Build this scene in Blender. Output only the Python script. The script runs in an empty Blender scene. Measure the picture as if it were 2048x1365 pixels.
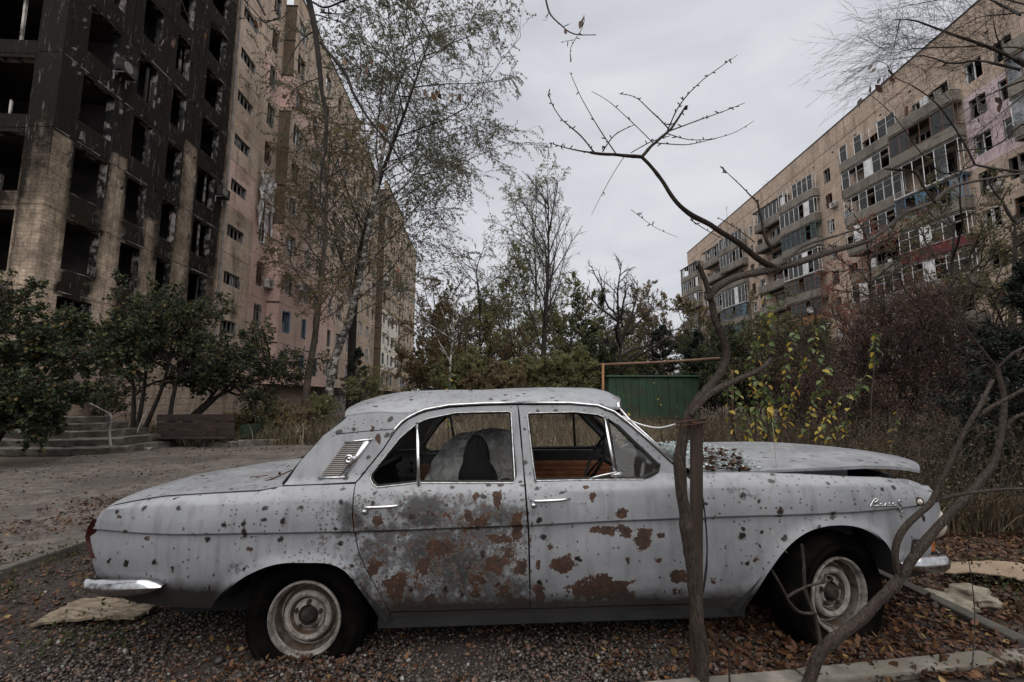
import bpy, bmesh, math, random, time
import numpy as np
from mathutils import Vector, Matrix
from mathutils.geometry import delaunay_2d_cdt

T0 = time.time()
sc = bpy.context.scene
COL = sc.collection
R = math.radians

# ------------------------------------------------------------------ camera, sky, light, exposure
F, H = 915.0, 1.35                      # focal length in photo pixels, eye height above the gravel
PITCH = math.atan(112.0 / F)
cP, sP = math.cos(PITCH), math.sin(PITCH)
cam = bpy.data.cameras.new('camera')
cam.sensor_fit = 'HORIZONTAL'; cam.sensor_width = 36.0
cam.lens = 36.0 * F / 2048.0
cam.clip_start = 0.05; cam.clip_end = 2000.0
camo = bpy.data.objects.new('camera', cam)
camo.location = (0, 0, H); camo.rotation_euler = (R(90) + PITCH, 0, 0)
COL.objects.link(camo); sc.camera = camo

SUN_EL, SUN_AZ = R(72), R(183)          # overcast: broad soft light from behind and above the viewer
w = bpy.data.worlds.new('World'); sc.world = w; w.use_nodes = True
nt = w.node_tree; nt.nodes.clear()
def N(t, **kw):
    n = nt.nodes.new(t)
    for k, v in kw.items(): setattr(n, k, v)
    return n
def L(a, b): nt.links.new(a, b)
sky = N('ShaderNodeTexSky', sky_type='NISHITA', sun_disc=False, sun_elevation=SUN_EL, sun_rotation=SUN_AZ,
        air_density=1.5, dust_density=4.0)
hsv = N('ShaderNodeHueSaturation'); hsv.inputs['Saturation'].default_value = 0.25
L(sky.outputs[0], hsv.inputs['Color'])
tc = N('ShaderNodeTexCoord'); mp = N('ShaderNodeMapping'); mp.inputs['Scale'].default_value = (1.0, 1.0, 2.6)
L(tc.outputs['Generated'], mp.inputs[0])
no = N('ShaderNodeTexNoise'); no.inputs['Scale'].default_value = 2.6; no.inputs['Detail'].default_value = 5; no.inputs['Roughness'].default_value = 0.5
no.inputs['Distortion'].default_value = 0.4
L(mp.outputs[0], no.inputs['Vector'])
rp = N('ShaderNodeValToRGB')
e = rp.color_ramp.elements
e[0].position = 0.32; e[0].color = (2.1, 2.14, 2.36, 1); e[1].position = 0.70; e[1].color = (2.92, 2.96, 3.13, 1)
L(no.outputs['Fac'], rp.inputs[0])
mx = N('ShaderNodeMix', data_type='RGBA'); mx.inputs[0].default_value = 0.9
L(hsv.outputs[0], mx.inputs[6]); L(rp.outputs[0], mx.inputs[7])
bg = N('ShaderNodeBackground'); bg.inputs['Strength'].default_value = 0.1
L(mx.outputs[2], bg.inputs['Color'])
wo = N('ShaderNodeOutputWorld'); L(bg.outputs[0], wo.inputs['Surface'])

sun = bpy.data.lights.new('sun', 'SUN'); sun.energy = 1.5; sun.angle = R(105); sun.color = (1.0, 0.97, 0.93)
so = bpy.data.objects.new('sun', sun); COL.objects.link(so)
sd = Vector((math.sin(SUN_AZ) * math.cos(SUN_EL), math.cos(SUN_AZ) * math.cos(SUN_EL), math.sin(SUN_EL)))
so.rotation_euler = sd.to_track_quat('Z', 'Y').to_euler()
vs = sc.view_settings
vs.view_transform = 'Standard'; vs.look = 'None'; vs.exposure = 1.35; vs.gamma = 1.0; vs.use_curve_mapping = False
try:
    sc.cycles.max_bounces = 6; sc.cycles.transparent_max_bounces = 12
except Exception: pass

# ------------------------------------------------------------------ measuring helpers
def ray(px, py):
    v = (682.5 - py) / F
    return (px - 1024.0) / F, cP - v * sP, sP + v * cP
def W(px, py, Y):                       # the world point at depth Y that the photo shows at px, py
    u, b, c = ray(px, py); t = Y / b
    return Vector((t * u, Y, H + t * c))
def Gp(px, py, z=0.0):                  # ... on the level z
    u, b, c = ray(px, py); t = (z - H) / c
    return Vector((t * u, t * b, z))
def gz(x, y):                           # gravel bed under the car rises a little to the right
    if 1.2 < y < 6 and -3.9 < x < 2.7: return 0.031 * max(-0.3, min(3.6, x + 1.1))
    return 0.0

# ------------------------------------------------------------------ mesh helpers
def np_mesh(name, V, F4=None, F3=None, smooth=False, attrs=None, uv=None, mats=None, midx=None):
    me = bpy.data.meshes.new(name)
    V = np.asarray(V, dtype=np.float32).reshape(-1, 3)
    me.vertices.add(len(V)); me.vertices.foreach_set('co', V.ravel())
    idx = []; starts = []; pos = 0
    if F4 is not None and len(F4):
        F4 = np.asarray(F4, dtype=np.int32).reshape(-1, 4); idx.append(F4.ravel())
        starts.append(np.arange(len(F4)) * 4 + pos); pos += 4 * len(F4)
    if F3 is not None and len(F3):
        F3 = np.asarray(F3, dtype=np.int32).reshape(-1, 3); idx.append(F3.ravel())
        starts.append(np.arange(len(F3)) * 3 + pos); pos += 3 * len(F3)
    if idx:
        idx = np.concatenate(idx).astype(np.int32); starts = np.concatenate(starts).astype(np.int32)
        me.loops.add(len(idx)); me.loops.foreach_set('vertex_index', idx)
        me.polygons.add(len(starts)); me.polygons.foreach_set('loop_start', starts)
        if smooth: me.polygons.foreach_set('use_smooth', np.ones(len(starts), dtype=bool))
        else: me.polygons.foreach_set('use_smooth', np.zeros(len(starts), dtype=bool))
        if midx is not None: me.polygons.foreach_set('material_index', np.asarray(midx, dtype=np.int32))
    for k, a in (attrs or {}).items():
        at = me.attributes.new(k, 'FLOAT', 'POINT'); at.data.foreach_set('value', np.asarray(a, dtype=np.float32))
    if uv is not None and len(idx):
        ul = me.uv_layers.new(name='UVMap'); ul.data.foreach_set('uv', np.asarray(uv, dtype=np.float32)[idx].ravel())
    for m in (mats or []): me.materials.append(m)
    me.update(calc_edges=True)
    return me

class MB:                               # collects quads and triangles of one part
    def __init__(s): s.v = []; s.q = []; s.t = []; s.n = 0; s.qm = []; s.tm = []
    def add(s, V, Q=(), T=(), m=0):
        V = np.asarray(V, dtype=float).reshape(-1, 3)
        s.v.append(V)
        if len(Q): q = np.asarray(Q, dtype=int).reshape(-1, 4) + s.n; s.q.append(q); s.qm += [m] * len(q)
        if len(T): t = np.asarray(T, dtype=int).reshape(-1, 3) + s.n; s.t.append(t); s.tm += [m] * len(t)
        s.n += len(V)
    def box(s, a, b, M=None, m=0, jit=0):
        x0, y0, z0 = a; x1, y1, z1 = b
        V = np.array([(x0,y0,z0),(x1,y0,z0),(x1,y1,z0),(x0,y1,z0),(x0,y0,z1),(x1,y0,z1),(x1,y1,z1),(x0,y1,z1)], dtype=float)
        if jit: V += np.random.uniform(-jit, jit, V.shape)
        if M is not None:
            V = np.array([tuple(M @ Vector(p)) for p in V])
        s.add(V, [(0,3,2,1),(4,5,6,7),(0,1,5,4),(1,2,6,5),(2,3,7,6),(3,0,4,7)], m=m)
    def hexa(s, pts, m=0):              # 8 explicit corners, bottom ring then top ring
        s.add(pts, [(0,3,2,1),(4,5,6,7),(0,1,5,4),(1,2,6,5),(2,3,7,6),(3,0,4,7)], m=m)
    def tube(s, pts, rad, k=6, closed=False, m=0):
        P = np.array([tuple(p) for p in pts], dtype=float); n = len(P)
        r = np.full(n, rad) if np.isscalar(rad) else np.asarray(rad, dtype=float)
        if closed: T = np.roll(P, -1, 0) - np.roll(P, 1, 0)
        else: T = np.gradient(P, axis=0)
        T /= np.linalg.norm(T, axis=1)[:, None] + 1e-9
        ref = np.array([0.0, 1.0, 0.0])
        if abs(T[:, 1]).mean() > 0.8: ref = np.array([0.3, 0.1, 0.95])
        A = np.cross(T, ref); A /= np.linalg.norm(A, axis=1)[:, None] + 1e-9
        B = np.cross(T, A)
        a = np.arange(k) * 2 * math.pi / k
        V = P[:, None, :] + r[:, None, None] * (np.cos(a)[None, :, None] * A[:, None, :] + np.sin(a)[None, :, None] * B[:, None, :])
        Q = []
        m_ = n if closed else n - 1
        for i in range(m_):
            j = (i + 1) % n
            for c in range(k):
                d = (c + 1) % k
                Q.append((i*k+c, i*k+d, j*k+d, j*k+c))
        V = V.reshape(-1, 3); Tt = []
        if not closed:
            V = np.vstack([V, P[0], P[-1]])
            for c in range(k):
                d = (c + 1) % k
                Tt.append((n*k, d, c)); Tt.append((n*k+1, (n-1)*k+c, (n-1)*k+d))
        s.add(V, Q, Tt, m=m)
    def grid(s, G, m=0, flip=False):    # G: (a,b,3)
        G = np.asarray(G, dtype=float); a, b = G.shape[:2]
        i = np.arange(a*b).reshape(a, b)
        Q = np.stack([i[:-1,:-1], i[1:,:-1], i[1:,1:], i[:-1,1:]], -1).reshape(-1, 4)
        if flip: Q = Q[:, ::-1]
        s.add(G.reshape(-1, 3), Q, m=m)
    def lathe(s, prof, k=40, M=None, m=0):   # profile of (radius, y) turned about the y axis
        P = np.array(prof, dtype=float); a = np.arange(k) * 2 * math.pi / k
        V = np.stack([P[:, 0, None] * np.cos(a), np.repeat(P[:, 1, None], k, 1), P[:, 0, None] * np.sin(a)], -1)
        n = len(P); Q = [(i*k+c, i*k+(c+1) % k, (i+1)*k+(c+1) % k, (i+1)*k+c) for i in range(n-1) for c in range(k)]
        V = V.reshape(-1, 3)
        if M is not None: V = np.array([tuple(M @ Vector(p)) for p in V])
        s.add(V, Q, m=m)
    def mesh(s, name, mats, smooth=False, attrs=None):
        V = np.concatenate(s.v) if s.v else np.zeros((0, 3))
        if not isinstance(mats, (list, tuple)): mats = [mats]
        return np_mesh(name, V, np.concatenate(s.q) if s.q else None, np.concatenate(s.t) if s.t else None,
                       smooth, attrs, None, mats, (s.qm + s.tm) if len(mats) > 1 else None)

def bevel_mesh(me, wd=0.01, seg=1):
    bm = bmesh.new(); bm.from_mesh(me)
    bmesh.ops.bevel(bm, geom=bm.edges[:], offset=wd, segments=seg, affect='EDGES', profile=0.6)
    bm.to_mesh(me); bm.free(); return me

# ------------------------------------------------------------------ object helpers
def tag(o, label=None, cat=None, group=None, kind=None):
    if label: o['label'] = label
    if cat: o['category'] = cat
    if group: o['group'] = group
    if kind: o['kind'] = kind
    return o
def thing(name, label, cat, loc=(0, 0, 0), group=None):
    o = bpy.data.objects.new(name, None); COL.objects.link(o)
    o.location = loc; o.empty_display_size = 0.2
    return tag(o, label, cat, group)
def ob(name, me, parent=None, label=None, cat=None, group=None, kind=None, M=None):
    o = bpy.data.objects.new(name, me); COL.objects.link(o)
    if M is not None: o.matrix_basis = M
    if parent is not None:
        o.parent = parent
        if parent.type == 'EMPTY': o.matrix_parent_inverse = Matrix.Translation(-parent.location)
        else: o.matrix_parent_inverse = parent.matrix_basis.inverted()
    return tag(o, label, cat, group, kind)
def sharp(me, ang=35):
    me.polygons.foreach_set('use_smooth', np.ones(len(me.polygons), dtype=bool))
    try: me.set_sharp_from_angle(angle=R(ang))
    except Exception: pass
    return me

# ------------------------------------------------------------------ materials
def new_mat(name):
    m = bpy.data.materials.new(name); m.use_nodes = True
    t = m.node_tree; b = t.nodes['Principled BSDF']
    return m, t, b
def nn(t, typ, **kw):
    n = t.nodes.new(typ)
    for k, v in kw.items():
        if k in n.inputs: n.inputs[k].default_value = v
        else: setattr(n, k, v)
    return n
def ramp(t, fac, stops):
    r = t.nodes.new('ShaderNodeValToRGB'); el = r.color_ramp.elements
    while len(el) < len(stops): el.new(0.5)
    for i, (p, c) in enumerate(stops):
        el[i].position = p; el[i].color = (c[0], c[1], c[2], 1) if hasattr(c, '__len__') else (c, c, c, 1)
    t.links.new(fac, r.inputs[0]); return r.outputs[0]
def mixc(t, fac, a, b, typ='MIX'):
    n = t.nodes.new('ShaderNodeMix'); n.data_type = 'RGBA'; n.blend_type = typ
    for s, v in ((0, fac), (6, a), (7, b)):
        if hasattr(v, 'is_output'): t.links.new(v, n.inputs[s])
        else: n.inputs[s].default_value = v if s == 0 else (v[0], v[1], v[2], 1)
    return n.outputs[2]
def mth(t, op, a, b=None, c=None):
    n = t.nodes.new('ShaderNodeMath'); n.operation = op
    for i, v in enumerate((a, b, c)):
        if v is None: continue
        if hasattr(v, 'is_output'): t.links.new(v, n.inputs[i])
        else: n.inputs[i].default_value = v
    return n.outputs[0]
def attr(t, name):
    n = t.nodes.new('ShaderNodeAttribute'); n.attribute_name = name; return n.outputs['Fac']
def wpos(t): return t.nodes.new('ShaderNodeNewGeometry').outputs['Position']
def noise(t, vec, scale, detail=4, rough=0.55, dist=0.0):
    n = nn(t, 'ShaderNodeTexNoise', Scale=scale, Detail=detail, Roughness=rough, Distortion=dist)
    if vec is not None: t.links.new(vec, n.inputs['Vector'])
    return n.outputs['Fac']
def bump(t, b, h, strength=0.5, dist=0.02):
    n = nn(t, 'ShaderNodeBump', Strength=strength, Distance=dist)
    t.links.new(h, n.inputs['Height']); t.links.new(n.outputs[0], b.inputs['Normal']); return n
def M2(name, c1, c2, scale=4, rough=0.85, bmp=0.0, bdist=0.01, detail=5, metallic=0.0, lo=0.35, hi=0.65, c3=None, scale3=0.6, spec=0.3, stretch=None):
    m, t, b = new_mat(name)
    p = wpos(t)
    if stretch:
        mp_ = nn(t, 'ShaderNodeMapping'); mp_.inputs['Scale'].default_value = stretch
        t.links.new(p, mp_.inputs[0]); p = mp_.outputs[0]
    f = noise(t, p, scale, detail)
    col = ramp(t, f, [(lo, c1), (hi, c2)])
    if c3 is not None:
        g = noise(t, p, scale3, 4)
        col = mixc(t, ramp(t, g, [(0.45, 0), (0.62, 1)]), col, c3)
    t.links.new(col, b.inputs['Base Color'])
    b.inputs['Roughness'].default_value = rough; b.inputs['Metallic'].default_value = metallic
    b.inputs['Specular IOR Level'].default_value = spec
    if bmp: bump(t, b, noise(t, p, scale * 2.5, 6), bmp, bdist)
    return m
def leaf_mat(name, stops, rough=0.6, trans=0.25):
    m, t, b = new_mat(name)
    col = ramp(t, attr(t, 'tint'), stops)
    t.links.new(col, b.inputs['Base Color']); b.inputs['Roughness'].default_value = rough
    b.inputs['Specular IOR Level'].default_value = 0.25
    if trans:
        tr = t.nodes.new('ShaderNodeBsdfTranslucent'); t.links.new(col, tr.inputs['Color'])
        ms = t.nodes.new('ShaderNodeMixShader'); ms.inputs[0].default_value = trans
        t.links.new(b.outputs[0], ms.inputs[1]); t.links.new(tr.outputs[0], ms.inputs[2])
        t.links.new(ms.outputs[0], t.nodes['Material Output'].inputs['Surface'])
    return m
def tint_obj_mat(name, stops, rough=0.6, trans=0.3):    # colour picked per object
    m, t, b = new_mat(name)
    oi = t.nodes.new('ShaderNodeObjectInfo')
    col = ramp(t, oi.outputs['Random'], stops)
    p = noise(t, wpos(t), 60, 3); col = mixc(t, mth(t, 'MULTIPLY', p, 0.35), col, (0.10, 0.06, 0.02))
    t.links.new(col, b.inputs['Base Color']); b.inputs['Roughness'].default_value = rough
    tr = t.nodes.new('ShaderNodeBsdfTranslucent'); t.links.new(col, tr.inputs['Color'])
    ms = t.nodes.new('ShaderNodeMixShader'); ms.inputs[0].default_value = trans
    t.links.new(b.outputs[0], ms.inputs[1]); t.links.new(tr.outputs[0], ms.inputs[2])
    t.links.new(ms.outputs[0], t.nodes['Material Output'].inputs['Surface'])
    return m
def glass_mat(name, tint=(0.8, 0.84, 0.84), dirt=0.06, rough=0.05):
    m, t, b = new_mat(name)
    tr = nn(t, 'ShaderNodeBsdfTransparent'); tr.inputs[0].default_value = (*tint, 1)
    gl = nn(t, 'ShaderNodeBsdfGlossy', Roughness=rough)
    fr = nn(t, 'ShaderNodeFresnel', IOR=1.5)
    a = t.nodes.new('ShaderNodeMixShader'); t.links.new(fr.outputs[0], a.inputs[0])
    t.links.new(tr.outputs[0], a.inputs[1]); t.links.new(gl.outputs[0], a.inputs[2])
    b.inputs['Base Color'].default_value = (0.3, 0.29, 0.27, 1); b.inputs['Roughness'].default_value = 0.9
    c = t.nodes.new('ShaderNodeMixShader')
    f = ramp(t, noise(t, wpos(t), 2.2, 4), [(0.3, dirt * .3), (0.75, dirt * 1.6)])
    t.links.new(f, c.inputs[0]); t.links.new(a.outputs[0], c.inputs[1]); t.links.new(b.outputs[0], c.inputs[2])
    t.links.new(c.outputs[0], t.nodes['Material Output'].inputs['Surface'])
    return m

MT = {}
MT['bark_dark'] = M2('bark_dark', (0.008, 0.0065, 0.0055), (0.029, 0.023, 0.019), 14, 0.9, 0.6, 0.01, stretch=(1, 1, 0.35))
MT['bark_brown'] = M2('bark_brown', (0.03, 0.021, 0.016), (0.095, 0.068, 0.052), 16, 0.88, 0.6, 0.008, stretch=(1, 1, 0.4), c3=(0.035, 0.03, 0.02), scale3=3)
MT['bark_near'] = M2('bark_near', (0.022, 0.015, 0.011), (0.085, 0.058, 0.042), 45, 0.8, 0.9, 0.006, stretch=(1, 1, 0.3), c3=(0.03, 0.021, 0.017), scale3=9)
m, t, b = new_mat('bark_near'); p = wpos(t)
mp_ = nn(t, 'ShaderNodeMapping'); mp_.inputs['Scale'].default_value = (1, 1, .22); t.links.new(p, mp_.inputs[0])
f1 = noise(t, mp_.outputs[0], 130, 8, .75); f2 = noise(t, p, 22, 6, .65); f3 = noise(t, p, 60, 6, .7)
col = ramp(t, f1, [(0.40, (0.010, 0.007, 0.006)), (0.52, (0.040, 0.029, 0.022)), (0.66, (0.085, 0.065, 0.052))])
col = mixc(t, ramp(t, f2, [(0.45, 0), (0.62, .75)]), col, (0.030, 0.021, 0.016))
col = mixc(t, mth(t, 'MULTIPLY', ramp(t, f3, [(0.60, 0), (0.66, 1)]), ramp(t, f2, [(0.40, 1), (0.50, 0)])), col, (0.13, 0.125, 0.10))
t.links.new(col, b.inputs['Base Color']); b.inputs['Roughness'].default_value = .85; b.inputs['Specular IOR Level'].default_value = .25
bump(t, b, mth(t, 'ADD', f1, mth(t, 'MULTIPLY', f2, .5)), 1.0, .008); MT['bark_near'] = m
MT['bark_birch'] = M2('bark_birch', (0.05, 0.045, 0.04), (0.36, 0.34, 0.31), 3.0, 0.8, 0.3, 0.01, lo=0.42, hi=0.56, stretch=(1, 1, 1.6), c3=(0.03, 0.027, 0.024), scale3=1.6)
MT['twig_grey'] = M2('twig_grey', (0.03, 0.026, 0.023), (0.075, 0.066, 0.06), 3, 0.9)
MT['twig_red'] = M2('twig_red', (0.020, 0.013, 0.011), (0.052, 0.034, 0.028), 2, 0.9)
MT['twig_brown'] = M2('twig_brown', (0.022, 0.016, 0.012), (0.06, 0.045, 0.033), 2, 0.9)
MT['leaf_green'] = leaf_mat('leaf_green', [(0, (0.010, 0.016, 0.008)), (0.45, (0.022, 0.034, 0.017)), (0.74, (0.044, 0.058, 0.028)), (0.88, (0.10, 0.10, 0.035)), (1, (0.13, 0.08, 0.03))])
MT['leaf_birch'] = leaf_mat('leaf_birch', [(0, (0.075, 0.08, 0.058)), (0.5, (0.13, 0.135, 0.092)), (0.85, (0.18, 0.17, 0.10)), (1, (0.20, 0.14, 0.065))], trans=0.4)
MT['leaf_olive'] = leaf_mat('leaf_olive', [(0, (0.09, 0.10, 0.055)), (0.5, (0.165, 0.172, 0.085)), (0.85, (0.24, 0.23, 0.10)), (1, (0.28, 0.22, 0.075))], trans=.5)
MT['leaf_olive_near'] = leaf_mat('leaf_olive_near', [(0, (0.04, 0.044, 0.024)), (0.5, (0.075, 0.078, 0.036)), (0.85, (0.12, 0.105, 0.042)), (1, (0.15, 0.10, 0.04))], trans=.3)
MT['leaf_autumn'] = leaf_mat('leaf_autumn', [(0, (0.10, 0.09, 0.058)), (0.45, (0.175, 0.142, 0.085)), (0.8, (0.225, 0.165, 0.085)), (1, (0.28, 0.18, 0.07))], trans=.5)
MT['leaf_red'] = leaf_mat('leaf_red', [(0, (0.12, 0.09, 0.06)), (0.5, (0.22, 0.13, 0.09)), (0.8, (0.25, 0.06, 0.035)), (1, (0.30, 0.05, 0.03))])
MT['leaf_conifer'] = leaf_mat('leaf_conifer', [(0, (0.003, 0.006, 0.004)), (0.6, (0.007, 0.013, 0.008)), (1, (0.014, 0.023, 0.012))], trans=0.1)
MT['leaf_brown'] = leaf_mat('leaf_brown', [(0, (0.018, 0.010, 0.007)), (0.5, (0.045, 0.021, 0.012)), (0.82, (0.085, 0.036, 0.017)), (0.96, (0.13, 0.068, 0.03)), (1, (0.20, 0.14, 0.05))], trans=0.1)
MT['grass_dry'] = leaf_mat('grass_dry', [(0, (0.030, 0.022, 0.014)), (0.5, (0.078, 0.058, 0.036)), (0.85, (0.15, 0.118, 0.074)), (0.97, (0.30, 0.26, 0.17)), (1, (0.10, 0.12, 0.035))], trans=0.2)
MT['weed'] = leaf_mat('weed', [(0, (0.02, 0.03, 0.012)), (0.6, (0.05, 0.055, 0.02)), (1, (0.12, 0.09, 0.03))])
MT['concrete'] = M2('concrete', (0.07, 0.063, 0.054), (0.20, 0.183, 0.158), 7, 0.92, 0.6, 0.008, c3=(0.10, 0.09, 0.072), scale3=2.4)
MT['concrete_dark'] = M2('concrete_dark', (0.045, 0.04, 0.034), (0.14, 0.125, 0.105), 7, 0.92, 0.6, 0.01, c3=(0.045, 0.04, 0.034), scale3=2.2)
MT['frame_white'] = M2('frame_white', (0.45, 0.45, 0.45), (0.72, 0.72, 0.71), 1.5, 0.5)
MT['frame_blue'] = M2('frame_blue', (0.05, 0.11, 0.19), (0.08, 0.17, 0.27), 2, 0.5)
MT['frame_green'] = M2('frame_green', (0.03, 0.09, 0.09), (0.06, 0.14, 0.13), 2, 0.5)
MT['frame_brown'] = M2('frame_brown', (0.08, 0.035, 0.02), (0.15, 0.06, 0.035), 2, 0.6)
MT['frame_grey'] = M2('frame_grey', (0.10, 0.095, 0.09), (0.24, 0.22, 0.20), 2, 0.7)
MT['charred'] = M2('charred', (0.010, 0.009, 0.009), (0.05, 0.045, 0.042), 5, 0.9, 0.4, 0.02)
MT['plaster'] = M2('plaster', (0.05, 0.045, 0.04), (0.42, 0.39, 0.36), 1.6, 0.9, 0.3, 0.01, lo=0.40, hi=0.58)
MT['plaster_sooty'] = M2('plaster_sooty', (0.008, 0.007, 0.007), (0.26, 0.235, 0.215), 2.6, 0.9, 0.4, 0.02, lo=0.47, hi=0.62)
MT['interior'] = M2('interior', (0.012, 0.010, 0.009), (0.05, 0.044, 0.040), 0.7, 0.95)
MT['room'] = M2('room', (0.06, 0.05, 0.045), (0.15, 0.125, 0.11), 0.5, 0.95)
MT['glass'] = glass_mat('glass')
MT['glass_dusty'] = glass_mat('glass_dusty', (0.7, 0.72, 0.72), 0.45, 0.12)
MT['steel_grey'] = M2('steel_grey', (0.2, 0.2, 0.2), (0.42, 0.42, 0.42), 3, 0.5)
MT['ac_white'] = M2('ac_white', (0.32, 0.31, 0.29), (0.55, 0.54, 0.52), 2, 0.6)
MT['black'] = M2('black', (0.008, 0.008, 0.008), (0.015, 0.014, 0.014), 5, 0.8)

# ================================================================== GROUND
def ground_mat():
    m, t, b = new_mat('ground_soil'); p = wpos(t)
    a = noise(t, p, 1.3, 8, 0.65); c = noise(t, p, 9, 8, 0.7); d = noise(t, p, 70, 4, 0.6)
    col = ramp(t, a, [(0.35, (0.035, 0.026, 0.018)), (0.65, (0.095, 0.075, 0.052))])
    col = mixc(t, ramp(t, c, [(0.42, 0), (0.62, 1)]), col, (0.055, 0.03, 0.018))
    col = mixc(t, ramp(t, d, [(0.60, 0), (0.72, 1)]), col, (0.16, 0.13, 0.10))
    t.links.new(col, b.inputs['Base Color']); b.inputs['Roughness'].default_value = 0.95
    bump(t, b, mth(t, 'ADD', mth(t, 'MULTIPLY', c, 0.6), mth(t, 'MULTIPLY', d, 0.3)), 0.8, 0.04); return m
def asphalt_mat():
    m, t, b = new_mat('asphalt_old'); p = wpos(t)
    a = noise(t, p, 0.55, 7, 0.6); c = noise(t, p, 5, 8, 0.7); d = noise(t, p, 45, 5, 0.7); g = noise(t, p, 130, 2)
    col = ramp(t, a, [(0.36, (0.034, 0.027, 0.022)), (0.64, (0.115, 0.094, 0.077))])
    col = mixc(t, ramp(t, c, [(0.44, 0), (0.58, 1)]), col, (0.034, 0.026, 0.021))
    col = mixc(t, ramp(t, d, [(0.58, 0), (0.66, 1)]), col, (0.05, 0.035, 0.026))
    col = mixc(t, ramp(t, g, [(0.66, 0), (0.72, 0.8)]), col, (0.30, 0.26, 0.22))
    vo = nn(t, 'ShaderNodeTexVoronoi', Scale=0.42); vo.feature = 'DISTANCE_TO_EDGE'; 
    wv = t.nodes.new('ShaderNodeVectorMath'); wv.operation = 'ADD'; t.links.new(p, wv.inputs[0])
    ns = nn(t, 'ShaderNodeTexNoise', Scale=2.5, Detail=4.0); t.links.new(p, ns.inputs['Vector']); t.links.new(ns.outputs['Color'], wv.inputs[1])
    t.links.new(wv.outputs[0], vo.inputs['Vector'])
    col = mixc(t, ramp(t, vo.outputs[0], [(0.004, 0.8), (0.016, 0)]), col, (0.03, 0.024, 0.02))
    t.links.new(col, b.inputs['Base Color'])
    t.links.new(ramp(t, a, [(0.4, 0.6), (0.6, 0.95)]), b.inputs['Roughness'])
    bump(t, b, mth(t, 'ADD', c, mth(t, 'MULTIPLY', d, 0.5)), 0.7, 0.03); return m
MT['soil'] = ground_mat(); MT['asphalt'] = asphalt_mat()
MT['gravel_base'] = M2('gravel_base', (0.010, 0.0075, 0.006), (0.034, 0.026, 0.021), 30, 0.95, 0.8, 0.01)

# one sheet out to the horizon
xs = np.unique(np.concatenate([np.linspace(-600, -30, 12), np.linspace(-30, 40, 71), np.linspace(40, 600, 12)]))
ys = np.unique(np.concatenate([np.linspace(-60, 0, 7), np.linspace(0, 60, 61), np.linspace(60, 900, 14)]))
rng = np.random.default_rng(3)
GX, GY = np.meshgrid(xs, ys, indexing='ij')
GZ = np.where((np.abs(GX) < 80) & (GY < 90), rng.normal(0, 0.012, GX.shape), 0) - 0.035
mb = MB(); mb.grid(np.stack([GX, GY, GZ], -1))
ob('ground', mb.mesh('ground', MT['soil'], True), kind='structure')
# courtyard road to the left of the parking bay, running away past the left block
mb = MB()
xs = np.linspace(0, 1, 20); ys = np.linspace(-6, 95, 120)
G = []
for v in ys:
    row = []
    lx = -10.4 + 0.6 * math.sin(v * 0.1) - 0.02 * v; rx = -3.98 if v < 7 else -3.98 - min(1.2, (v - 7) * 0.22) - 0.035 * max(0, v - 12)
    if v > 12.4: lx = max(lx, -0.36 * v - 5.7)
    if v > 12: lx = max(lx, -9.2 + (v - 12) * 0.08 - 0.05 * (v - 12))
    for u in xs: row.append((lx + (rx - lx) * u, v, 0.004 + 0.012 * math.sin(v * 1.7 + u * 5) * math.sin(u * math.pi)))
    G.append(row)
mb.grid(np.array(G), flip=True)
ob('road', mb.mesh('road', MT['asphalt'], True), kind='structure')
# gravel parking bay
xs = np.linspace(-3.78, 2.5, 90); ys = np.linspace(1.3, 5.0, 55)
G = np.array([[(x, y, 0.03 + gz(x, y) - 0.025 + 0.012 * math.sin(x * 5.1) * math.sin(y * 4.3) ) for y in ys] for x in xs])
mb = MB(); mb.grid(G)
ob('gravel_bed', mb.mesh('gravel_bed', MT['gravel_base'], True), kind='structure')

# pebbles (uncountable)
ICO = np.array([(0,-.526,.851),(0,.526,.851),(0,-.526,-.851),(0,.526,-.851),(-.851,0,.526),(-.851,0,-.526),(.851,0,.526),(.851,0,-.526),(-.526,.851,0),(.526,.851,0),(-.526,-.851,0),(.526,-.851,0)])
ICF = []
for a in range(12):
    for b_ in range(a + 1, 12):
        for c in range(b_ + 1, 12):
            d = lambda i, j: np.linalg.norm(ICO[i] - ICO[j])
            if max(d(a, b_), d(b_, c), d(a, c)) < 1.2:
                nrm = np.cross(ICO[b_] - ICO[a], ICO[c] - ICO[a])
                ICF.append((a, b_, c) if nrm @ ICO[a] > 0 else (a, c, b_))
ICF = np.array(ICF)
def randrot(n, rng):
    q = rng.normal(size=(n, 4)); q /= np.linalg.norm(q, axis=1)[:, None]
    w_, x, y, z = q.T
    return np.stack([np.stack([1-2*(y*y+z*z), 2*(x*y-z*w_), 2*(x*z+y*w_)], -1), np.stack([2*(x*y+z*w_), 1-2*(x*x+z*z), 2*(y*z-x*w_)], -1), np.stack([2*(x*z-y*w_), 2*(y*z+x*w_), 1-2*(x*x+y*y)], -1)], 1)
def pebbles(C, S, rng):
    n = len(C); jit = 1 + rng.uniform(-0.22, 0.22, (n, 12, 1))
    V = ICO[None] * jit * (S[:, None, None] * rng.uniform(0.55, 1.25, (n, 1, 3)))
    V = np.einsum('nij,nkj->nki', randrot(n, rng), V); V[:, :, 2] *= 0.75; V += C[:, None, :]
    T = (ICF[None] + (np.arange(n) * 12)[:, None, None]).reshape(-1, 3)
    return V.reshape(-1, 3), T, np.repeat(rng.random(n), 12)
OCT = np.array([(1,0,0),(-1,0,0),(0,1,0),(0,-1,0),(0,0,1),(0,0,-1)], dtype=float); OCF = np.array([(0,2,4),(2,1,4),(1,3,4),(3,0,4),(2,0,5),(1,2,5),(3,1,5),(0,3,5)])
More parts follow.
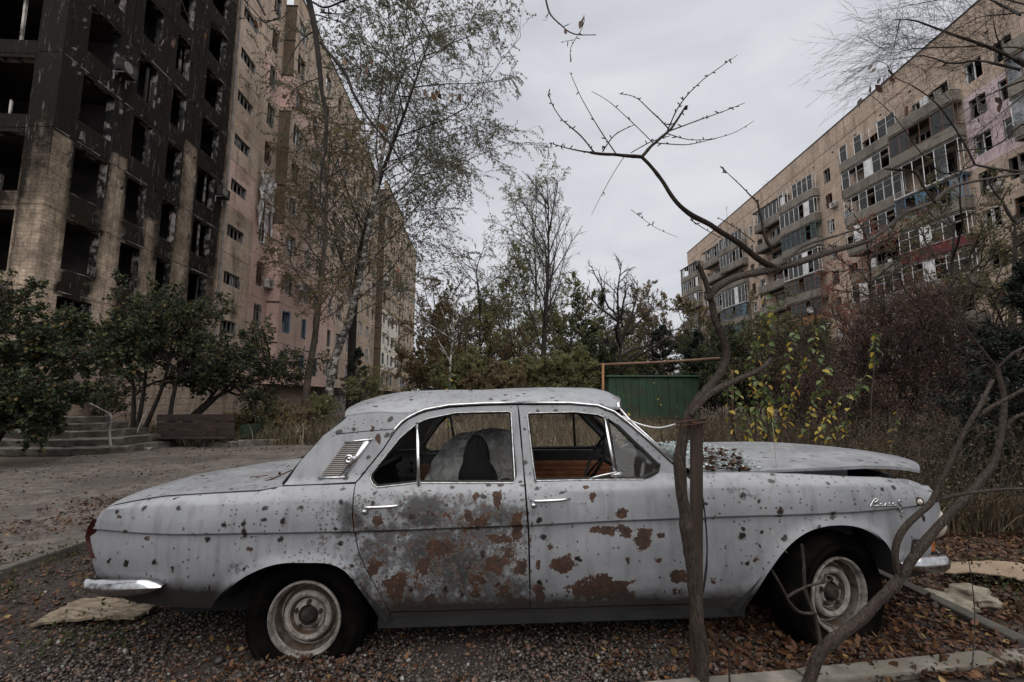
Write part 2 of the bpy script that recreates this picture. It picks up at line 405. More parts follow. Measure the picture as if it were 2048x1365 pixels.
def pebbles8(C, S, rng):
    n = len(C); V = OCT[None] * (1 + rng.uniform(-.25, .25, (n, 6, 1))) * (S[:, None, None] * 1.15 * rng.uniform(.6, 1.25, (n, 1, 3)))
    V = np.einsum('nij,nkj->nki', randrot(n, rng), V); V[:, :, 2] *= .8; V += C[:, None, :]
    return V.reshape(-1, 3), (OCF[None] + (np.arange(n) * 6)[:, None, None]).reshape(-1, 3), np.repeat(rng.random(n), 6)
rng = np.random.default_rng(11)
n = 36000
px_ = np.where(rng.random(n) < .8, rng.uniform(-2.7, 1.9, n), rng.uniform(-3.7, 2.48, n)); py_ = 2.26 + np.where(px_ > -2.3, 1.1, 2.3) * rng.random(n) ** 1.35
S = 0.0035 + 0.0115 * rng.random(n) ** 3.2
S = np.where(rng.random(n) < 0.012, S * 1.7, S)
C = np.stack([px_, py_, np.array([gz(a, b_) for a, b_ in zip(px_, py_)]) + 0.008 + S * rng.uniform(0.1, 0.9, n)], -1)
big_ = S > np.quantile(S, .78); V, T, tint = pebbles(C[big_], S[big_], rng)
V2, T2, tint2 = pebbles8(C[~big_], S[~big_], rng); T = np.concatenate([T, T2 + len(V)]); V = np.concatenate([V, V2]); tint = np.concatenate([tint, tint2])
m, t, b = new_mat('pebble_mix')
col = ramp(t, attr(t, 'tint'), [(0, (0.011, 0.008, 0.006)), (0.35, (0.024, 0.018, 0.014)), (0.6, (0.043, 0.033, 0.025)), (0.76, (0.072, 0.053, 0.039)), (0.88, (0.095, 0.046, 0.027)), (0.94, (0.15, 0.075, 0.04)), (0.97, (0.15, 0.14, 0.13)), (1.0, (0.28, 0.27, 0.26))])
col = mixc(t, mth(t, 'MULTIPLY', noise(t, wpos(t), 120, 3), 0.5), col, (0.035, 0.028, 0.024))
t.links.new(col, b.inputs['Base Color']); b.inputs['Roughness'].default_value = 0.55
MT['pebble'] = m
ob('gravel', np_mesh('gravel', V, None, T, True, {'tint': tint}, None, [m]), kind='stuff')

# leaves as small bent diamonds ------------------------------------------------------
def leaves(P, size, rng, flat=0.0, wid=0.55, ax=None, tint=None, six=False):
    P = np.asarray(P, dtype=float); n = len(P)
    U = rng.normal(size=(n, 3))
    if ax is not None: U = U * 0.6 + np.asarray(ax)
    if flat: U[:, 2] *= (1 - flat)
    U /= np.linalg.norm(U, axis=1)[:, None] + 1e-9
    Rv = rng.normal(size=(n, 3))
    if flat: Rv[:, 2] *= (1 - flat)
    Wd = Rv - (Rv * U).sum(1)[:, None] * U; Wd /= np.linalg.norm(Wd, axis=1)[:, None] + 1e-9
    Nn = np.cross(U, Wd)
    s = (np.full(n, size) if np.isscalar(size) else np.asarray(size)) * rng.uniform(0.5, 1.4, n); s = s[:, None]
    cv = rng.uniform(-0.3, 0.4, n)[:, None]
    tint = rng.random(n) if tint is None else tint
    if six:
        a = P; b_ = P + U*s*0.35 + Wd*s*wid*0.5 + Nn*s*0.10; c = P + U*s*0.75 + Wd*s*wid*0.36 + Nn*s*(0.08+cv*0.3)
        d = P + U*s + Nn*s*cv; e_ = P + U*s*0.75 - Wd*s*wid*0.36 + Nn*s*(0.08+cv*0.3); f = P + U*s*0.35 - Wd*s*wid*0.5 + Nn*s*0.10
        V = np.stack([a, b_, c, d, e_, f], 1).reshape(-1, 3); o = (np.arange(n) * 6)[:, None]
        Q = np.concatenate([o + np.array([[0, 1, 2, 3]]), o + np.array([[0, 3, 4, 5]])])
        return V, Q, np.repeat(tint, 6)
    V = np.stack([P, P + U*s*0.5 + Wd*s*wid*0.5 + Nn*s*cv, P + U*s, P + U*s*0.5 - Wd*s*wid*0.5 + Nn*s*cv], 1).reshape(-1, 3)
    Q = np.arange(n * 4).reshape(n, 4)
    return V, Q, np.repeat(tint, 4)

# fallen leaves over bay, verge and road
rng = np.random.default_rng(21)
pts = []
def drift(x, y):                        # litter gathers in drifts, against the kerbs and round the tyres
    q = np.sin(x * 2.3 + 1.7 * np.sin(y * 1.9)) * np.cos(y * 2.7 + 1.3 * np.sin(x * 1.4)) + .5 * np.sin(x * 6.1 + y * 4.3) * np.cos(y * 5.7 - x * 3.1)
    q = q + 1.3 * np.exp(-((x + 3.86) / .25) ** 2) + 1.2 * np.exp(-((x - 2.5) / .2) ** 2) + 1.2 * np.exp(-(((x + 1.1) / .4) ** 2 + ((y - 2.5) / .2) ** 2)) + 1.2 * np.exp(-(((x - 1.75) / .45) ** 2 + ((y - 2.5) / .25) ** 2)) + .9 * (x > .9) * (x < 9)
    return np.clip(.5 + .55 * q, .04, 1)
def scat(n, x0, x1, y0, y1, zf, pw=1.0):
    n *= 2; x = rng.uniform(x0, x1, n); y = y0 + (y1 - y0) * rng.random(n) ** pw
    k = rng.random(n) < drift(x, y); x = x[k]; y = y[k]
    pts.append(np.stack([x, y, zf(x, y)], -1))
bedz = lambda x, y: 0.031 * np.clip(x + 1.1, -0.3, 3.6) + 0.012 + rng.uniform(0.002, 0.016, len(x))
scat(2600, -3.8, -1.5, 2.2, 5.0, bedz); scat(2000, -1.5, 0.9, 2.1, 3.3, bedz, 1.3); scat(5200, 0.8, 2.5, 2.2, 4.6, bedz, 1.2)
scat(9000, 2.62, 5.2, 2.0, 5.5, lambda x, y: rng.uniform(-0.025, 0.04, len(x)))
scat(5200, 2.62, 8.5, 2.0, 9.0, lambda x, y: rng.uniform(-0.02, 0.05, len(x)))
flatz = lambda x, y: rng.uniform(0.016, 0.03, len(x))
scat(1500, -5.6, -3.9, 3.2, 6.5, flatz); scat(700, -10, -4.2, 5, 8.5, flatz); scat(260, -10, -4.5, 8.5, 12.4, flatz)
scat(350, -9.5, -5, 11.6, 12.6, flatz)
P = np.concatenate(pts); sz = np.where(P[:, 0] > 0.8, 0.040, np.where(P[:, 1] > 5, 0.042, 0.031))
V, Q, tint = leaves(P, sz, rng, flat=0.68, wid=0.55, six=True)
# crumbs of glass and chips of concrete over the road
xs_ = rng.uniform(-10, -4, 2600); ys_ = 3.2 + 9.3 * rng.random(2600); keep = rng.random(2600) < drift(xs_ + 3, ys_)
Pc = np.stack([xs_, ys_, np.full(2600, .014)], -1)[keep]; Vc, Tc, tc_ = pebbles(Pc, .006 + .014 * rng.random(len(Pc)) ** 3, rng)
ob('road_crumbs', np_mesh('road_crumbs', Vc, None, Tc, False, {'tint': .55 + .45 * tc_}, None, [MT['pebble']]), kind='stuff')
ob('fallen_leaves', np_mesh('fallen_leaves', V, Q, None, True, {'tint': tint}, None, [MT['leaf_brown']]), kind='stuff')

# ================================================================== BUILDINGS
class Facade:
    def __init__(s, B, D, Nn):
        d = math.hypot(*D); n = math.hypot(*Nn)
        s.B = np.array([B[0], B[1], 0.0]); s.D = np.array([D[0]/d, D[1]/d, 0]); s.N = np.array([Nn[0]/n, Nn[1]/n, 0])
    def p(s, a, dep, z):
        a = np.asarray(a, dtype=float); dep = np.asarray(dep, dtype=float); z = np.asarray(z, dtype=float)
        return s.B + a[..., None]*s.D + dep[..., None]*s.N + z[..., None]*np.array([0, 0, 1.0])
    def M(s, a, dep, z):               # local x along the wall, y outward, z up
        o = s.B + a*s.D + dep*s.N
        return Matrix(((s.D[0], s.N[0], 0, o[0]), (s.D[1], s.N[1], 0, o[1]), (0, 0, 1, z), (0, 0, 0, 1)))
    def hexa(s, mb, a0, a1, d0, d1, z0, z1, m=0):
        mb.hexa(s.p([a0,a1,a1,a0]*2, [d0,d0,d1,d1]*2, [z0]*4+[z1]*4), m)

def wall_mat(name, c1, c2, brick=True, stain=(0.09, 0.075, 0.06), bs=(0.25, 0.125)):
    m, t, b = new_mat(name); p = wpos(t)
    a = noise(t, p, 0.45, 6, 0.62)
    mp_ = nn(t, 'ShaderNodeMapping'); mp_.inputs['Scale'].default_value = (1.6, 1.6, 0.22); t.links.new(p, mp_.inputs[0])
    st = noise(t, mp_.outputs[0], 1.0, 6, 0.65)
    fine = noise(t, p, 9, 6, 0.6)
    col = ramp(t, a, [(0.36, c1), (0.64, c2)])
    col = mixc(t, ramp(t, st, [(0.52, 0), (0.74, 0.75)]), col, stain)
    col = mixc(t, ramp(t, fine, [(0.42, 0.35), (0.6, 0)]), col, stain)
    h = fine
    if brick:
        br = nn(t, 'ShaderNodeTexBrick'); br.offset = 0.0
        for k, v in (('Scale', 1.0), ('Brick Width', bs[0]), ('Row Height', bs[1]), ('Mortar Size', 0.008), ('Bias', -0.2)): br.inputs[k].default_value = v
        br.inputs['Color1'].default_value = (0.86, 0.86, 0.86, 1); br.inputs['Color2'].default_value = (1.08, 1.04, 1.0, 1); br.inputs['Mortar'].default_value = (0.55, 0.54, 0.53, 1)
        uvn = t.nodes.new('ShaderNodeUVMap'); t.links.new(uvn.outputs[0], br.inputs['Vector'])
        col = mixc(t, 0.85, col, br.outputs['Color'], 'MULTIPLY')
        h = mth(t, 'SUBTRACT', fine, mth(t, 'MULTIPLY', br.outputs['Fac'], 1.5))
    # pock marks from shell fragments
    vo = nn(t, 'ShaderNodeTexVoronoi', Scale=1.5); t.links.new(p, vo.inputs['Vector'])
    sep = t.nodes.new('ShaderNodeSeparateColor'); t.links.new(vo.outputs['Color'], sep.inputs[0])
    dot = mth(t, 'MULTIPLY', ramp(t, vo.outputs['Distance'], [(0.05, 1), (0.09, 0)]), ramp(t, sep.outputs[0], [(0.70, 0), (0.72, 1)]))
    col = mixc(t, mth(t, 'MULTIPLY', dot, 0.8), col, (0.05, 0.04, 0.035))
    # smoke damage follows the fire: value laid down per point of the panel
    so_ = mth(t, 'ADD', attr(t, 'soot'), mth(t, 'MULTIPLY', mth(t, 'SUBTRACT', noise(t, p, 1.3, 9, 0.72), 0.5), 1.25))
    k = ramp(t, so_, [(0.15, 0), (0.42, 0.55), (0.8, 0.97)])
    col = mixc(t, k, col, (0.0065, 0.0055, 0.005))
    fl = mth(t, 'MULTIPLY', ramp(t, noise(t, mp_.outputs[0], 5, 8, 0.75), [(0.585, 0), (0.62, 1)]), ramp(t, attr(t, 'soot'), [(0.6, 0), (0.9, 0.55)]))
    col = mixc(t, fl, col, (0.16, 0.15, 0.145))
    t.links.new(col, b.inputs['Base Color']); b.inputs['Roughness'].default_value = 0.92; b.inputs['Specular IOR Level'].default_value = 0.06
    bump(t, b, h, 0.5, 0.02); return m
MT['tile_tan'] = wall_mat('tile_tan', (0.42, 0.33, 0.25), (0.54, 0.43, 0.335))
MT['tile_brown'] = wall_mat('tile_brown', (0.13, 0.095, 0.07), (0.19, 0.14, 0.105))
MT['render_tan'] = wall_mat('render_tan', (0.47, 0.365, 0.29), (0.60, 0.48, 0.39), True, bs=(0.5, 0.5))
MT['render_pink'] = wall_mat('render_pink', (0.55, 0.39, 0.335), (0.66, 0.48, 0.42), False, (0.2, 0.13, 0.11))
MT['render_pale'] = wall_mat('render_pale', (0.58, 0.55, 0.48), (0.70, 0.67, 0.59), False, (0.25, 0.22, 0.19))
MT['render_lilac'] = wall_mat('render_lilac', (0.56, 0.44, 0.45), (0.66, 0.53, 0.54), False, (0.25, 0.19, 0.19))
MT['render_orange'] = wall_mat('render_orange', (0.34, 0.15, 0.09), (0.42, 0.20, 0.12), False, (0.2, 0.1, 0.07))
MT['joint'] = M2('joint', (0.07, 0.062, 0.055), (0.24, 0.22, 0.20), 1.6, 0.95, lo=0.42, hi=0.6)
MT['reveal'] = MT['plaster']

def panel(fc, parent, a0, a1, z0, z1, hole, mat, dep=0.0, soot=None, step=0.3, th=0.30, reveal=None):
    """one prefabricated wall panel: face grid, window opening with its reveals, edges"""
    g = 0.012
    a0 += g; a1 -= g; z0 += g; z1 -= g
    def axis(lo, hi, cuts):
        pts = [lo, hi] + [c for c in cuts if lo < c < hi]
        pts = sorted(pts); out = [pts[0]]
        for q in pts[1:]:
            k = max(1, int(round((q - out[-1]) / step)));  base = out[-1]
            out += [base + (q - base) * (i + 1) / k for i in range(k)]
        return np.array(out)
    A = axis(a0, a1, hole[:2] if hole else []); Z = axis(z0, z1, hole[2:] if hole else [])
    AA, ZZ = np.meshgrid(A, Z, indexing='ij')
    V = fc.p(AA, np.full_like(AA, dep), ZZ).reshape(-1, 3)
    uv = np.stack([AA, ZZ], -1).reshape(-1, 2)
    idx = np.arange(AA.size).reshape(AA.shape)
    ca = (A[:-1] + A[1:]) / 2; cz = (Z[:-1] + Z[1:]) / 2
    keep = np.ones((len(ca), len(cz)), bool)
    if hole: keep = ~((ca[:, None] > hole[0]) & (ca[:, None] < hole[1]) & (cz[None] > hole[2]) & (cz[None] < hole[3]))
    Q = np.stack([idx[:-1, :-1], idx[1:, :-1], idx[1:, 1:], idx[:-1, 1:]], -1)[keep]
    if np.cross(fc.D, [0, 0, 1]) @ fc.N < 0: Q = Q[:, ::-1]
    mi = [0] * len(Q); Vs = [V]; Qs = [Q]; UV = [uv]; n = len(V)
    def strip(pts, m):
        nonlocal n
        k = len(pts); pa = np.array(pts)
        Vs.append(fc.p(np.concatenate([pa[:, 0]]*2), np.concatenate([np.full(k, dep), np.full(k, dep - th)]), np.concatenate([pa[:, 1]]*2)))
        UV.append(np.concatenate([pa, pa])); Qs.append(np.array([(n+i, n+i+1, n+k+i+1, n+k+i) for i in range(k-1)])); mi.extend([m]*(k-1)); n += 2*k
    strip([(a0, z0), (a1, z0), (a1, z1), (a0, z1), (a0, z0)], 0)
    if hole: strip([(hole[0], hole[2]), (hole[0], hole[3]), (hole[1], hole[3]), (hole[1], hole[2]), (hole[0], hole[2])], 1)
    V = np.concatenate(Vs); UVc = np.concatenate(UV)
    s_ = np.array([soot(u, v) for u, v in UVc]) if soot else np.zeros(len(V))
    me = np_mesh('wall_panel', V, np.concatenate(Qs), None, False, {'soot': s_}, UVc, [mat, reveal or MT['reveal']], mi)
    return ob('wall_panel', me, parent)

FR = {}
def frame_mesh(w, h, cols, mat, rows=(), th=0.055, dp=0.07, open_=None):
    key = (round(w, 2), round(h, 2), cols, mat, rows, open_)
    if key in FR: return FR[key]
    mb = MB()
    mb.box((-w/2, -dp/2, 0), (-w/2+th, dp/2, h)); mb.box((w/2-th, -dp/2, 0), (w/2, dp/2, h))
    mb.box((-w/2+th, -dp/2, 0), (w/2-th, dp/2, th)); mb.box((-w/2+th, -dp/2, h-th), (w/2-th, dp/2, h))
    for i in range(1, cols):
        x = -w/2 + w*i/cols; mb.box((x-th*.5, -dp/2+.004, th), (x+th*.5, dp/2-.004, h-th))
    for r_ in rows: mb.box((-w/2+th, -dp/2+.007, h*r_-th*.4), (w/2-th, dp/2-.007, h*r_+th*.4))
    if open_:                           # a casement blown ajar
        x0 = -w/2+th; ww = w/cols-th*1.5; c, s = math.cos(open_), math.sin(open_)
        Mx = Matrix(((c, -s, 0, x0), (s, c, 0, dp/2), (0, 0, 1, 0), (0, 0, 0, 1)))
        for bx in (((0, 0, th), (.05, .04, h-th)), ((ww-.05, 0, th), (ww, .04, h-th)), ((.05, 0, th), (ww-.05, .04, th+.05)), ((.05, 0, h-th-.05), (ww-.05, .04, h-th))): mb.box(*bx, M=Mx)
    FR[key] = mb.mesh('window_frame', MT[mat]); return FR[key]
PN = {}
def pane_mesh(w, h, broken=0):
    key = (round(w, 2), round(h, 2), broken)
    if key in PN: return PN[key]
    mb = MB(); w_ = w/2 - .05
    if not broken: mb.box((-w_, -.004, .05), (w_, .004, h-.05))
    else:
        r = random.Random(broken); x0, x1 = (-w_, -0.02) if broken % 2 else (0.02, w_)
        top = [h*r.uniform(.15, .9) for _ in range(5)]
        for i in range(4):
            a, b_ = x0+(x1-x0)*i/4, x0+(x1-x0)*(i+1)/4
            mb.hexa([(a,-.004,.05),(b_,-.004,.05),(b_,.004,.05),(a,.004,.05),(a,-.004,top[i]),(b_,-.004,top[i+1]),(b_,.004,top[i+1]),(a,.004,top[i])])
    PN[key] = mb.mesh('pane', MT['glass']); return PN[key]
def window(fc, parent, ac, z0, w, h, dep, cols=2, mat='frame_white', rows=(), glass=0, open_=None, inset=0.12):
    M = fc.M(ac, dep - inset, z0)
    f = ob('window', frame_mesh(w, h, cols, mat, rows, open_=open_), parent, M=M)
    if glass is not None:
        p = ob('pane', pane_mesh(w, h, glass), f, M=M)
    return f
def ac_unit(fc, parent, a, z, dep, mat='ac_white'):
    mb = MB(); mb.box((-.4, .08, 0), (.4, .38, .55)); bevel = bevel_mesh(mb.mesh('air_conditioner', MT[mat]), .02)
    M = fc.M(a, dep, z); o = ob('air_conditioner', bevel, parent, M=M)
    mb = MB(); mb.lathe([(.0, .395), (.05, .395), (.05, .388), (.09, .388), (.09, .398), (.13, .398), (.13, .388), (.17, .388), (.17, .4), (.21, .4), (.22, .383)], 18, Matrix.Translation((-.1, 0, .28)))
    ob('fan_grille', mb.mesh('fan_grille', MT['frame_grey']), o, M=M)
    mb = MB()
    for x in (-.3, .3): mb.box((x-.02, .0, -.05), (x+.02, .36, -.005)); mb.box((x-.02, 0, -.35), (x+.02, .03, -.05))
    ob('bracket', mb.mesh('bracket', MT['steel_grey']), o, M=M)
def dish(fc, parent, a, z, dep, r=.45, face=(-.5, 1)):
    mb = MB(); mb.lathe([(.001, 0), (r*.4, .02), (r*.75, .07), (r, .13), (r*1.01, .125), (r*.75, .06), (.001, -.012)], 20)
    ang = math.atan2(face[0], face[1])
    M = fc.M(a, dep+.45, z) @ Matrix.Rotation(-ang, 4, 'Z') @ Matrix.Rotation(-.3, 4, 'X')
    o = ob('satellite_dish', mb.mesh('satellite_dish', MT['frame_white'], True), parent, M=M)
    mb = MB(); mb.tube([(0, -.03, 0), (0, -.42, -.05)], .02, 6); mb.tube([(0, .02, -r*.9), (0, .4, -.02)], .012, 5); mb.box((-.04, .38, -.06), (.04, .46, .02))
    ob('dish_arm', mb.mesh('dish_arm', MT['steel_grey']), o, M=M)

# ------------------------------------------------------------------ left block: burnt, ten storeys
LF = Facade((-14.7, 0), (-.058, 1), (1, .058))
FH, ZB, NF = 2.75, 2.2, 10
left = thing('apartment_building', 'ten storey panel apartment block burnt black at its near end, pink and tan further along', 'apartment building', (-22, 50, 0))
winA = [(15.4, 16.8), (17.8, 18.85), (19.85, 20.8), (22.1, 23.55)]
def soot_left(s, z):
    if s > 24.6: return 0.35 * math.exp(-((s-26.2)/.8)**2) * (1 if (z-ZB) % FH < 1.9 and (z-ZB) % FH > .9 else .25) * (1 if z < 22 else .3)
    e = 1.0 if s < 24.0 else max(0, (24.6 - s) / .6)
    up = min(1, max(0, (z - 5.0) / 9.0))
    v = 0.24 + 1.05 * up ** .8 + (0.12 if s > 20.8 else 0)
    fz = (z - ZB) % FH
    for a, b_ in winA:
        c = (a + b_) / 2; hw = (b_ - a) / 2
        d = max(0, abs(s - c) - hw * 0.8)
        k = math.exp(-(d / (0.20 + .26 * up)) ** 2)
        v = max(v, k * (.45 + .6 * up) if z > 4.9 else k * .45 * (fz > 2.3))
        # a lick of soot over each opening, widening and fading as it rises
        h_ = (fz - 2.55) % FH; wd_ = hw * (.9 + .25 * math.sin(c * 7 + int((z - ZB) / FH) * 3)) + .12 * h_
        if z > 4.4: v = max(v, (1.15 - .35 * h_) * math.exp(-(max(0, abs(s - c - .16 * math.sin(z * 3.7 + c * 5) - .07 * math.sin(z * 11)) - wd_ * .72) / .17) ** 2) if h_ < 1.9 else 0)
    if s < 15.3 and z < 10.4: v *= .45
    if 20.9 < s < 22 and z < 14: v = min(v, .35 + .3 * abs(s - 21.45))
    if 16.9 < s < 17.7 and z < 11: v = min(v, .22 + .35 * up)
    if 18.95 < s < 19.4 and z < 9: v = min(v, .4)
    return v * e
def lpan(*a, **k): return panel(LF, left, *a, **k)
segs = [(14.54, 17.3, 0), (17.3, 19.35, 1), (19.35, 21.4, 2), (21.4, 24.55, 3)]
rnd = random.Random(5)
for k in range(NF):
    z0 = ZB + FH * k; z1 = z0 + FH
    for a0, a1, wi in segs:
        wa, wb = winA[wi]
        lpan(a0, a1, z0, z1, (wa, wb, z0 + .8, z0 + 2.6), MT['tile_tan'], soot=soot_left, step=.22, reveal=MT['plaster_sooty'])
        # what is left of the burnt frames
        w_ = wb - wa; mb = MB(); c = 0
        for x in ([-w_/2+.04] if rnd.random() < .35 else []) + [w_/2-.05] + ([rnd.uniform(-.2, .2)] if rnd.random() < .25 else []):
            mb.box((x-.04, -.05, 0), (x+.04, .03, rnd.uniform(.9, 1.78)), jit=.012)
        mb.box((-w_/2, -.06, 0), (w_/2, .02, .05), jit=.01)
        ob('burnt_frame', mb.mesh('burnt_frame', MT['plaster_sooty' if rnd.random() < .6 else 'charred']), left, M=LF.M((wa+wb)/2, -.1, z0 + .8))
    # stair strip, half a storey out of step, slit windows with three mullions
    zs = z0 - 1.0
    lpan(24.6, 27.75, zs, zs + FH, (25.05, 26.75, zs + 1.0, zs + 1.72), MT['render_tan'] if k != 4 else MT['render_pink'], soot=soot_left, step=.3)
    if k: window(LF, left, 25.9, zs + 1.0, 1.7, .72, 0, 4, 'frame_grey', glass=(None if k % 3 == 0 else k))
    pk = k in (0, 1, 2, 3, 7)
    lpan(27.8, 30.2, z0, z1, (28.55, 29.5, z0 + .8, z0 + 2.35), MT['render_pink' if pk else 'render_tan'], soot=None, step=.6)
    window(LF, left, 29.02, z0 + .8, .95, 1.55, 0, 2, ['frame_white', 'frame_white', 'frame_grey', 'frame_brown'][rnd.randrange(4)], rows=(.7,), glass=[0, None, k * 2 + 1][rnd.randrange(3)], open_=rnd.choice([None, .9]))
lpan(24.6, 27.75, ZB + FH*NF - 1.0, ZB + FH*NF, None, MT['render_tan'])
# window heads and panel joints left proud as broken mortar beads
for k in range(NF + 1):
    z = ZB + FH * k; mb = MB(); s = 14.6
    r = random.Random(k)
    while s < 24.4:
        L_ = r.uniform(.25, 1.4)
        if r.random() < .6: LF.hexa(mb, s, min(s + L_, 24.5), -.02, .012, z - .02, z + r.uniform(.012, .03))
        s += L_ + r.uniform(.05, .5)
    ob('mortar_joint', mb.mesh('mortar_joint', MT['joint']), left)
# projecting bays further along: (start, end, offset, colour rule)
bays = [(30.2, 47.0, .8), (47.0, 60.0, 0.0), (60.0, 74.0, .9), (74.0, 92.0, 0.2)]
rnd = random.Random(9)
for bi, (s0, s1, off) in enumerate(bays):
    n = int(round((s1 - s0) / 2.8)); wd = (s1 - s0) / n
    for k in range(NF):
        z0 = ZB + FH * k; z1 = z0 + FH
        for i in range(n):
            a0, a1 = s0 + wd * i, s0 + wd * (i + 1)
            if bi == 0: mt = 'render_pink' if k in (0, 1, 2, 3, 7) and i < 4 else 'render_tan'
            elif bi == 2: mt = 'render_pale' if k in (1, 2, 3) and i < 4 else ('render_orange' if k == 6 and i == 3 else 'tile_tan')
            else: mt = 'tile_tan' if (i + k) % 7 else 'render_tan'
            ww = 1.25 if (i + bi) % 2 == 0 else .85
            c = (a0 + a1) / 2 + .15 * ((i % 2) * 2 - 1)
            lpan(a0, a1, z0, z1, (c - ww/2, c + ww/2, z0 + .8, z0 + 2.3), MT[mt], dep=off, step=1.2)
            window(LF, left, c, z0 + .8, ww, 1.5, off, 2, rnd.choice(['frame_white', 'frame_white', 'frame_grey', 'frame_brown'] if not (k in (0, 1) and i < 3) else ['frame_blue']), rows=(.68,) if rnd.random() < .5 else (), glass=rnd.choice([0, 0, None, 3, 6]), open_=rnd.choice([None, None, 1.1]))
    # return walls where a bay steps out
    if off > .5:
        for k in range(NF):
            z0 = ZB + FH * k
            RF = Facade(tuple((LF.B + s0 * LF.D)[:2]), tuple(LF.N[:2]), tuple(-LF.D[:2]))
            mt = ('render_pink' if k in (0, 1, 2, 3, 7) else 'tile_brown') if bi == 0 else 'tile_brown'
            panel(RF, left, -.05, off + .0, z0, z0 + FH, None, MT[mt], step=1)
            mb = MB(); RF.hexa(mb, -.05, off + .03, -.02, .035, z0 + FH - .05, z0 + FH + .04)
            ob('flashing', mb.mesh('flashing', MT['charred']), left)
# scraps of scorched cladding and plaster still clinging round the openings
mb = MB(); r = random.Random(44)
for q in range(260):
    wi = r.randrange(4); a0, b0 = winA[wi]; k = r.randrange(2, NF); z0 = ZB + FH * k
    if q % 3 == 0: s = r.uniform(14.7, 19.2); z = r.uniform(12.6, 16.0)
    elif q % 3 == 1: s = r.choice([a0 - .14 - abs(r.gauss(0, .05)), b0 + .10 + abs(r.gauss(0, .06))]); z = z0 + r.uniform(.7, 2.7)
    else: s = r.uniform(14.7, 24.3); z = z0 + r.gauss(0, .12)
    if any(a_ - .03 < s < b_ + .03 for a_, b_ in winA) and .66 < (z - ZB) % FH < 2.66 and q % 3 != 1: continue
    w_ = r.uniform(.02, .11); h_ = r.uniform(.04, .34) * (1 if q % 3 else .7); t_ = r.uniform(-.3, .3)
    P_ = [(s - w_, z), (s + w_*r.uniform(.3, 1), z + h_*.2), (s + w_*r.uniform(.2, 1.1) + t_*h_, z + h_), (s - w_*r.uniform(.2, .9) + t_*h_, z + h_*r.uniform(.6, 1))]
    d0 = .012; d1 = r.uniform(.02, .09)
    mb.add(LF.p([p[0] for p in P_], [d0, d0, d1, d1], [p[1] for p in P_]), [(0, 1, 2, 3)], m=r.choice([0, 1, 1, 2]))
ob('cladding_scraps', mb.mesh('cladding_scraps', [MT['frame_grey'], MT['charred'], MT['joint']]), left, kind='stuff')
# plinth of large tiles, each its own piece
TL = bevel_mesh((lambda q: (q.box((-.06, -.02, -.145), (.06, .02, .145)), q.mesh('tile', M2('plinth_tile', (0.23, 0.165, 0.125), (0.34, 0.25, 0.195), 1.2, .8, .2, .01, c3=(.12, .10, .085), scale3=.9)))[1])(MB()), .006)
mb = MB(); LF.hexa(mb, 14.54, 92, -.35, -.022, -.2, ZB); ob('plinth', mb.mesh('plinth', MT['joint']), left)
tn = 0
for j in range(7):
    s = 14.62
    while s < 19.6 and tn < 295:
        ob('tile', TL, left, M=LF.M(s, 0, ZB - .16 - j * .302)); tn += 1; s += .128
mb = MB(); s = 19.7
for j in range(7):
    s = 19.7
    while s < 40:
        LF.hexa(mb, s - .24, s + .24, -.02, .0, ZB - .3 - j*.302, ZB - .015 - j*.302); s += .5
ob('tile_cladding', mb.mesh('tile_cladding', MT['render_tan']), left, kind='stuff')
# near end: return wall facing the viewer with burnt loggias
RF = Facade(tuple((LF.B + 14.54 * LF.D)[:2]), tuple(-LF.N[:2]), tuple(-LF.D[:2]))
def soot_ret(s, z): return min(1.1, .22 + max(0, (z - 6.8) / 6)) + (.55 * math.exp(-((s - 1.9)/.6)**2) if z > 5 else .1) + (.35 if .78 < s < .95 else 0)
for k in range(NF):
    z0 = ZB + FH * k
    panel(RF, left, 0, .82, z0, z0 + FH, None, MT['tile_tan'], soot=soot_ret, step=.25)
    panel(RF, left, .9, 3.2, z0, z0 + FH, (1.0, 2.8, z0 + .5, z0 + 2.6), MT['tile_tan'], soot=soot_ret, step=.25, dep=-.12, reveal=MT['plaster_sooty'])
    panel(RF, left, 3.25, 4.6, z0, z0 + FH, None, MT['tile_tan'], soot=soot_ret, step=.3, dep=-.12)
    mb = MB(); mb.box((-1.05, -.04, 0), (-.97, .04, rnd.uniform(1.2, 1.8)), jit=.02); mb.box((-.35, -.04, 0), (-.27, .04, rnd.uniform(.5, 1.8)), jit=.02)
    ob('burnt_frame', mb.mesh('burnt_frame', MT['plaster']), left, M=RF.M(2.06, -.3, z0 + .5))
mb = MB(); RF.hexa(mb, .8, 6, 0.0, 2.6, 4.75, 4.98); ob('entrance_canopy', mb.mesh('entrance_canopy', MT['concrete_dark']), left)
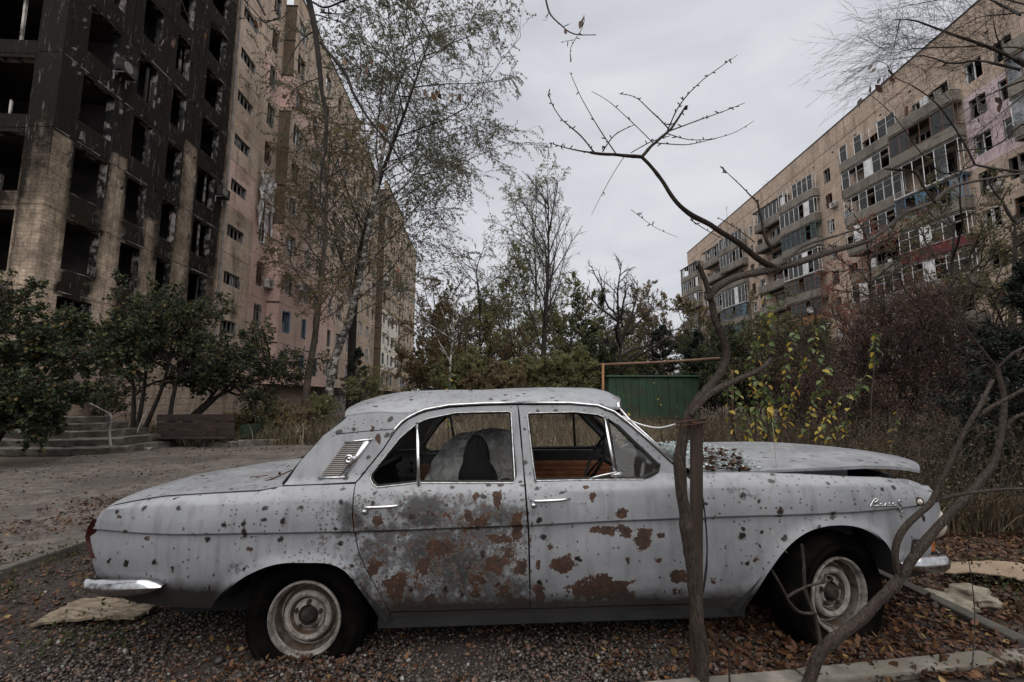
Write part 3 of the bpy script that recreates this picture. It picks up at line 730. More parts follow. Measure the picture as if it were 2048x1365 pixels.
# floors, partitions, back wall, roof
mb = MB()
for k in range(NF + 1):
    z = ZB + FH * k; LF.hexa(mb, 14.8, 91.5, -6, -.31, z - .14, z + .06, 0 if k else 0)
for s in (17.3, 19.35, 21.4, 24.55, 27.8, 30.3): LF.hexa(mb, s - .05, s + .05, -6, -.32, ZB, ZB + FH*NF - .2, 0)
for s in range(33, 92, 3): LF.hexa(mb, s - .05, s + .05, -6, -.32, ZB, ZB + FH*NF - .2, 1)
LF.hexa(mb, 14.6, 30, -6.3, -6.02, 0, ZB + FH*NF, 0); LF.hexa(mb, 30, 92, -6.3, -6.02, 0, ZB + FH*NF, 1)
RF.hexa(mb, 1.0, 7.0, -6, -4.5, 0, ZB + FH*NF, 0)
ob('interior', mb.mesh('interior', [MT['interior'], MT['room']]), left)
zr = ZB + FH*NF
for s0, s1, off in [(14.54, 30.2, 0)] + bays:
    s = s0
    while s < s1 - .1:
        e_ = min(s + 3.0, s1)
        panel(LF, left, s, e_, zr, zr + 1.25, None, MT['tile_tan'], dep=off + .02, soot=lambda a, z: .9 if a < 24 else 0, step=.5); s = e_
mb = MB(); LF.hexa(mb, 14.54, 92, -9, -.31, zr - .1, zr + .4); ob('roof', mb.mesh('roof', MT['concrete_dark']), left)
mb = MB()
for s0, s1, off in [(14.5, 30.2, 0)] + bays: LF.hexa(mb, s0, s1, -.3 + off, off + .08, zr + 1.25, zr + 1.33)
ob('coping', mb.mesh('coping', MT['concrete_dark']), left)
mb = MB(); mb.tube([LF.p(24.57, .06, z) for z in np.linspace(1.0, 29, 15)], .055, 8); ob('drainpipe', mb.mesh('drainpipe', MT['frame_grey'], True), left)
ac_unit(LF, left, 16.9, 14.1, 0.0, 'charred'); ac_unit(LF, left, 24.0, 12.2, 0.0, 'charred'); ac_unit(LF, left, 29.9, 8.55, 0.0)
ac_unit(LF, left, 33.5, 9.2, .8); ac_unit(LF, left, 35.4, 9.2, .8); ac_unit(LF, left, 64, 11.7, .9)
# shredded white insulation hanging off the pink bay
mb = MB(); rr = np.random.default_rng(4); ns, nz = 14, 22
G = np.zeros((ns, nz, 3))
for i in range(ns):
    for j in range(nz):
        s = 28.0 + 1.9 * i / (ns-1); L_ = 3.0 + 1.3 * math.sin(i * 1.1) + .8 * math.sin(i * 2.7)
        G[i, j] = LF.p(s - .2 * j / nz, .1 + .18 * abs(math.sin(i * .8 + j * .35)) + .04 * rr.random(), 15.9 - L_ * j / (nz-1))
mb.grid(G)
ob('torn_insulation', mb.mesh('torn_insulation', M2('insulation', (.35, .34, .35), (.7, .69, .69), 2.2, .8, .6, .03, c3=(.3, .26, .25), scale3=1.5), True), left)

# ------------------------------------------------------------------ right block: nine storeys with saw-tooth balconies
RB = Facade((32.93, 0), (.0186, 1), (-1, .0186))
FHr, ZBr, NR = 2.8, .9, 9
right = thing('apartment_building', 'nine storey tan panel apartment block with rows of cluttered slanting balconies', 'apartment building', (40, 50, 0))
rnd = random.Random(31)
# columns of the facade from near to far: ('w', s0, s1, window width) or ('b', s0, s1) for a balcony group of two teeth
cols = [('w', 15.0, 18.0, 1.4), ('b', 18.0, 27.5), ('w', 27.5, 29.6, 1.2), ('w', 29.6, 31.6, 1.2), ('b', 31.6, 42.8), ('w', 42.8, 45.3, 1.2), ('w', 45.3, 47.9, 1.0), ('b', 47.9, 59.6), ('w', 59.6, 62.0, 1.2), ('w', 62.0, 64.2, 1.0), ('b', 64.2, 77.0), ('w', 77.0, 79.2, 1.2), ('w', 79.2, 81.0, 1.0), ('b', 81.0, 87.5)]
corr = MT['frame_brown']
MT['parapet_grey'] = wall_mat('parapet_grey', (0.16, 0.145, 0.125), (0.26, 0.235, 0.20), False, (0.07, 0.06, 0.05))
MT['parapet_red'] = M2('parapet_red', (0.085, 0.018, 0.022), (0.12, 0.026, 0.03), 2, .6)
MT['parapet_orange'] = M2('parapet_orange', (0.26, 0.13, 0.055), (0.36, 0.19, 0.08), 2, .7)
def bal(fc, s0, s1, p0, p1, z0, style, par, seed):
    """one balcony: floor slab, parapet, railing or glazing. p0 is the depth at s0 (near end), p1 at s1 (far end)"""
    r = random.Random(seed)
    P = lambda s, d, z: fc.p(s, d, z)
    dep = lambda s: p0 + (p1 - p0) * (s - s0) / (s1 - s0)
    mb = MB(); mb.hexa(fc.p([s0, s1, s1, s0]*2, [0, 0, p1, p0]*2, [z0 - .16]*4 + [z0]*4))
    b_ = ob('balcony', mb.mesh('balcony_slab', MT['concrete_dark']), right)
    t_ = .06; ph = .92
    mb = MB()
    if par == 'none': ph = .05
    mb.hexa(fc.p([s0, s1, s1, s0]*2, [p0 - t_, p1 - t_, p1, p0]*2, [z0 + (.004 if par == 'none' else .06)]*4 + [z0 + ph]*4))
    mb.hexa(fc.p([s0, s0 + t_, s0 + t_, s0]*2, [.02, .02, p0 - t_ - .005, p0 - t_ - .005]*2, [z0 + (.004 if par == 'none' else .06)]*4 + [z0 + ph]*4))
    mb.hexa(fc.p([s1 - t_, s1, s1, s1 - t_]*2, [.02, .02, p1 - t_ - .005, p1 - t_ - .005]*2, [z0 + (.004 if par == 'none' else .06)]*4 + [z0 + ph]*4))
    ob('parapet', mb.mesh('parapet', MT['frame_white' if par == 'none' else par]), b_)
    top = z0 + FHr - .18
    def bar(a, b2, r_=.025): mb.tube([P(*a), P(*b2)], r_, 4)
    if style == 'open':
        mb = MB(); n = int((s1 - s0) / .9)
        for i in range(n + 1):
            s = s0 + (s1 - s0) * i / n
            if r.random() < .7: bar((s, dep(s) - .04, z0 + ph), (s, dep(s) - .04, z0 + ph + r.choice([.25, .25, 1.4])), .018)
        bar((s0, p0 - .04, z0 + ph + .25), (s1, p1 - .04, z0 + ph + .25), .018)
        if r.random() < .6: bar((s0 + .2, p0 - .1, z0 + 2.2), (s1 - .2, p1 - .2, z0 + 2.15), .012)
        ob('railing', mb.mesh('railing', MT['frame_grey']), b_)
        # things stored behind it
        mb = MB()
        for _ in range(r.randrange(2, 5)):
            s = r.uniform(s0 + .4, s1 - .9); h = r.uniform(1.0, 2.0)
            M = fc.M(s, dep(s) - r.uniform(.35, .6), z0 + .02)
            mb.box((0, 0, 0), (r.uniform(.08, .7), .1, h), M=M @ Matrix.Rotation(r.uniform(-.15, .15), 4, 'Y'), m=r.randrange(3))
        ob('stored_boards', mb.mesh('stored_boards', [MT['frame_grey'], MT['frame_brown'], MT['frame_white']]), b_)
    else:
        fm = {'white': 'frame_white', 'blue': 'frame_blue', 'green': 'frame_green', 'brown': 'frame_brown'}[style]
        mb = MB(); zb = z0 + ph
        n = max(3, int((s1 - s0) / .75))
        for i in range(n + 1):
            s = s0 + (s1 - s0) * i / n; bar((s, dep(s) - .04, zb), (s, dep(s) - .04, top), .035)
        for z in (zb + .03, top - .04) + ((zb + (top - zb) * .65,) if r.random() < .5 else ()): bar((s0, p0 - .04, z), (s1, p1 - .04, z), .035)
        for sx, pe in ((s0, p0), (s1, p1)):
            for z in (zb + .03, top - .04): bar((sx, .05, z), (sx, pe - .04, z), .035)
            bar((sx, pe * .5, zb), (sx, pe * .5, top), .03)
        ob('glazing_frame', mb.mesh('glazing_frame', MT[fm]), b_)
        for i in range(n):
            if r.random() < .35: continue
            mb = MB(); a = s0 + (s1 - s0) * i / n + .04; c = s0 + (s1 - s0) * (i + 1) / n - .04
            mb.hexa(fc.p([a, c, c, a]*2, [dep(a) - .045, dep(c) - .045, dep(c) - .04, dep(a) - .04]*2, [zb + .06]*4 + [top - .07]*4))
            ob('pane', mb.mesh('pane', MT['glass']), b_)
        if r.random() < .5:            # a solid sheet closing part of it
            mb = MB(); i = r.randrange(n - 1); a = s0 + (s1 - s0) * i / n + .03; c = s0 + (s1 - s0) * (i + 1.0) / n - .03
            mb.hexa(fc.p([a, c, c, a]*2, [dep(a) - .035, dep(c) - .035, dep(c) - .02, dep(a) - .02]*2, [zb + .06]*4 + [top - .07]*4))
            ob('cover_sheet', mb.mesh('cover_sheet', MT[fm]), b_)
    if z0 > ZBr + FHr * (NR - 1) - .1 and r.random() < .4:
        mb = MB(); mb.hexa(fc.p([s0 - .1, s1 + .1, s1 + .1, s0 - .1]*2, [0, 0, p1 + .15, p0 + .15]*2, [top + .02]*4 + [top + .09]*4)); ob('balcony_roof', mb.mesh('balcony_roof', MT['concrete_dark']), b_)
force = {(31.6, 4): ('white', 'parapet_red'), (31.6, 6): ('white', 'none'), (31.6, 5): ('blue', 'parapet_grey'), (31.6, 3): ('white', 'parapet_grey'), (31.6, 7): ('brown', 'parapet_grey'),
         (47.9, 5): ('white', 'none'), (47.9, 3): ('brown', 'parapet_orange'), (47.9, 6): ('green', 'parapet_grey'), (47.9, 2): ('white', 'none'),
         (64.2, 5): ('white', 'none'), (64.2, 4): ('blue', 'parapet_grey'), (64.2, 3): ('green', 'parapet_grey'), (81.0, 4): ('white', 'none')}
for c in cols:
    for k in range(NR):
        z0 = ZBr + FHr * k
        if c[0] == 'w':
            a0, a1, ww = c[1], c[2], c[3]; cc = (a0 + a1) / 2
            mt = 'render_lilac' if (a0 in (27.5, 29.6) and k in (6, 7)) else 'render_tan'
            panel(RB, right, a0, a1, z0, z0 + FHr, (cc - ww/2, cc + ww/2, z0 + .85, z0 + 2.35), MT[mt], step=1.0)
            window(RB, right, cc, z0 + .85, ww, 1.5, 0, 2, rnd.choice(['frame_white', 'frame_white', 'frame_grey', 'frame_brown']), rows=(.7,) if rnd.random() < .4 else (), glass=rnd.choice([0, None, 3, 8]), open_=rnd.choice([None, 1.0]))
            if rnd.random() < .12: ac_unit(RB, right, a0 + .4, z0 + .5, 0)
        else:
            s0, s1 = c[1], c[2]; mid = s0 + (s1 - s0) * .46
            teeth = [(s0, mid), (mid + .02, s1)] if s1 - s0 > 8 else [(s0, s1)]
            for ti, (a0, a1) in enumerate(teeth):
                cc = (a0 + a1) / 2
                panel(RB, right, a0, a1, z0, z0 + FHr, (cc - 1.6, cc + 1.6, z0 + .15, z0 + 2.3), MT['render_tan'], step=1.0)
                window(RB, right, cc + .5, z0 + .9, 1.8, 1.4, 0, 3, rnd.choice(['frame_white', 'frame_grey', 'frame_brown']), glass=rnd.choice([0, 3, None]))
                st = rnd.choice(['open', 'open', 'white', 'white', 'brown', 'white', 'green']); pr = 'parapet_grey'
                if ti == 0 and (s0, k) in force: st, pr = force[(s0, k)]
                elif ti == 1: st = rnd.choice(['open', 'open', 'white', 'white', 'brown'])
                if k == 0 and st == 'open': st = 'brown'
                bal(RB, a0 + .05, a1 - .05, 0.65 if ti else 0.75, 1.3 if ti else 1.5, z0, st, pr, int(s0 * 10) + k * 7 + ti)
                if rnd.random() < .07: dish(RB, right, a0 + 1.2, z0 + 1.5, .8, .36)
zr = ZBr + FHr * NR
s = 15.0
while s < 87.4:
    e_ = min(s + 3.2, 87.5)
    panel(RB, right, s, e_, zr, zr + 1.5, None, MT['render_tan'], step=1); panel(RB, right, s, e_, zr + 1.5, zr + 3.4, None, MT['render_tan'], step=1, dep=.03)
    mb = MB(); cc = (s + e_) / 2; RB.hexa(mb, cc - .14, cc + .14, .0, .012, zr + .75, zr + .9); ob('vent_hole', mb.mesh('vent_hole', MT['black']), right)
    s = e_
RE = Facade(tuple((RB.B + 87.5 * RB.D)[:2]), (1, 0), (0, 1))
mb = MB()
RB.hexa(mb, 15, 87.5, -9, -.31, zr + 2.8, zr + 3.1); RB.hexa(mb, 15, 87.5, -.3, .09, zr + 3.41, zr + 3.5)
ob('roof', mb.mesh('roof', MT['concrete_dark']), right)
mb = MB()
for k in range(NR + 1): RB.hexa(mb, 15, 87.3, -6, -.31, ZBr + FHr*k - .14, ZBr + FHr*k + .05)
for s in range(15, 88, 3): RB.hexa(mb, s, s + .1, -6, -.32, ZBr, zr - .2)
RB.hexa(mb, 15, 87.5, -6.3, -6.02, 0, zr + 3); RB.hexa(mb, 87.2, 87.5, -6, -.31, 0, zr + 3)
ob('interior', mb.mesh('interior', MT['room']), right)
mb = MB(); RB.hexa(mb, 15, 87.5, -.35, -.01, -.2, ZBr); ob('plinth', mb.mesh('plinth', MT['concrete_dark']), right)
mb = MB(); mb.tube([RB.p(72, -1, zr + 3.4), RB.p(72, -1, zr + 6.4)], .03, 4); mb.tube([RB.p(71.5, -1, zr + 6), RB.p(72.5, -1, zr + 6)], .02, 4)
for q in range(4): mb.tube([RB.p(58.5 + q*.5, -.6, zr + 3.4), RB.p(58.6 + q*.5, -.6, zr + 4.3 + .2*(q % 2))], .03, 4)
ob('roof_aerial', mb.mesh('roof_aerial', MT['frame_grey']), right)

# ================================================================== TREES AND PLANTS
def tubes_arrays(polys, ribbon=False):
    """polys: list of (points (n,3), radii (n,)); returns verts and quads for all, grouped by length so numpy does the work"""
    grp = {}
    for p, r_ in polys:
        k = 3 if r_[0] < .03 else (5 if r_[0] < .09 else 9)
        grp.setdefault((len(p), k), []).append((p, r_))
    VV, QQ, off = [], [], 0
    if ribbon: grp = {(n, 2 if k == 3 else k): L_ for (n, k), L_ in grp.items()}
    for (n, k), L_ in grp.items():
        P = np.array([a for a, _ in L_], dtype=float); Rr = np.array([b for _, b in L_], dtype=float); m = len(L_)
        T = np.gradient(P, axis=1); T /= np.linalg.norm(T, axis=2, keepdims=True) + 1e-9
        ref = np.array([0.43, 0.81, 0.11])
        A = np.cross(T, ref); A /= np.linalg.norm(A, axis=2, keepdims=True) + 1e-9
        B = np.cross(T, A); a = np.arange(k) * 2 * math.pi / k
        V = P[:, :, None, :] + Rr[:, :, None, None] * (np.cos(a)[None, None, :, None] * A[:, :, None] + np.sin(a)[None, None, :, None] * B[:, :, None])
        i = np.arange(n - 1)[:, None] * k; c = np.arange(1 if k == 2 else k)[None]; d = (c + 1) % k
        q = np.stack(np.broadcast_arrays(i + c, i + d, i + k + d, i + k + c), -1).reshape(-1, 4)
        QQ.append((q[None] + (np.arange(m) * n * k)[:, None, None] + off).reshape(-1, 4))
        VV.append(V.reshape(-1, 3)); off += m * n * k
    return np.concatenate(VV), np.concatenate(QQ)

class Grow:
    def __init__(s, seed, levels):
        s.rmin = .003; s.r = random.Random(seed); s.lv = levels; s.big = []; s.fine = []; s.leaf = []
    def branch(s, p, d, L_, rad, lev):
        r = s.r; c = s.lv[lev]; n = c.get('n', 4); wnd = c.get('w', .18); up = c.get('up', 0.0)
        x, y, z = p; dx, dy, dz = d; st = L_ / n; pts = [(x, y, z)]; dirs = []
        for i in range(n):
            dx += r.gauss(0, wnd); dy += r.gauss(0, wnd); dz += r.gauss(0, wnd) + up
            q = math.sqrt(dx*dx + dy*dy + dz*dz) + 1e-9; dx /= q; dy /= q; dz /= q
            x += dx*st; y += dy*st; z += dz*st; pts.append((x, y, z)); dirs.append((dx, dy, dz))
        tip = c.get('tip', .25)
        s.add(pts, [rad * (1 - (1 - tip) * i / n) for i in range(n + 1)], lev)
        s.kids(pts, dirs, L_, rad, lev)
    def add(s, pts, rads, lev):
        (s.big if lev < s.lv[-1].get('split', 2) else s.fine).append((pts, rads))
    def kids(s, pts, dirs, L_, rad, lev):
        r = s.r; c = s.lv[lev]; n = len(dirs)
        if lev == len(s.lv) - 1:
            for _ in range(c.get('leaf', 0)):
                t = r.uniform(.15, 1) * n; i = min(int(t), n - 1); f = t - i; a, b = pts[i], pts[i+1]
                s.leaf.append((a[0]+(b[0]-a[0])*f, a[1]+(b[1]-a[1])*f, a[2]+(b[2]-a[2])*f))
            return
        k = c.get('k', 4); t0 = c.get('t0', .25)
        for j in range(k):
            t = t0 + (1 - t0) * (j + r.random()) / k; u = t * n; i = min(int(u), n - 1); f = u - i; a, b = pts[i], pts[i+1]
            p = (a[0]+(b[0]-a[0])*f, a[1]+(b[1]-a[1])*f, a[2]+(b[2]-a[2])*f)
            D = dirs[i]; ang = R(r.gauss(c.get('a', 45), c.get('as', 10)))
            # a random direction square to D
            vx, vy, vz = r.gauss(0, 1), r.gauss(0, 1), r.gauss(0, 1); q = vx*D[0] + vy*D[1] + vz*D[2]
            vx -= q*D[0]; vy -= q*D[1]; vz -= q*D[2]; q = math.sqrt(vx*vx + vy*vy + vz*vz) + 1e-9; sn, cs = math.sin(ang) / q, math.cos(ang)
            d2 = (D[0]*cs + vx*sn, D[1]*cs + vy*sn, D[2]*cs + vz*sn)
            prof = c.get('prof'); lr = c.get('lr', .5)
            l2 = L_ * lr * (prof(t) if prof else (1.1 - .6 * t)) * r.uniform(.75, 1.2)
            s.branch(p, d2, l2, max(s.rmin, min(rad * c.get('rr', .5), rad * (1 - .6 * t))), lev + 1)
def resamp(pts, n):
    P = np.array([tuple(p) for p in pts]); d = np.concatenate([[0], np.cumsum(np.linalg.norm(np.diff(P, axis=0), axis=1))])
    # smooth (Catmull-Rom) through the measured points
    t = np.linspace(0, d[-1], n); out = []
    for q in t:
        i = min(max(np.searchsorted(d, q) - 1, 0), len(P) - 2); f = (q - d[i]) / (d[i+1] - d[i] + 1e-9)
        p0 = P[max(i-1, 0)]; p1 = P[i]; p2 = P[i+1]; p3 = P[min(i+2, len(P)-1)]
        out.append(.5 * ((2*p1) + (-p0+p2)*f + (2*p0-5*p1+4*p2-p3)*f*f + (-p0+3*p1-3*p2+p3)*f**3))
    return np.array(out)
NTRI = [0]
def plant(name, label, cat, base, g, bark, fine=None, leafm=None, lsize=.08, group=None, wid=.55, crown='crown', droop=None, tints=None, seed=0):
    o = thing(name, label, cat, base, group)
    if g.big:
        V, Q = tubes_arrays(g.big); ob('trunk', np_mesh('trunk', V, Q, None, True, None, None, [MT[bark]]), o); NTRI[0] += 2 * len(Q)
    if g.fine:
        V, Q = tubes_arrays(g.fine, base[1] > 11); ob('twigs', np_mesh('twigs', V, Q, None, True, None, None, [MT[fine or bark]]), o, kind='stuff'); NTRI[0] += 2 * len(Q)
    if g.leaf and leafm:
        rg = np.random.default_rng(seed + 5)
        V, Q, tint = leaves(np.array(g.leaf), lsize, rg, wid=wid, ax=droop, tint=tints)
        ob(crown, np_mesh(crown, V, Q, None, False, {'tint': tint}, None, [MT[leafm]]), o, kind='stuff'); NTRI[0] += 2 * len(Q)
    return o
def trunk_on(g, pts, r0, r1, lev=0, n=14):
    P = resamp(pts, n); D = np.diff(P, axis=0); L_ = float(np.linalg.norm(D, axis=1).sum()); D /= np.linalg.norm(D, axis=1)[:, None] + 1e-9
    P = [tuple(map(float, p)) for p in P]; D = [tuple(map(float, p)) for p in D]
    g.add(P, [r0 + (r1 - r0) * i / (n - 1) for i in range(n)], lev); g.kids(P, D, L_, r0, lev)

# birches beside the left block ------------------------------------------------------
bell = lambda t: .35 + .75 * math.sin(math.pi * min(1, max(0, (t - .12) / .95)) ** .8)
g = Grow(1, [dict(k=34, t0=.22, a=46, lr=.36, prof=bell, rr=.17), dict(n=6, k=13, t0=.15, a=42, lr=.42, w=.12, up=.03, rr=.38), dict(n=4, k=7, t0=.1, a=40, lr=.55, w=.2, up=-.10, rr=.4), dict(n=3, w=.16, up=-.22, leaf=24, split=2)])
g.rmin = .006; Y = 27.5
trunk_on(g, [W(x, y, Y + dy) for x, y, dy in ((654, 842, 0), (660, 765, 0), (675, 700, .2), (699, 640, .4), (722, 540, .6), (742, 430, .8), (765, 310, .8), (790, 180, .6), (812, 60, .5))], .27, .03)
plant('birch_tree', 'tall birch with leaning white stem and thin hanging foliage beside the left block', 'tree', Gp(654, 842), g, 'bark_birch', 'twig_grey', 'leaf_birch', .108, droop=(0, 0, -.5))
g = Grow(2, [dict(k=30, t0=.25, a=48, lr=.36, prof=bell, rr=.17), dict(n=6, k=13, t0=.15, a=42, lr=.42, w=.12, up=.03, rr=.38), dict(n=4, k=7, t0=.1, a=40, lr=.55, w=.2, up=-.10, rr=.4), dict(n=3, w=.16, up=-.22, leaf=24, split=2)])
g.rmin = .006; Y = 29.5
trunk_on(g, [W(x, y, Y) for x, y in ((700, 836), (703, 760), (706, 640), (722, 500), (760, 360), (815, 210), (862, 70))], .30, .03)
plant('birch_tree', 'dark stemmed birch standing closest to the sky gap, its crown reaching out over it', 'tree', Gp(700, 836), g, 'bark_dark', 'twig_grey', 'leaf_birch', .108, droop=(0, 0, -.5), seed=1)
g = Grow(3, [dict(k=28, t0=.25, a=62, lr=.27, prof=lambda t: 1.15 - .55 * t, rr=.17), dict(n=5, k=10, t0=.2, a=45, lr=.42, w=.14, up=.03, rr=.4), dict(n=4, k=5, t0=.2, a=42, lr=.5, w=.2, up=-.04, rr=.4), dict(n=3, w=.2, up=-.06, leaf=14, split=2)])
trunk_on(g, [W(x, y, 24) for x, y in ((606, 845), (615, 760), (629, 680), (640, 590), (650, 470), (655, 360), (661, 270), (664, 215))], .20, .008)
plant('street_tree', 'slim dark tree with bare horizontal branches in front of the pink facade', 'tree', Gp(606, 845), g, 'bark_brown', 'twig_brown', 'leaf_autumn', .085)

# lilacs and the big bush on the left --------------------------------------------------
def bush(seed, base, stems, Hh, spread, leaf, ls, label, name='lilac_bush', bark='bark_dark', leafm='leaf_green', k=(9, 7, 6), nleaf=7, up=.03, group=None, wid=.55, cat='bush', fine='twig_brown', t0=.35, droop=None, rad=.05):
    g = Grow(seed, [dict(n=6, k=k[0], t0=t0, a=48, as_=12, lr=.52, w=.10, up=.02, rr=.55), dict(n=4, k=k[1], t0=.2, a=45, lr=.55, w=.2, up=up), dict(n=3, k=k[2], t0=.15, a=45, lr=.6, w=.25, up=up), dict(n=2, w=.2, up=0, leaf=nleaf, split=2)])
    r = random.Random(seed)
    for i in range(stems):
        a = 2 * math.pi * (i + r.random()) / stems; rr = spread * r.uniform(.1, 1.0)
        d = (math.cos(a) * rr / Hh, math.sin(a) * rr / Hh, 1.0)
        g.branch((base[0] + math.cos(a) * .15, base[1] + math.sin(a) * .15, base[2]), d, Hh * r.uniform(.7, .95), rad * r.uniform(.7, 1.2), 0)
    return plant(name, label, cat, base, g, bark, fine, leafm if leaf else None, ls, group, wid, seed=seed, droop=droop)
def leaning(seed, trunks, r0, lv, bark, fine, leafm, ls, name, label, cat='bush', wid=.55, droop=None, rtip=.012):
    g = Grow(seed, lv)
    for pts in trunks: trunk_on(g, pts, r0, rtip, n=9)
    return plant(name, label, cat, trunks[0][0], g, bark, fine, leafm, ls, wid=wid, seed=seed, droop=droop)
LV = [dict(k=13, t0=.42, a=55, lr=.46, prof=lambda t: 1.0, rr=.5), dict(n=4, k=9, t0=.2, a=48, lr=.5, w=.2, up=.02), dict(n=3, k=6, t0=.15, a=48, lr=.55, w=.25), dict(n=2, w=.25, leaf=8, split=2)]
q = 13.4
leaning(11, [[W(x, y, q) for x, y in s] for s in (((265, 872), (268, 800), (264, 750), (250, 700), (235, 650)), ((285, 868), (315, 800), (328, 765), (340, 715), (346, 655)), ((338, 855), (345, 800), (358, 750), (378, 695), (392, 645)), ((272, 872), (285, 800), (293, 730), (298, 640)))], .075, LV, 'bark_dark', 'twig_brown', 'leaf_green', .082, 'lilac_bush', 'dense green lilac with several dark stems behind the plank bench', wid=.7)
LV2 = [dict(k=11, t0=.5, a=60, lr=.42, prof=lambda t: 1.0, rr=.5), dict(n=4, k=8, t0=.2, a=48, lr=.55, w=.2, up=.01), dict(n=3, k=6, t0=.15, a=48, lr=.55, w=.25), dict(n=2, w=.25, leaf=7, split=2)]
q = 14.2
leaning(12, [[W(x, y, q) for x, y in s] for s in (((365, 850), (410, 808), (470, 775), (520, 742), (555, 722)), ((372, 850), (430, 798), (475, 755), (500, 708)), ((368, 850), (410, 808), (440, 770), (458, 730)))], .085, LV2, 'bark_dark', 'twig_brown', 'leaf_green', .078, 'lilac_bush', 'green lilac whose dark trunk leans over to the pink facade', wid=.7)
q = 9.6
LV3 = [dict(k=15, t0=.2, a=60, lr=.42, prof=lambda t: 1.0, rr=.5), dict(n=4, k=9, t0=.2, a=48, lr=.5, w=.2, up=.0), dict(n=3, k=6, t0=.15, a=48, lr=.55, w=.25), dict(n=2, w=.25, leaf=8, split=2)]
leaning(13, [[W(x, y, q) for x, y in s] for s in (((-30, 905), (10, 800), (40, 720), (60, 630)), ((-60, 905), (-50, 800), (-30, 700), (-20, 610)), ((-20, 905), (40, 815), (85, 755), (125, 700)), ((-80, 900), (-20, 800), (30, 780), (80, 790)))], .06, LV3, 'bark_dark', 'twig_brown', 'leaf_green', .08, 'guelder_bush', 'large leafy green bush overhanging the entrance steps', wid=.75)
bush(14, Gp(200, 868), 6, 1.9, .5, True, .09, 'thin young shrub with scattered leaves against the plinth tiles', 'shrub', k=(6, 4, 4), nleaf=4, t0=.2, rad=.02)

# trees beyond the car ------------------------------------------------------------
g = Grow(21, [dict(k=24, t0=.28, a=30, as_=6, lr=.42, prof=lambda t: 1.25 - .85 * t, rr=.2), dict(n=6, k=10, t0=.2, a=26, lr=.36, w=.05, up=.055, rr=.42), dict(n=4, k=5, t0=.2, a=28, lr=.45, w=.07, up=.05, rr=.4), dict(n=2, w=.1, up=.03, leaf=1, split=2)])
g.rmin = .010
trunk_on(g, [W(x, y, 30) for x, y in ((1078, 842), (1086, 740), (1090, 640), (1096, 560), (1097, 480), (1096, 405))], .26, .02)
plant('poplar_tree', 'tall bare upright tree rising alone in the middle of the sky gap', 'tree', Gp(1078, 842), g, 'bark_dark', 'twig_grey', 'leaf_birch', .07)
g = Grow(22, [dict(k=24, t0=.3, a=45, lr=.34, prof=bell, rr=.2), dict(n=5, k=10, t0=.2, a=42, lr=.42, w=.15, up=.03, rr=.4), dict(n=4, k=6, t0=.1, a=40, lr=.6, w=.2, up=-.12, rr=.4), dict(n=3, w=.16, up=-.25, leaf=12, split=2)])
g.rmin = .008
trunk_on(g, [W(x, y, 42) for x, y in ((1060, 828), (1066, 700), (1072, 560), (1062, 400))], .24, .03)
plant('birch_tree', 'olive leaved birch standing behind the tall bare upright tree', 'tree', Gp(1060, 828), g, 'bark_birch', 'twig_grey', 'leaf_olive', .11, droop=(0, 0, -.5))
def roundtree(seed, px, Y, ytop, name, label, leafm, nleaf, ls, bark='bark_dark', fine='twig_brown', k=(16, 8, 6), a=45, lr=.45, t0=.3, rad=.16, lean=0, rr=.3, group=None):
    g = Grow(seed, [dict(k=k[0], t0=t0, a=a, lr=lr, prof=lambda t: 1.15 - .5 * t, rr=rr), dict(n=5, k=k[1], t0=.25, a=40, lr=.48, w=.18, up=.05, rr=.42), dict(n=4, k=k[2], t0=.2, a=42, lr=.5, w=.22, up=.02, rr=.42), dict(n=2, w=.2, leaf=nleaf, split=2)])
    g.rmin = .0003 * Y; b = W(px, 795, Y); b.z = 0
    t = W(px + lean, ytop, Y)
    trunk_on(g, [b, b.lerp(t, .35) + Vector((g.r.uniform(-.3, .3), 0, 0)), b.lerp(t, .7) + Vector((g.r.uniform(-.4, .4), 0, 0)), t], rad, .02)
    return plant(name, label, 'tree', b, g, bark, fine, leafm if nleaf else None, ls, seed=seed, group=group)
roundtree(23, 1222, 30, 625, 'orchard_tree', 'small bare forked tree above the green metal container', None, 0, .1, k=(11, 8, 7), a=42, lr=.80, t0=.35, rad=.19, lean=10, rr=.55)
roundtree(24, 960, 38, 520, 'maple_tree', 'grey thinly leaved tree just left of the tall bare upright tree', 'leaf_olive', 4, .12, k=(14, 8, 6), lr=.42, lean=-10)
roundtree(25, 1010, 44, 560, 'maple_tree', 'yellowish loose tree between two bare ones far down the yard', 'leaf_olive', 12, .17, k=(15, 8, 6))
roundtree(26, 870, 40, 600, 'plum_tree', 'reddish brown twiggy tree next to the far end of the left block', 'leaf_autumn', 10, .15, fine='twig_red', k=(16, 9, 6), a=52, t0=.15)
roundtree(27, 915, 33, 640, 'plum_tree', 'low rusty brown tree around the slim white birch stem', 'leaf_autumn', 10, .12, fine='twig_red', k=(16, 9, 6), a=55, t0=.12, lr=.5)
roundtree(28, 985, 33, 675, 'hawthorn_tree', 'wide low olive bush left of the central tree foot', 'leaf_olive', 14, .13, k=(16, 8, 6), a=60, t0=.1, lr=.55)
roundtree(29, 1145, 36, 615, 'hawthorn_tree', 'rounded olive green tree right of the central tree foot', 'leaf_olive', 16, .14, k=(16, 8, 6), a=55, t0=.12, lr=.5)
roundtree(30, 1190, 38, 625, 'apple_tree', 'dark green rounded tree left of the pipe frame', 'leaf_green', 16, .15, k=(15, 8, 6), a=52, t0=.2, lr=.46)
roundtree(31, 1040, 31, 700, 'hawthorn_tree', 'brown thicket tree at the foot of the central trees', 'leaf_autumn', 9, .12, fine='twig_red', k=(16, 8, 6), a=62, t0=.1, lr=.65)
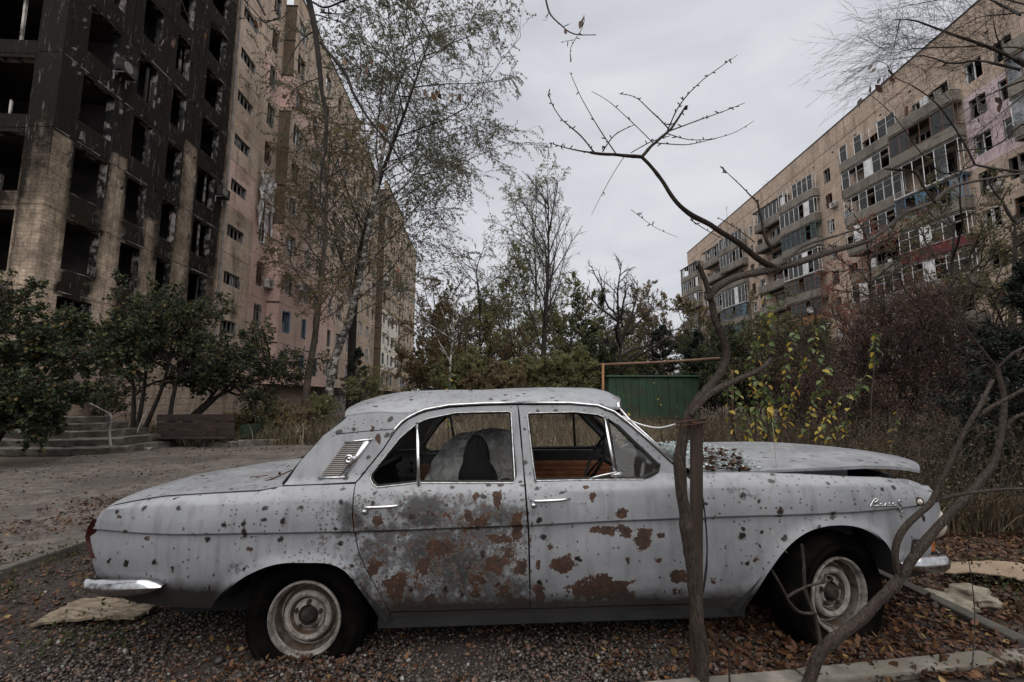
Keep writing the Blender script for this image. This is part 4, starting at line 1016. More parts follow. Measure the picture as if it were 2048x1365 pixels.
roundtree(32, 1310, 44, 620, 'apple_tree', 'autumn coloured rounded tree before the far end of the right block', 'leaf_autumn', 14, .17, k=(16, 8, 6), a=50, t0=.2, lr=.45)
roundtree(33, 1368, 46, 635, 'apple_tree', 'orange tinted tree touching the far corner of the right block', 'leaf_autumn', 14, .18, k=(14, 8, 6), a=50, t0=.2, lr=.42)
g = Grow(34, [dict(k=10, t0=.35, a=40, lr=.4, rr=.5), dict(n=4, k=6, t0=.2, a=40, lr=.45, w=.15), dict(n=3, k=3, t0=.2, a=40, lr=.5, w=.2), dict(n=2, w=.2, leaf=1, split=2)])
trunk_on(g, [W(x, y, 26) for x, y in ((897, 845), (900, 740), (906, 660), (908, 585))], .10, .02)
plant('birch_sapling', 'slim white birch stem in front of the rusty brown tree', 'tree', Gp(897, 845), g, 'bark_birch', 'twig_red', 'leaf_olive', .09)
# conifers
def conifer(seed, px, Y, ytop, wide, name, label, n=70, leafn=26, ls=.16, zb=0.15):
    b = W(px, 795, Y); b.z = 0; t = W(px, ytop, Y); Hh = t.z
    g = Grow(seed, [dict(k=n, t0=zb, a=70, as_=8, lr=wide, prof=lambda q: 1.18 - 1.08 * q, rr=.25), dict(n=4, k=9, t0=.15, a=42, lr=.38, w=.08, up=.04, rr=.5), dict(n=2, w=.1, up=-.02, leaf=leafn, split=1)])
    trunk_on(g, [b, b.lerp(t, .5), t], .02 * Hh + .02, .01)
    return plant(name, label, 'tree', b, g, 'bark_brown', 'twig_brown', 'leaf_conifer', ls, wid=.22, seed=seed)
conifer(41, 715, 25, 700, .30, 'young_spruce', 'small dark spruce at the foot of the birches', 44, 16, .14, .06)
conifer(42, 1325, 30, 655, .34, 'pine_tree', 'dark green pine behind the horizontal rusty pipe', 50, 22, .2, .1)
conifer(43, 1395, 27, 668, .34, 'pine_tree', 'dark bushy evergreen between container and foreground trunk', 50, 22, .2, .1)
conifer(45, 2075, 5.6, 520, .36, 'thuja_tree', 'black green thuja filling the right edge of the picture', 130, 30, .075, .02)
# thickets on the right
def thicket(seed, px, Y, ytop, spread, label, leafm=None, nleaf=0, ls=.07, fine='twig_red', stems=9, name='shrub', k=(10, 7, 5), rad=.035):
    b = W(px, 795, Y); b.z = 0; Hh = W(px, ytop, Y).z
    return bush(seed, b, stems, Hh, spread, nleaf > 0, ls, label, name, 'bark_dark', leafm or 'leaf_autumn', k, nleaf, fine=fine, t0=.2, rad=rad)
thicket(51, 1690, 14.5, 590, 2.6, 'dark bare twiggy thicket behind the yellow leaved sapling', 'leaf_brown', 1, .06)
thicket(52, 1800, 13.0, 560, 2.6, 'densest black brown thicket, in the middle of the right hand scrub', 'leaf_brown', 1, .06, stems=11)
thicket(53, 1905, 12.0, 540, 2.6, 'brown thicket merging with the thuja at the right', 'leaf_brown', 1, .06, stems=10)
thicket(54, 1600, 19, 610, 2.8, 'green leaved bush under the orange balcony', 'leaf_olive_near', 6, .10, 'twig_brown', 8)
thicket(55, 1510, 22, 650, 2.6, 'mid green bush seen between the foreground branches', 'leaf_green', 7, .12, 'twig_brown', 8)
thicket(56, 1450, 25, 690, 2.4, 'low dark green bush beside the container', 'leaf_green', 7, .12, 'twig_brown', 7)
thicket(57, 1640, 11.5, 720, 1.9, 'low brown thorny bush in the dry grass', 'leaf_brown', 1, .05, stems=8)
thicket(58, 1760, 10.5, 745, 1.9, 'low dead bush with fine twigs before the big thicket', 'leaf_brown', 1, .05, stems=8)
roundtree(59, 1730, 24, 500, 'rowan_tree', 'pale tree with red tips in front of the right block', 'leaf_red', 8, .10, fine='twig_red', k=(16, 9, 6), a=50, t0=.2, lr=.42)
roundtree(60, 1850, 15, 440, 'acacia_tree', 'crooked dark tree with olive foliage before the burgundy balcony', 'leaf_olive_near', 7, .075, k=(12, 9, 6), a=55, t0=.35, lr=.5, rad=.13, lean=60)
roundtree(61, 2000, 12, 430, 'acacia_tree', 'loose olive tree at the right edge above the thuja', 'leaf_olive_near', 7, .07, k=(14, 9, 6), a=50, t0=.3, lr=.42, lean=30)

for i_, (px_c, Yc_, yt_, sp_, lf_, lab_) in enumerate(((860, 31, 672, 2.2, 'leaf_autumn', 'low russet bush hiding the far corner of the left block'), (940, 27, 705, 2.0, 'leaf_olive', 'short olive bush before the slim white birch'), (1000, 26, 715, 2.2, 'leaf_autumn', 'brownish bush in the middle, just above the car roof'), (1070, 27, 700, 2.2, 'leaf_olive', 'olive bush around the foot of the tall bare upright tree'), (1135, 28, 690, 2.2, 'leaf_olive', 'yellow green bush left of the pipe frame post'), (1180, 30, 668, 2.2, 'leaf_green', 'dark bush directly behind the pipe frame post'), (1255, 33, 690, 2.6, 'leaf_olive', 'bush rising behind the green container'), (1420, 36, 640, 3.0, 'leaf_green', 'tall green bush below the far balconies'))):
    thicket(200 + i_, px_c, Yc_, yt_, sp_, lab_, lf_, 15, .125, 'twig_brown', 6, k=(9, 7, 5))
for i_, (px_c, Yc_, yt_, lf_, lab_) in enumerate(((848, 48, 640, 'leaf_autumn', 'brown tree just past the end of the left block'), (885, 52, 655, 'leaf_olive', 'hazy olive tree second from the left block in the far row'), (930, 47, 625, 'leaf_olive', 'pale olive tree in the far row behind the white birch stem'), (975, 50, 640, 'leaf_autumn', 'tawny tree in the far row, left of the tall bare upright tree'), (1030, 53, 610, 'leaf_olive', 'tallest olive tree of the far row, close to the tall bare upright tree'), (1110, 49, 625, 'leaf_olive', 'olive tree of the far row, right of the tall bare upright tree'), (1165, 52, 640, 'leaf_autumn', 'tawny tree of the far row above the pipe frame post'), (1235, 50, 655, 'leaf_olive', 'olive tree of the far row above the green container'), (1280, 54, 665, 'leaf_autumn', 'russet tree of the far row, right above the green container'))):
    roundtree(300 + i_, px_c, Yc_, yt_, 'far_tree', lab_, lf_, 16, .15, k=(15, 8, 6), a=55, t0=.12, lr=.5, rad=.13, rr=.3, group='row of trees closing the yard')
# far wood closing the yard: reads as one mass
g = Grow(70, [dict(n=5, k=9, t0=.2, a=42, lr=.5, w=.12, up=.03), dict(n=4, k=6, t0=.2, a=42, lr=.5, w=.2), dict(n=2, w=.2, leaf=7, split=1)])
r = random.Random(70)
for i in range(80):
    y = r.uniform(62, 112); x = r.uniform(-.20 if y < 90 else -.3, .33 if y < 85 else .6) * y; g.branch((x, y, 0), (r.gauss(0, .08), 0, 1), r.uniform(4.5, 8.5) * (.6 + y / 150), .12, 0)
V, Q = tubes_arrays(g.big + g.fine); V2, Q2, t2 = leaves(np.array(g.leaf), .30, np.random.default_rng(7), wid=.75)
tint = np.concatenate([np.full(len(V), .1), t2])
ob('far_wood', np_mesh('far_wood', np.concatenate([V, V2]), np.concatenate([Q, Q2 + len(V)]), None, False, {'tint': tint}, None, [MT['leaf_autumn']]), kind='stuff')

# dry grass in the yard and low weeds ------------------------------------------------
def grass(n, pts_fn, hfn, seed, w=.006):
    rg = np.random.default_rng(seed); P = pts_fn(rg, n); n = len(P); h = hfn(P, rg)
    az = rg.uniform(0, 2*math.pi, n); ln = rg.normal(0, .36, (n, 2)) * h[:, None]
    wd = w * rg.uniform(.6, 1.6, n); wx = np.cos(az) * wd; wy = np.sin(az) * wd
    def pt(f, s): return P + np.stack([ln[:, 0]*f*f + s*wx, ln[:, 1]*f*f + s*wy, h*f], -1)
    V = np.stack([pt(0, -1), pt(0, 1), pt(.55, .8), pt(.55, -.8), pt(1, 0)], 1).reshape(-1, 3)
    o = (np.arange(n) * 5)[:, None]
    return V, o + np.array([[0, 1, 2, 3]]), o + np.array([[3, 2, 4]]), np.repeat(rg.random(n), 5)
def yard(rg, n):
    y = 4.7 + 20 * rg.random(n) ** 1.7
    x = rg.uniform(-0.22, 1.35, n) * y * 1.02 - 1.2
    keep = (x > -1.6 - .03 * y) & ~((np.abs(x - 2.6) < .3) & (y < 4.4))
    return np.stack([x, y, np.full(n, -.03)], -1)[keep]
def yh(P, rg):
    patch = .62 + .38 * np.sin(P[:, 0] * 1.3 + .6 * np.sin(P[:, 1] * .9)) * np.cos(P[:, 1] * .8 + 1)
    base = np.where(P[:, 0] > 2.0, .66, .92) * (1 - .25 * np.clip((6 - P[:, 1]) / 2, 0, 1))
    return patch * base * rg.uniform(.35, 1.2, len(P)) + .1
V, Q, T, tint = grass(62000, yard, yh, 81, .0048)
ob('dry_grass', np_mesh('dry_grass', V, Q, T, False, {'tint': tint}, None, [MT['grass_dry']]), kind='stuff')
# seed heads and small leaves among it
rg = np.random.default_rng(82); P = yard(rg, 22000); P[:, 2] = yh(P, rg) * rg.uniform(.5, 1.05, len(P))
V, Q, tint = leaves(P, .035, rg, wid=.5, tint=.4 + .6 * rg.random(len(P)))
ob('seed_heads', np_mesh('seed_heads', V, Q, None, False, {'tint': tint}, None, [MT['grass_dry']]), kind='stuff')
# brown stalky weeds, right side
g = Grow(83, [dict(n=4, k=7, t0=.3, a=32, lr=.4, w=.05), dict(n=2, w=.12, leaf=2, split=1)])
r = random.Random(83)
for i in range(1200):
    y = 4.6 + 9 * r.random() ** 1.5; x = r.uniform(.35, 1.3) * y
    if y < 5.2 and x < 2.9: y += .8
    g.branch((x, y, -.03), (r.gauss(0, .12), r.gauss(0, .12), 1), r.uniform(.5, 1.15), .004, 0)
V, Q = tubes_arrays(g.big + g.fine); V2, Q2, t2 = leaves(np.array(g.leaf), .035, np.random.default_rng(8), wid=.5)
ob('dead_weeds', np_mesh('dead_weeds', np.concatenate([V, V2]), np.concatenate([Q, Q2 + len(V)]), None, False, {'tint': np.concatenate([np.full(len(V), .2), t2 * .7])}, None, [MT['grass_dry']]), kind='stuff')
# weeds along the foot of the left block, behind the kerb
def verge(rg, n):
    px = rg.uniform(235, 760, n); Yv = 13.0 + 13 * rg.random(n) ** 1.3
    x = (px - 1024) / F * Yv * .985
    keep = x > -14.3 - .058 * Yv
    return np.stack([x, Yv, np.zeros(n)], -1)[keep]
V, Q, T, tint = grass(9000, verge, lambda P, rg: rg.uniform(.08, .55, len(P)) * np.where(P[:, 0] > -7.4, 1.25, .7), 84, .012)
ob('verge_grass', np_mesh('verge_grass', V, Q, T, False, {'tint': tint}, None, [MT['grass_dry']]), kind='stuff')
P = verge(np.random.default_rng(85), 5200); rg = np.random.default_rng(86); P[:, 2] = .04 + .35 * rg.random(len(P)) ** 1.5
V, Q, tint = leaves(P, .09, rg, wid=.7, tint=rg.random(len(P)) * .9)
ob('ground_cover', np_mesh('ground_cover', V, Q, None, False, {'tint': tint}, None, [MT['weed']]), kind='stuff')
for i, (px, Y, ht) in enumerate(((735, 24, 740), (550, 19, 800), (600, 20, 810), (640, 21, 790), (500, 17, 815), (580, 17.5, 830))):
    thicket(90 + i, px, Y, ht, .9, ['yellow green shrub right of the birch stems', 'low brown shrub past the rubbish bin', 'straggly weeds at the foot of the slim tree', 'yellowish shrub between the two stems', 'small dark shrub next to the rubbish bin', 'tawny weeds behind the striped kerb'][i], 'leaf_olive' if i in (0, 3) else 'leaf_autumn', 5, .08, 'twig_brown', 6, k=(7, 5, 4), rad=.02)
# tufts of green at the near verge (left) and small weeds
def tufts(rg, n):
    c = np.array([(-3.9, 4.0), (-4.2, 3.6), (-2.35, 2.75), (-3.5, 3.2), (3.4, 3.4), (3.7, 3.7), (-3.1, 3.9)]); i = rg.integers(0, len(c), n)
    xy = c[i] + rg.normal(0, .16, (n, 2)); return np.stack([xy[:, 0], xy[:, 1], np.full(n, .01)], -1)
P = tufts(np.random.default_rng(87), 1500); rg = np.random.default_rng(88); P[:, 2] += .09 * rg.random(len(P)) ** 2
V, Q, tint = leaves(P, .028, rg, wid=.5, ax=(0, 0, .5), tint=rg.random(len(P)) * .8)
ob('green_weeds', np_mesh('green_weeds', V, Q, None, False, {'tint': tint}, None, [MT['weed']]), kind='stuff')
print('plants', NTRI[0], time.time() - T0)

# ================================================================== THE CAR
Y0, YC = 2.45, 3.33                     # near side plane and centre line of the car
def interp(pts):
    P = sorted((W(x, y, Y0).x, W(x, y, Y0).z) for x, y in pts); X = np.array([p[0] for p in P]); Z = np.array([p[1] for p in P])
    return lambda x: np.interp(x, X, Z)
z_belt = interp([(150, 1034), (207, 1027), (355, 1016), (705, 1006), (1056, 989), (1353, 981), (1414, 980), (1690, 976), (1800, 981), (1880, 992), (1920, 1000)])
z_crease = interp([(150, 1074), (177, 1072.6), (705, 1064), (1056, 1051), (1359, 1037), (1614, 1029), (1822, 1021.6), (1884, 1020), (1920, 1019)])
z_top = interp([(150, 1030), (204, 1017), (222, 1010), (287, 998), (328, 992), (517, 981), (567, 971), (711, 966), (1048, 963), (1320, 958), (1385, 955), (1482, 944), (1614, 948), (1765, 954), (1821, 958), (1855, 967), (1900, 990)])
z_sill = interp([(150, 1215), (422, 1218), (767, 1251), (1373, 1232), (1480, 1231), (1900, 1190)])
_aR = [(422,1218),(445,1190),(483,1159),(528,1137),(566,1128),(611,1127),(656,1129),(687,1142),(709,1167),(739,1208),(751,1227),(767,1251)]
_aF = [(1480,1231),(1505,1197),(1539,1144),(1573,1099),(1606.6,1070.7),(1644,1055.6),(1689.6,1052),(1727,1059),(1757.5,1076),(1780,1099),(1791,1129),(1797,1160)]
def smooth2(L_, n=46): return [tuple(p) for p in resamp([(a, 0, b) for a, b in L_], n)[:, [0, 2]]]
archR, archF = smooth2(_aR), smooth2(_aF)
def _xz(pts): return np.array([[W(x, y, Y0).x, W(x, y, Y0).z] for x, y in pts])
ARC = [resamp([(a, 0, b) for a, b in _xz(q)], 60)[:, [0, 2]] for q in (archR, archF)]
def yoff(x, z):
    x = np.asarray(x, dtype=float); z = np.asarray(z, dtype=float)
    zb, zc, zt, zs = z_belt(x), z_crease(x), z_top(x), z_sill(x)
    o = np.zeros(np.broadcast(x, z).shape)
    up = z >= zb; green = z > zt; mid = (z < zb) & (z >= zc); low = z < zc
    f = np.clip((z - zb) / np.maximum(zt - zb, .03), 0, 1)
    o = np.where(up, .016 + .081 * f ** 1.6, o)
    o = np.where(green, .105 + (z - zt) * .30, o)
    g = np.clip((z - zc) / np.maximum(zb - zc, .02), 0, 1)
    o = np.where(mid, .016 * g - .006 * np.sin(math.pi * g), o)
    q = np.clip((zc - z) / np.maximum(zc - zs, .1), 0, 1.3); st = np.clip((zc - z) / .012, 0, 1)
    o = np.where(low, .020 * st - .020 * np.sin(math.pi * np.clip(q, 0, 1)) * .6 + .075 * q ** 3, o)
    o = o + .11 * np.clip((-1.55 - x) / .65, 0, 2) ** 2 + .13 * np.clip((x - 1.65) / .6, 0, 2) ** 2
    for A in ARC:                        # rolled lip round each wheel arch
        d = np.min(np.hypot(x[..., None] - A[:, 0], z[..., None] - A[:, 1]), -1)
        o = o - .018 * np.exp(-(d / .03) ** 2) * (z < zc + .05)
    # shallow scoops behind the door handles
    for hx, hz in HAND: o = o + .016 * np.exp(-((x - hx) / .07) ** 2 - ((z - hz) / .035) ** 2)
    # dents of an old wreck
    o = o + .004 * np.sin(x * 7.3 + 2 * np.sin(z * 6)) * np.sin(z * 9.1 + x * 2.2) * (low | mid)
    return o
HAND = [tuple(W(x, y, Y0))[::2] for x, y in ((775, 1000), (1108, 988))]
def PS(px, py, extra=0.0):              # point of the car's side seen at px, py
    y = Y0
    for _ in range(5):
        p = W(px, py, y); y = Y0 + float(yoff(np.array(p.x), np.array(p.z))) + extra
    return Vector((p.x, y, p.z))
def poly2(pts): return np.array([[q.x, q.z] for q in (PS(a, b) for a, b in pts)])
def dens(P, st=.02, closed=True):
    out = []; n = len(P)
    for i in range(n if closed else n - 1):
        a, b_ = P[i], P[(i + 1) % n]; k = max(1, int(np.linalg.norm(b_ - a) / st))
        out += [a + (b_ - a) * j / k for j in range(k)]
    return np.array(out)
def inside(P, q):
    x, y = q[:, 0], q[:, 1]; c = np.zeros(len(q), bool); n = len(P)
    for i in range(n):
        x1, y1 = P[i]; x2, y2 = P[(i + 1) % n]
        k = ((y1 > y) != (y2 > y)) & (x < (x2 - x1) * (y - y1) / (y2 - y1 + 1e-12) + x1); c ^= k
    return c
def shrink(P, d):
    n = len(P); A = .5 * sum(P[i][0]*P[(i+1) % n][1] - P[(i+1) % n][0]*P[i][1] for i in range(n)); sg = 1 if A > 0 else -1
    out = []
    for i in range(n):
        t = P[(i+1) % n] - P[i-1]; t /= np.linalg.norm(t) + 1e-9; out.append(P[i] + sg * d * np.array([-t[1], t[0]]))
    return np.array(out)
RUST = [(1197,1180,64,25,1.1),(1125,1128,25,17,1.1),(1244,1026,16,12,1),(1214,1061,30,9,1),(1248,1064,18,13,1),(1285,1078,18,24,1),(1099,1094,8,7,1),(1318,1122,7,6,1),(1322,1072,7,6,1),(1357,1153,19,15,1.1),(1353,1184,13,8,1),(1171,974,6,5,1),(1185,995,7,10,1),(1287,987,13,5,.8),(1339,986,5,6,1),(1080,1192,11,24,.9),(1076,1130,5,12,.9),(1255,1126,3,10,.9),(1100,1206,26,8,.8),
    (953,995,8,9,1),(994,998,10,18,.9),(935,1032,10,12,1),(962,1044,20,12,1),(1033,1055,13,28,1),(880,1098,28,20,1),(1001,1079,20,14,.9),(748,1134,16,22,1),(790,1169,24,24,.95),(845,1137,20,22,.8),(986,1126,22,22,.85),(955,1161,26,18,.9),(861,1200,16,18,.9),(951,1188,12,10,1),(1033,1204,20,14,.9),(1046,1137,7,24,.9),(806,1216,24,8,.9),(755,1044,22,10,.8),(900,1062,60,6,.6),(775,1096,10,8,.7),(910,1215,50,6,.8),(1010,1140,40,75,.52),(870,1130,150,95,.43),(930,1040,120,40,.40),(800,1180,60,50,.5),
    (756,876,6,14,1.1),(745,858,6,7,1),(707,1052,3,40,.6),(1400,1195,10,10,1),(1428,1162,7,7,1.1),(1512,1118,8,7,.7),(1460,1208,14,6,.7),(1500,1200,5,14,.7),(240,1033,5,5,1),(250,1063,6,5,1),(269,1035,4,3,1),(292,1079,7,5,1),(500,1099,9,6,.8),(1072,960,8,5,1)]
SOOT = [(848,1024,46,32,.85),(869,1108,80,56,.7),(930,1140,100,60,.65),(985,1040,70,40,.55),(760,1100,50,60,.5),(900,1080,170,90,.42),(820,1190,90,40,.5),(1020,1180,40,50,.5),(700,1035,28,30,.6),(760,1060,60,18,.45),(690,1068,30,10,.45),(1010,1100,40,70,.4),(480,1130,40,20,.3),(400,1190,50,10,.3),(1180,1010,30,14,.25),(1480,985,45,12,.3),(720,1180,30,45,.5)]
def field(px, py, L_):
    v = np.zeros(len(px))
    for x, y, a, b_, s in L_: v = np.maximum(v, s * np.exp(-.75 * (((px - x) / a) ** 2 + ((py - y) / b_) ** 2) ** 1.3))
    return v
def to_px(V):
    d = V[:, 1]*cP + (V[:, 2] - H)*sP; return 1024 + F * V[:, 0] / d, 682.5 - F * (-V[:, 1]*sP + (V[:, 2] - H)*cP) / d
def paint_attrs(V, far=False):
    px, py = to_px(V) if not far else (V[:, 0] * 350 + 1024, 900 - (V[:, 2] - 1) * 350)
    ru = field(px, py, RUST); so_ = field(px, py, SOOT)
    spk = np.where((px > 706) & (px < 1060) & (py > 985), 1.0, .25) + .5 * ((px > 600) & (px < 707) & (py > 1000))
    # road dirt low on the body
    zs = z_sill(V[:, 0]); dirt = np.clip(1 - (V[:, 2] - zs) / .16, 0, 1)
    return {'rust': ru if not far else ru * 0, 'soot': so_ if not far else so_ * 0, 'speck': np.minimum(spk, 1), 'dirt': dirt * (V[:, 1] < YC)}
def side_panel(pts, holes=(), gap=.004, st=.02, lip=.03, far=False, xz=None):
    P = dens(shrink(poly2(pts) if xz is None else xz, gap), st); hs = [dens(poly2(h), st) for h in holes]
    x0, z0 = P.min(0); x1, z1 = P.max(0)
    gx = np.arange(x0, x1, st); gzz = np.arange(z0, z1, st)
    q = np.stack(np.meshgrid(gx, gzz, indexing='ij'), -1).reshape(-1, 2); q += np.random.default_rng(1).uniform(-.002, .002, q.shape)
    ex = np.arange(x0, x1, .012)
    lines = [np.stack([ex, z_crease(ex) + .003], -1), np.stack([ex, z_crease(ex) - .012], -1), np.stack([ex, z_belt(ex) + .001], -1), np.stack([ex, z_belt(ex) + .012], -1)]
    near = np.zeros(len(q), bool)
    for f in (z_crease, z_belt): near |= np.abs(q[:, 1] - f(q[:, 0])) < .017
    q = np.concatenate([q[~near]] + lines)
    B = np.concatenate([P] + hs)
    ins = inside(P, q)
    for h in hs: ins &= ~inside(h, q)
    q = q[ins]
    dmin = np.array([np.min(np.hypot(B[:, 0] - a[0], B[:, 1] - a[1])) for a in q]) if len(q) else np.zeros(0)
    q = q[dmin > st * .55]
    allp = np.concatenate([B, q]); edges = []; o = 0; loops = []
    for L_ in [P] + hs:
        n = len(L_); edges += [(o+i, o+(i+1) % n) for i in range(n)]; loops.append((o, n)); o += n
    vs_, es_, fs_, *_ = delaunay_2d_cdt([Vector(p) for p in allp], edges, [], 0, 1e-6)
    v2 = np.array([tuple(v) for v in vs_]); F3 = np.array([f for f in fs_ if len(f) == 3])
    c = v2[F3].mean(1); k = inside(P, c)
    for h in hs: k &= ~inside(h, c)
    F3 = F3[k]
    def lift(v): return np.stack([v[:, 0], Y0 + yoff(v[:, 0], v[:, 1]), v[:, 1]], -1)
    V = lift(v2); Vs = [V]; Q = []; n0 = len(V)
    for L_ in [P] + hs:                 # folded edges give the shut lines their depth
        A = lift(L_); n = len(L_); Bq = A + np.array([0, lip, 0]); Vs += [A, Bq]
        Q += [(n0+i, n0+(i+1) % n, n0+n+(i+1) % n, n0+n+i) for i in range(n)]; n0 += 2*n
    V = np.concatenate(Vs); at = paint_attrs(V, far)
    if far: V[:, 1] = 2*YC - V[:, 1]
    nrm = np.cross(V[F3[0][1]] - V[F3[0][0]], V[F3[0][2]] - V[F3[0][0]])
    if (nrm[1] > 0) != far: F3 = F3[:, ::-1]
    return V, np.array(Q), F3, at

# car paint: dull blue grey, with rust, smoke, fragment holes and dirt
m, t, b = new_mat('car_paint'); p = wpos(t)
n1 = noise(t, p, 3.2, 6, 0.6); n2 = noise(t, p, 26, 6, 0.7); n3 = noise(t, p, 11, 8, 0.72); n4 = noise(t, p, 90, 4, 0.6)
base = ramp(t, n1, [(0.35, (0.172, 0.178, 0.190)), (0.66, (0.222, 0.229, 0.242))])
base = mixc(t, ramp(t, n2, [(0.54, 0), (0.75, .45)]), base, (0.11, 0.113, 0.118))
mp_ = nn(t, 'ShaderNodeMapping'); mp_.inputs['Scale'].default_value = (14, 14, 1.2); t.links.new(p, mp_.inputs[0])
strk = noise(t, mp_.outputs[0], 1.3, 5, .6)
base = mixc(t, ramp(t, strk, [(0.50, 0), (0.74, .55)]), base, (0.075, 0.071, 0.068))
def scratch(rot, sc_, thr, c_):
    global base
    mq = nn(t, 'ShaderNodeMapping'); mq.inputs['Rotation'].default_value = (0, R(rot), 0); mq.inputs['Scale'].default_value = sc_; t.links.new(p, mq.inputs[0])
    base = mixc(t, mth(t, 'MULTIPLY', ramp(t, noise(t, mq.outputs[0], 1.0, 3, .6), [(thr, 0), (thr + .03, .8)]), ramp(t, n1, [(.42, 0), (.55, 1)])), base, c_)
scratch(28, (7, 7, 150), .70, (.05, .05, .052)); scratch(-55, (9, 9, 190), .71, (.055, .05, .047)); scratch(8, (4, 4, 220), .70, (.34, .35, .36))
sx_ = t.nodes.new('ShaderNodeSeparateXYZ'); t.links.new(p, sx_.inputs[0]); cx_ = t.nodes.new('ShaderNodeCombineXYZ')
t.links.new(sx_.outputs[0], cx_.inputs[0]); t.links.new(mth(t, 'ADD', sx_.outputs[1], sx_.outputs[2]), cx_.inputs[1]); p2d = cx_.outputs[0]   # holes go through the sheet: one pattern for side and top
clus = noise(t, p2d, 2.3, 3, .5)
def dots(scale, thr, r0, r1, wob=.02):
    wv = t.nodes.new('ShaderNodeVectorMath'); wv.operation = 'ADD'; t.links.new(p2d, wv.inputs[0])
    ns = nn(t, 'ShaderNodeTexNoise', Scale=scale * 2.2, Detail=3.0); t.links.new(p, ns.inputs['Vector'])
    sc_ = t.nodes.new('ShaderNodeVectorMath'); sc_.operation = 'SCALE'; sc_.inputs['Scale'].default_value = wob; t.links.new(ns.outputs['Color'], sc_.inputs[0]); t.links.new(sc_.outputs[0], wv.inputs[1])
    vo = nn(t, 'ShaderNodeTexVoronoi', Scale=scale); vo.voronoi_dimensions = '2D'; t.links.new(wv.outputs[0], vo.inputs['Vector'])
    sp = t.nodes.new('ShaderNodeSeparateColor'); t.links.new(vo.outputs['Color'], sp.inputs[0])
    d = mth(t, 'SUBTRACT', vo.outputs['Distance'], mth(t, 'MULTIPLY', sp.outputs[1], r0 * .8))
    return mth(t, 'MULTIPLY', ramp(t, d, [(r0, 1), (r1, 0)]), mth(t, 'GREATER_THAN', mth(t, 'ADD', mth(t, 'ADD', sp.outputs[0], mth(t, 'MULTIPLY', mth(t, 'SUBTRACT', clus, .5), 1.3)), mth(t, 'MULTIPLY', attr(t, 'speck'), .34)), thr))
so_ = mth(t, 'ADD', mth(t, 'MULTIPLY', attr(t, 'soot'), 1.18), mth(t, 'MULTIPLY', mth(t, 'ADD', mth(t, 'SUBTRACT', n3, 0.5), mth(t, 'SUBTRACT', n2, 0.5)), 1.3))
so_m = mth(t, 'MULTIPLY', ramp(t, so_, [(0.26, 0), (0.42, .55), (0.66, 0.93)]), ramp(t, attr(t, 'soot'), [(0.02, 0), (0.2, 1)]))
col = mixc(t, so_m, base, (0.019, 0.0185, 0.019))
halo = dots(10.5, .82, .11, .15, .05); col = mixc(t, mth(t, 'MULTIPLY', halo, .5), col, (0.05, 0.029, 0.019))
d1 = dots(10.5, .82, .085, .097, .05); col = mixc(t, d1, col, (0.010, 0.007, 0.006))
d2 = dots(38, .97, .12, .19, .006); col = mixc(t, mth(t, 'MULTIPLY', d2, .85), col, (0.035, 0.026, 0.022))
mott = mth(t, 'MULTIPLY', ramp(t, noise(t, p, 42, 5, .7), [(.555, 0), (.60, 1)]), ramp(t, mth(t, 'ADD', attr(t, 'speck'), mth(t, 'MULTIPLY', mth(t, 'SUBTRACT', n1, .5), 1.6)), [(.50, 0), (.85, .95)]))
col = mixc(t, mott, col, (.05, .026, .017))
ru = mth(t, 'ADD', attr(t, 'rust'), mth(t, 'ADD', mth(t, 'MULTIPLY', mth(t, 'SUBTRACT', n3, 0.5), 2.1), mth(t, 'MULTIPLY', mth(t, 'SUBTRACT', n2, 0.5), 1.5)))
ru = mth(t, 'MULTIPLY', ru, ramp(t, attr(t, 'rust'), [(0.05, 0), (0.2, 1)]))
ru_m = ramp(t, ru, [(0.50, 0), (0.55, 1)])
edge = ramp(t, ru, [(0.42, 0), (0.50, .5)])
rc = ramp(t, n2, [(0.35, (0.013, 0.006, 0.004)), (0.55, (0.040, 0.017, 0.0085)), (0.72, (0.078, 0.033, 0.015))])
rc = mixc(t, ramp(t, n4, [(0.64, 0), (0.70, .7)]), rc, (0.24, 0.20, 0.15))
col = mixc(t, mth(t, 'MULTIPLY', edge, .8), col, (0.22, 0.205, 0.185)); col = mixc(t, ru_m, col, rc)
di = mth(t, 'ADD', mth(t, 'MULTIPLY', attr(t, 'dirt'), 1.05), mth(t, 'MULTIPLY', mth(t, 'SUBTRACT', n3, .5), .7))
col = mixc(t, ramp(t, di, [(0.2, 0), (0.7, .96)]), col, (0.019, 0.0145, 0.012))
t.links.new(col, b.inputs['Base Color'])
rg_ = mth(t, 'ADD', ramp(t, n1, [(0.3, .28), (0.7, .46)]), mth(t, 'ADD', mth(t, 'MULTIPLY', ru_m, .4), mth(t, 'MULTIPLY', attr(t, 'dirt'), .5))); t.links.new(rg_, b.inputs['Roughness'])
b.inputs['Specular IOR Level'].default_value = 0.45
hh = mth(t, 'SUBTRACT', mth(t, 'ADD', mth(t, 'MULTIPLY', n1, .8), mth(t, 'MULTIPLY', n4, .03)), mth(t, 'ADD', mth(t, 'MULTIPLY', ru_m, .16), mth(t, 'MULTIPLY', d1, .25)))
bump(t, b, hh, .35, .02)
MT['paint'] = m
m, t, b = new_mat('chrome'); p = wpos(t)
b.inputs['Metallic'].default_value = 1; t.links.new(ramp(t, noise(t, p, 40, 6), [(0.45, (.60, .60, .61)), (0.85, (.30, .27, .25))]), b.inputs['Base Color'])
t.links.new(ramp(t, noise(t, p, 30, 5), [(0.4, .14), (0.75, .32)]), b.inputs['Roughness']); MT['chrome'] = m
m, t, b = new_mat('chrome_dull'); p = wpos(t); b.inputs['Metallic'].default_value = 1
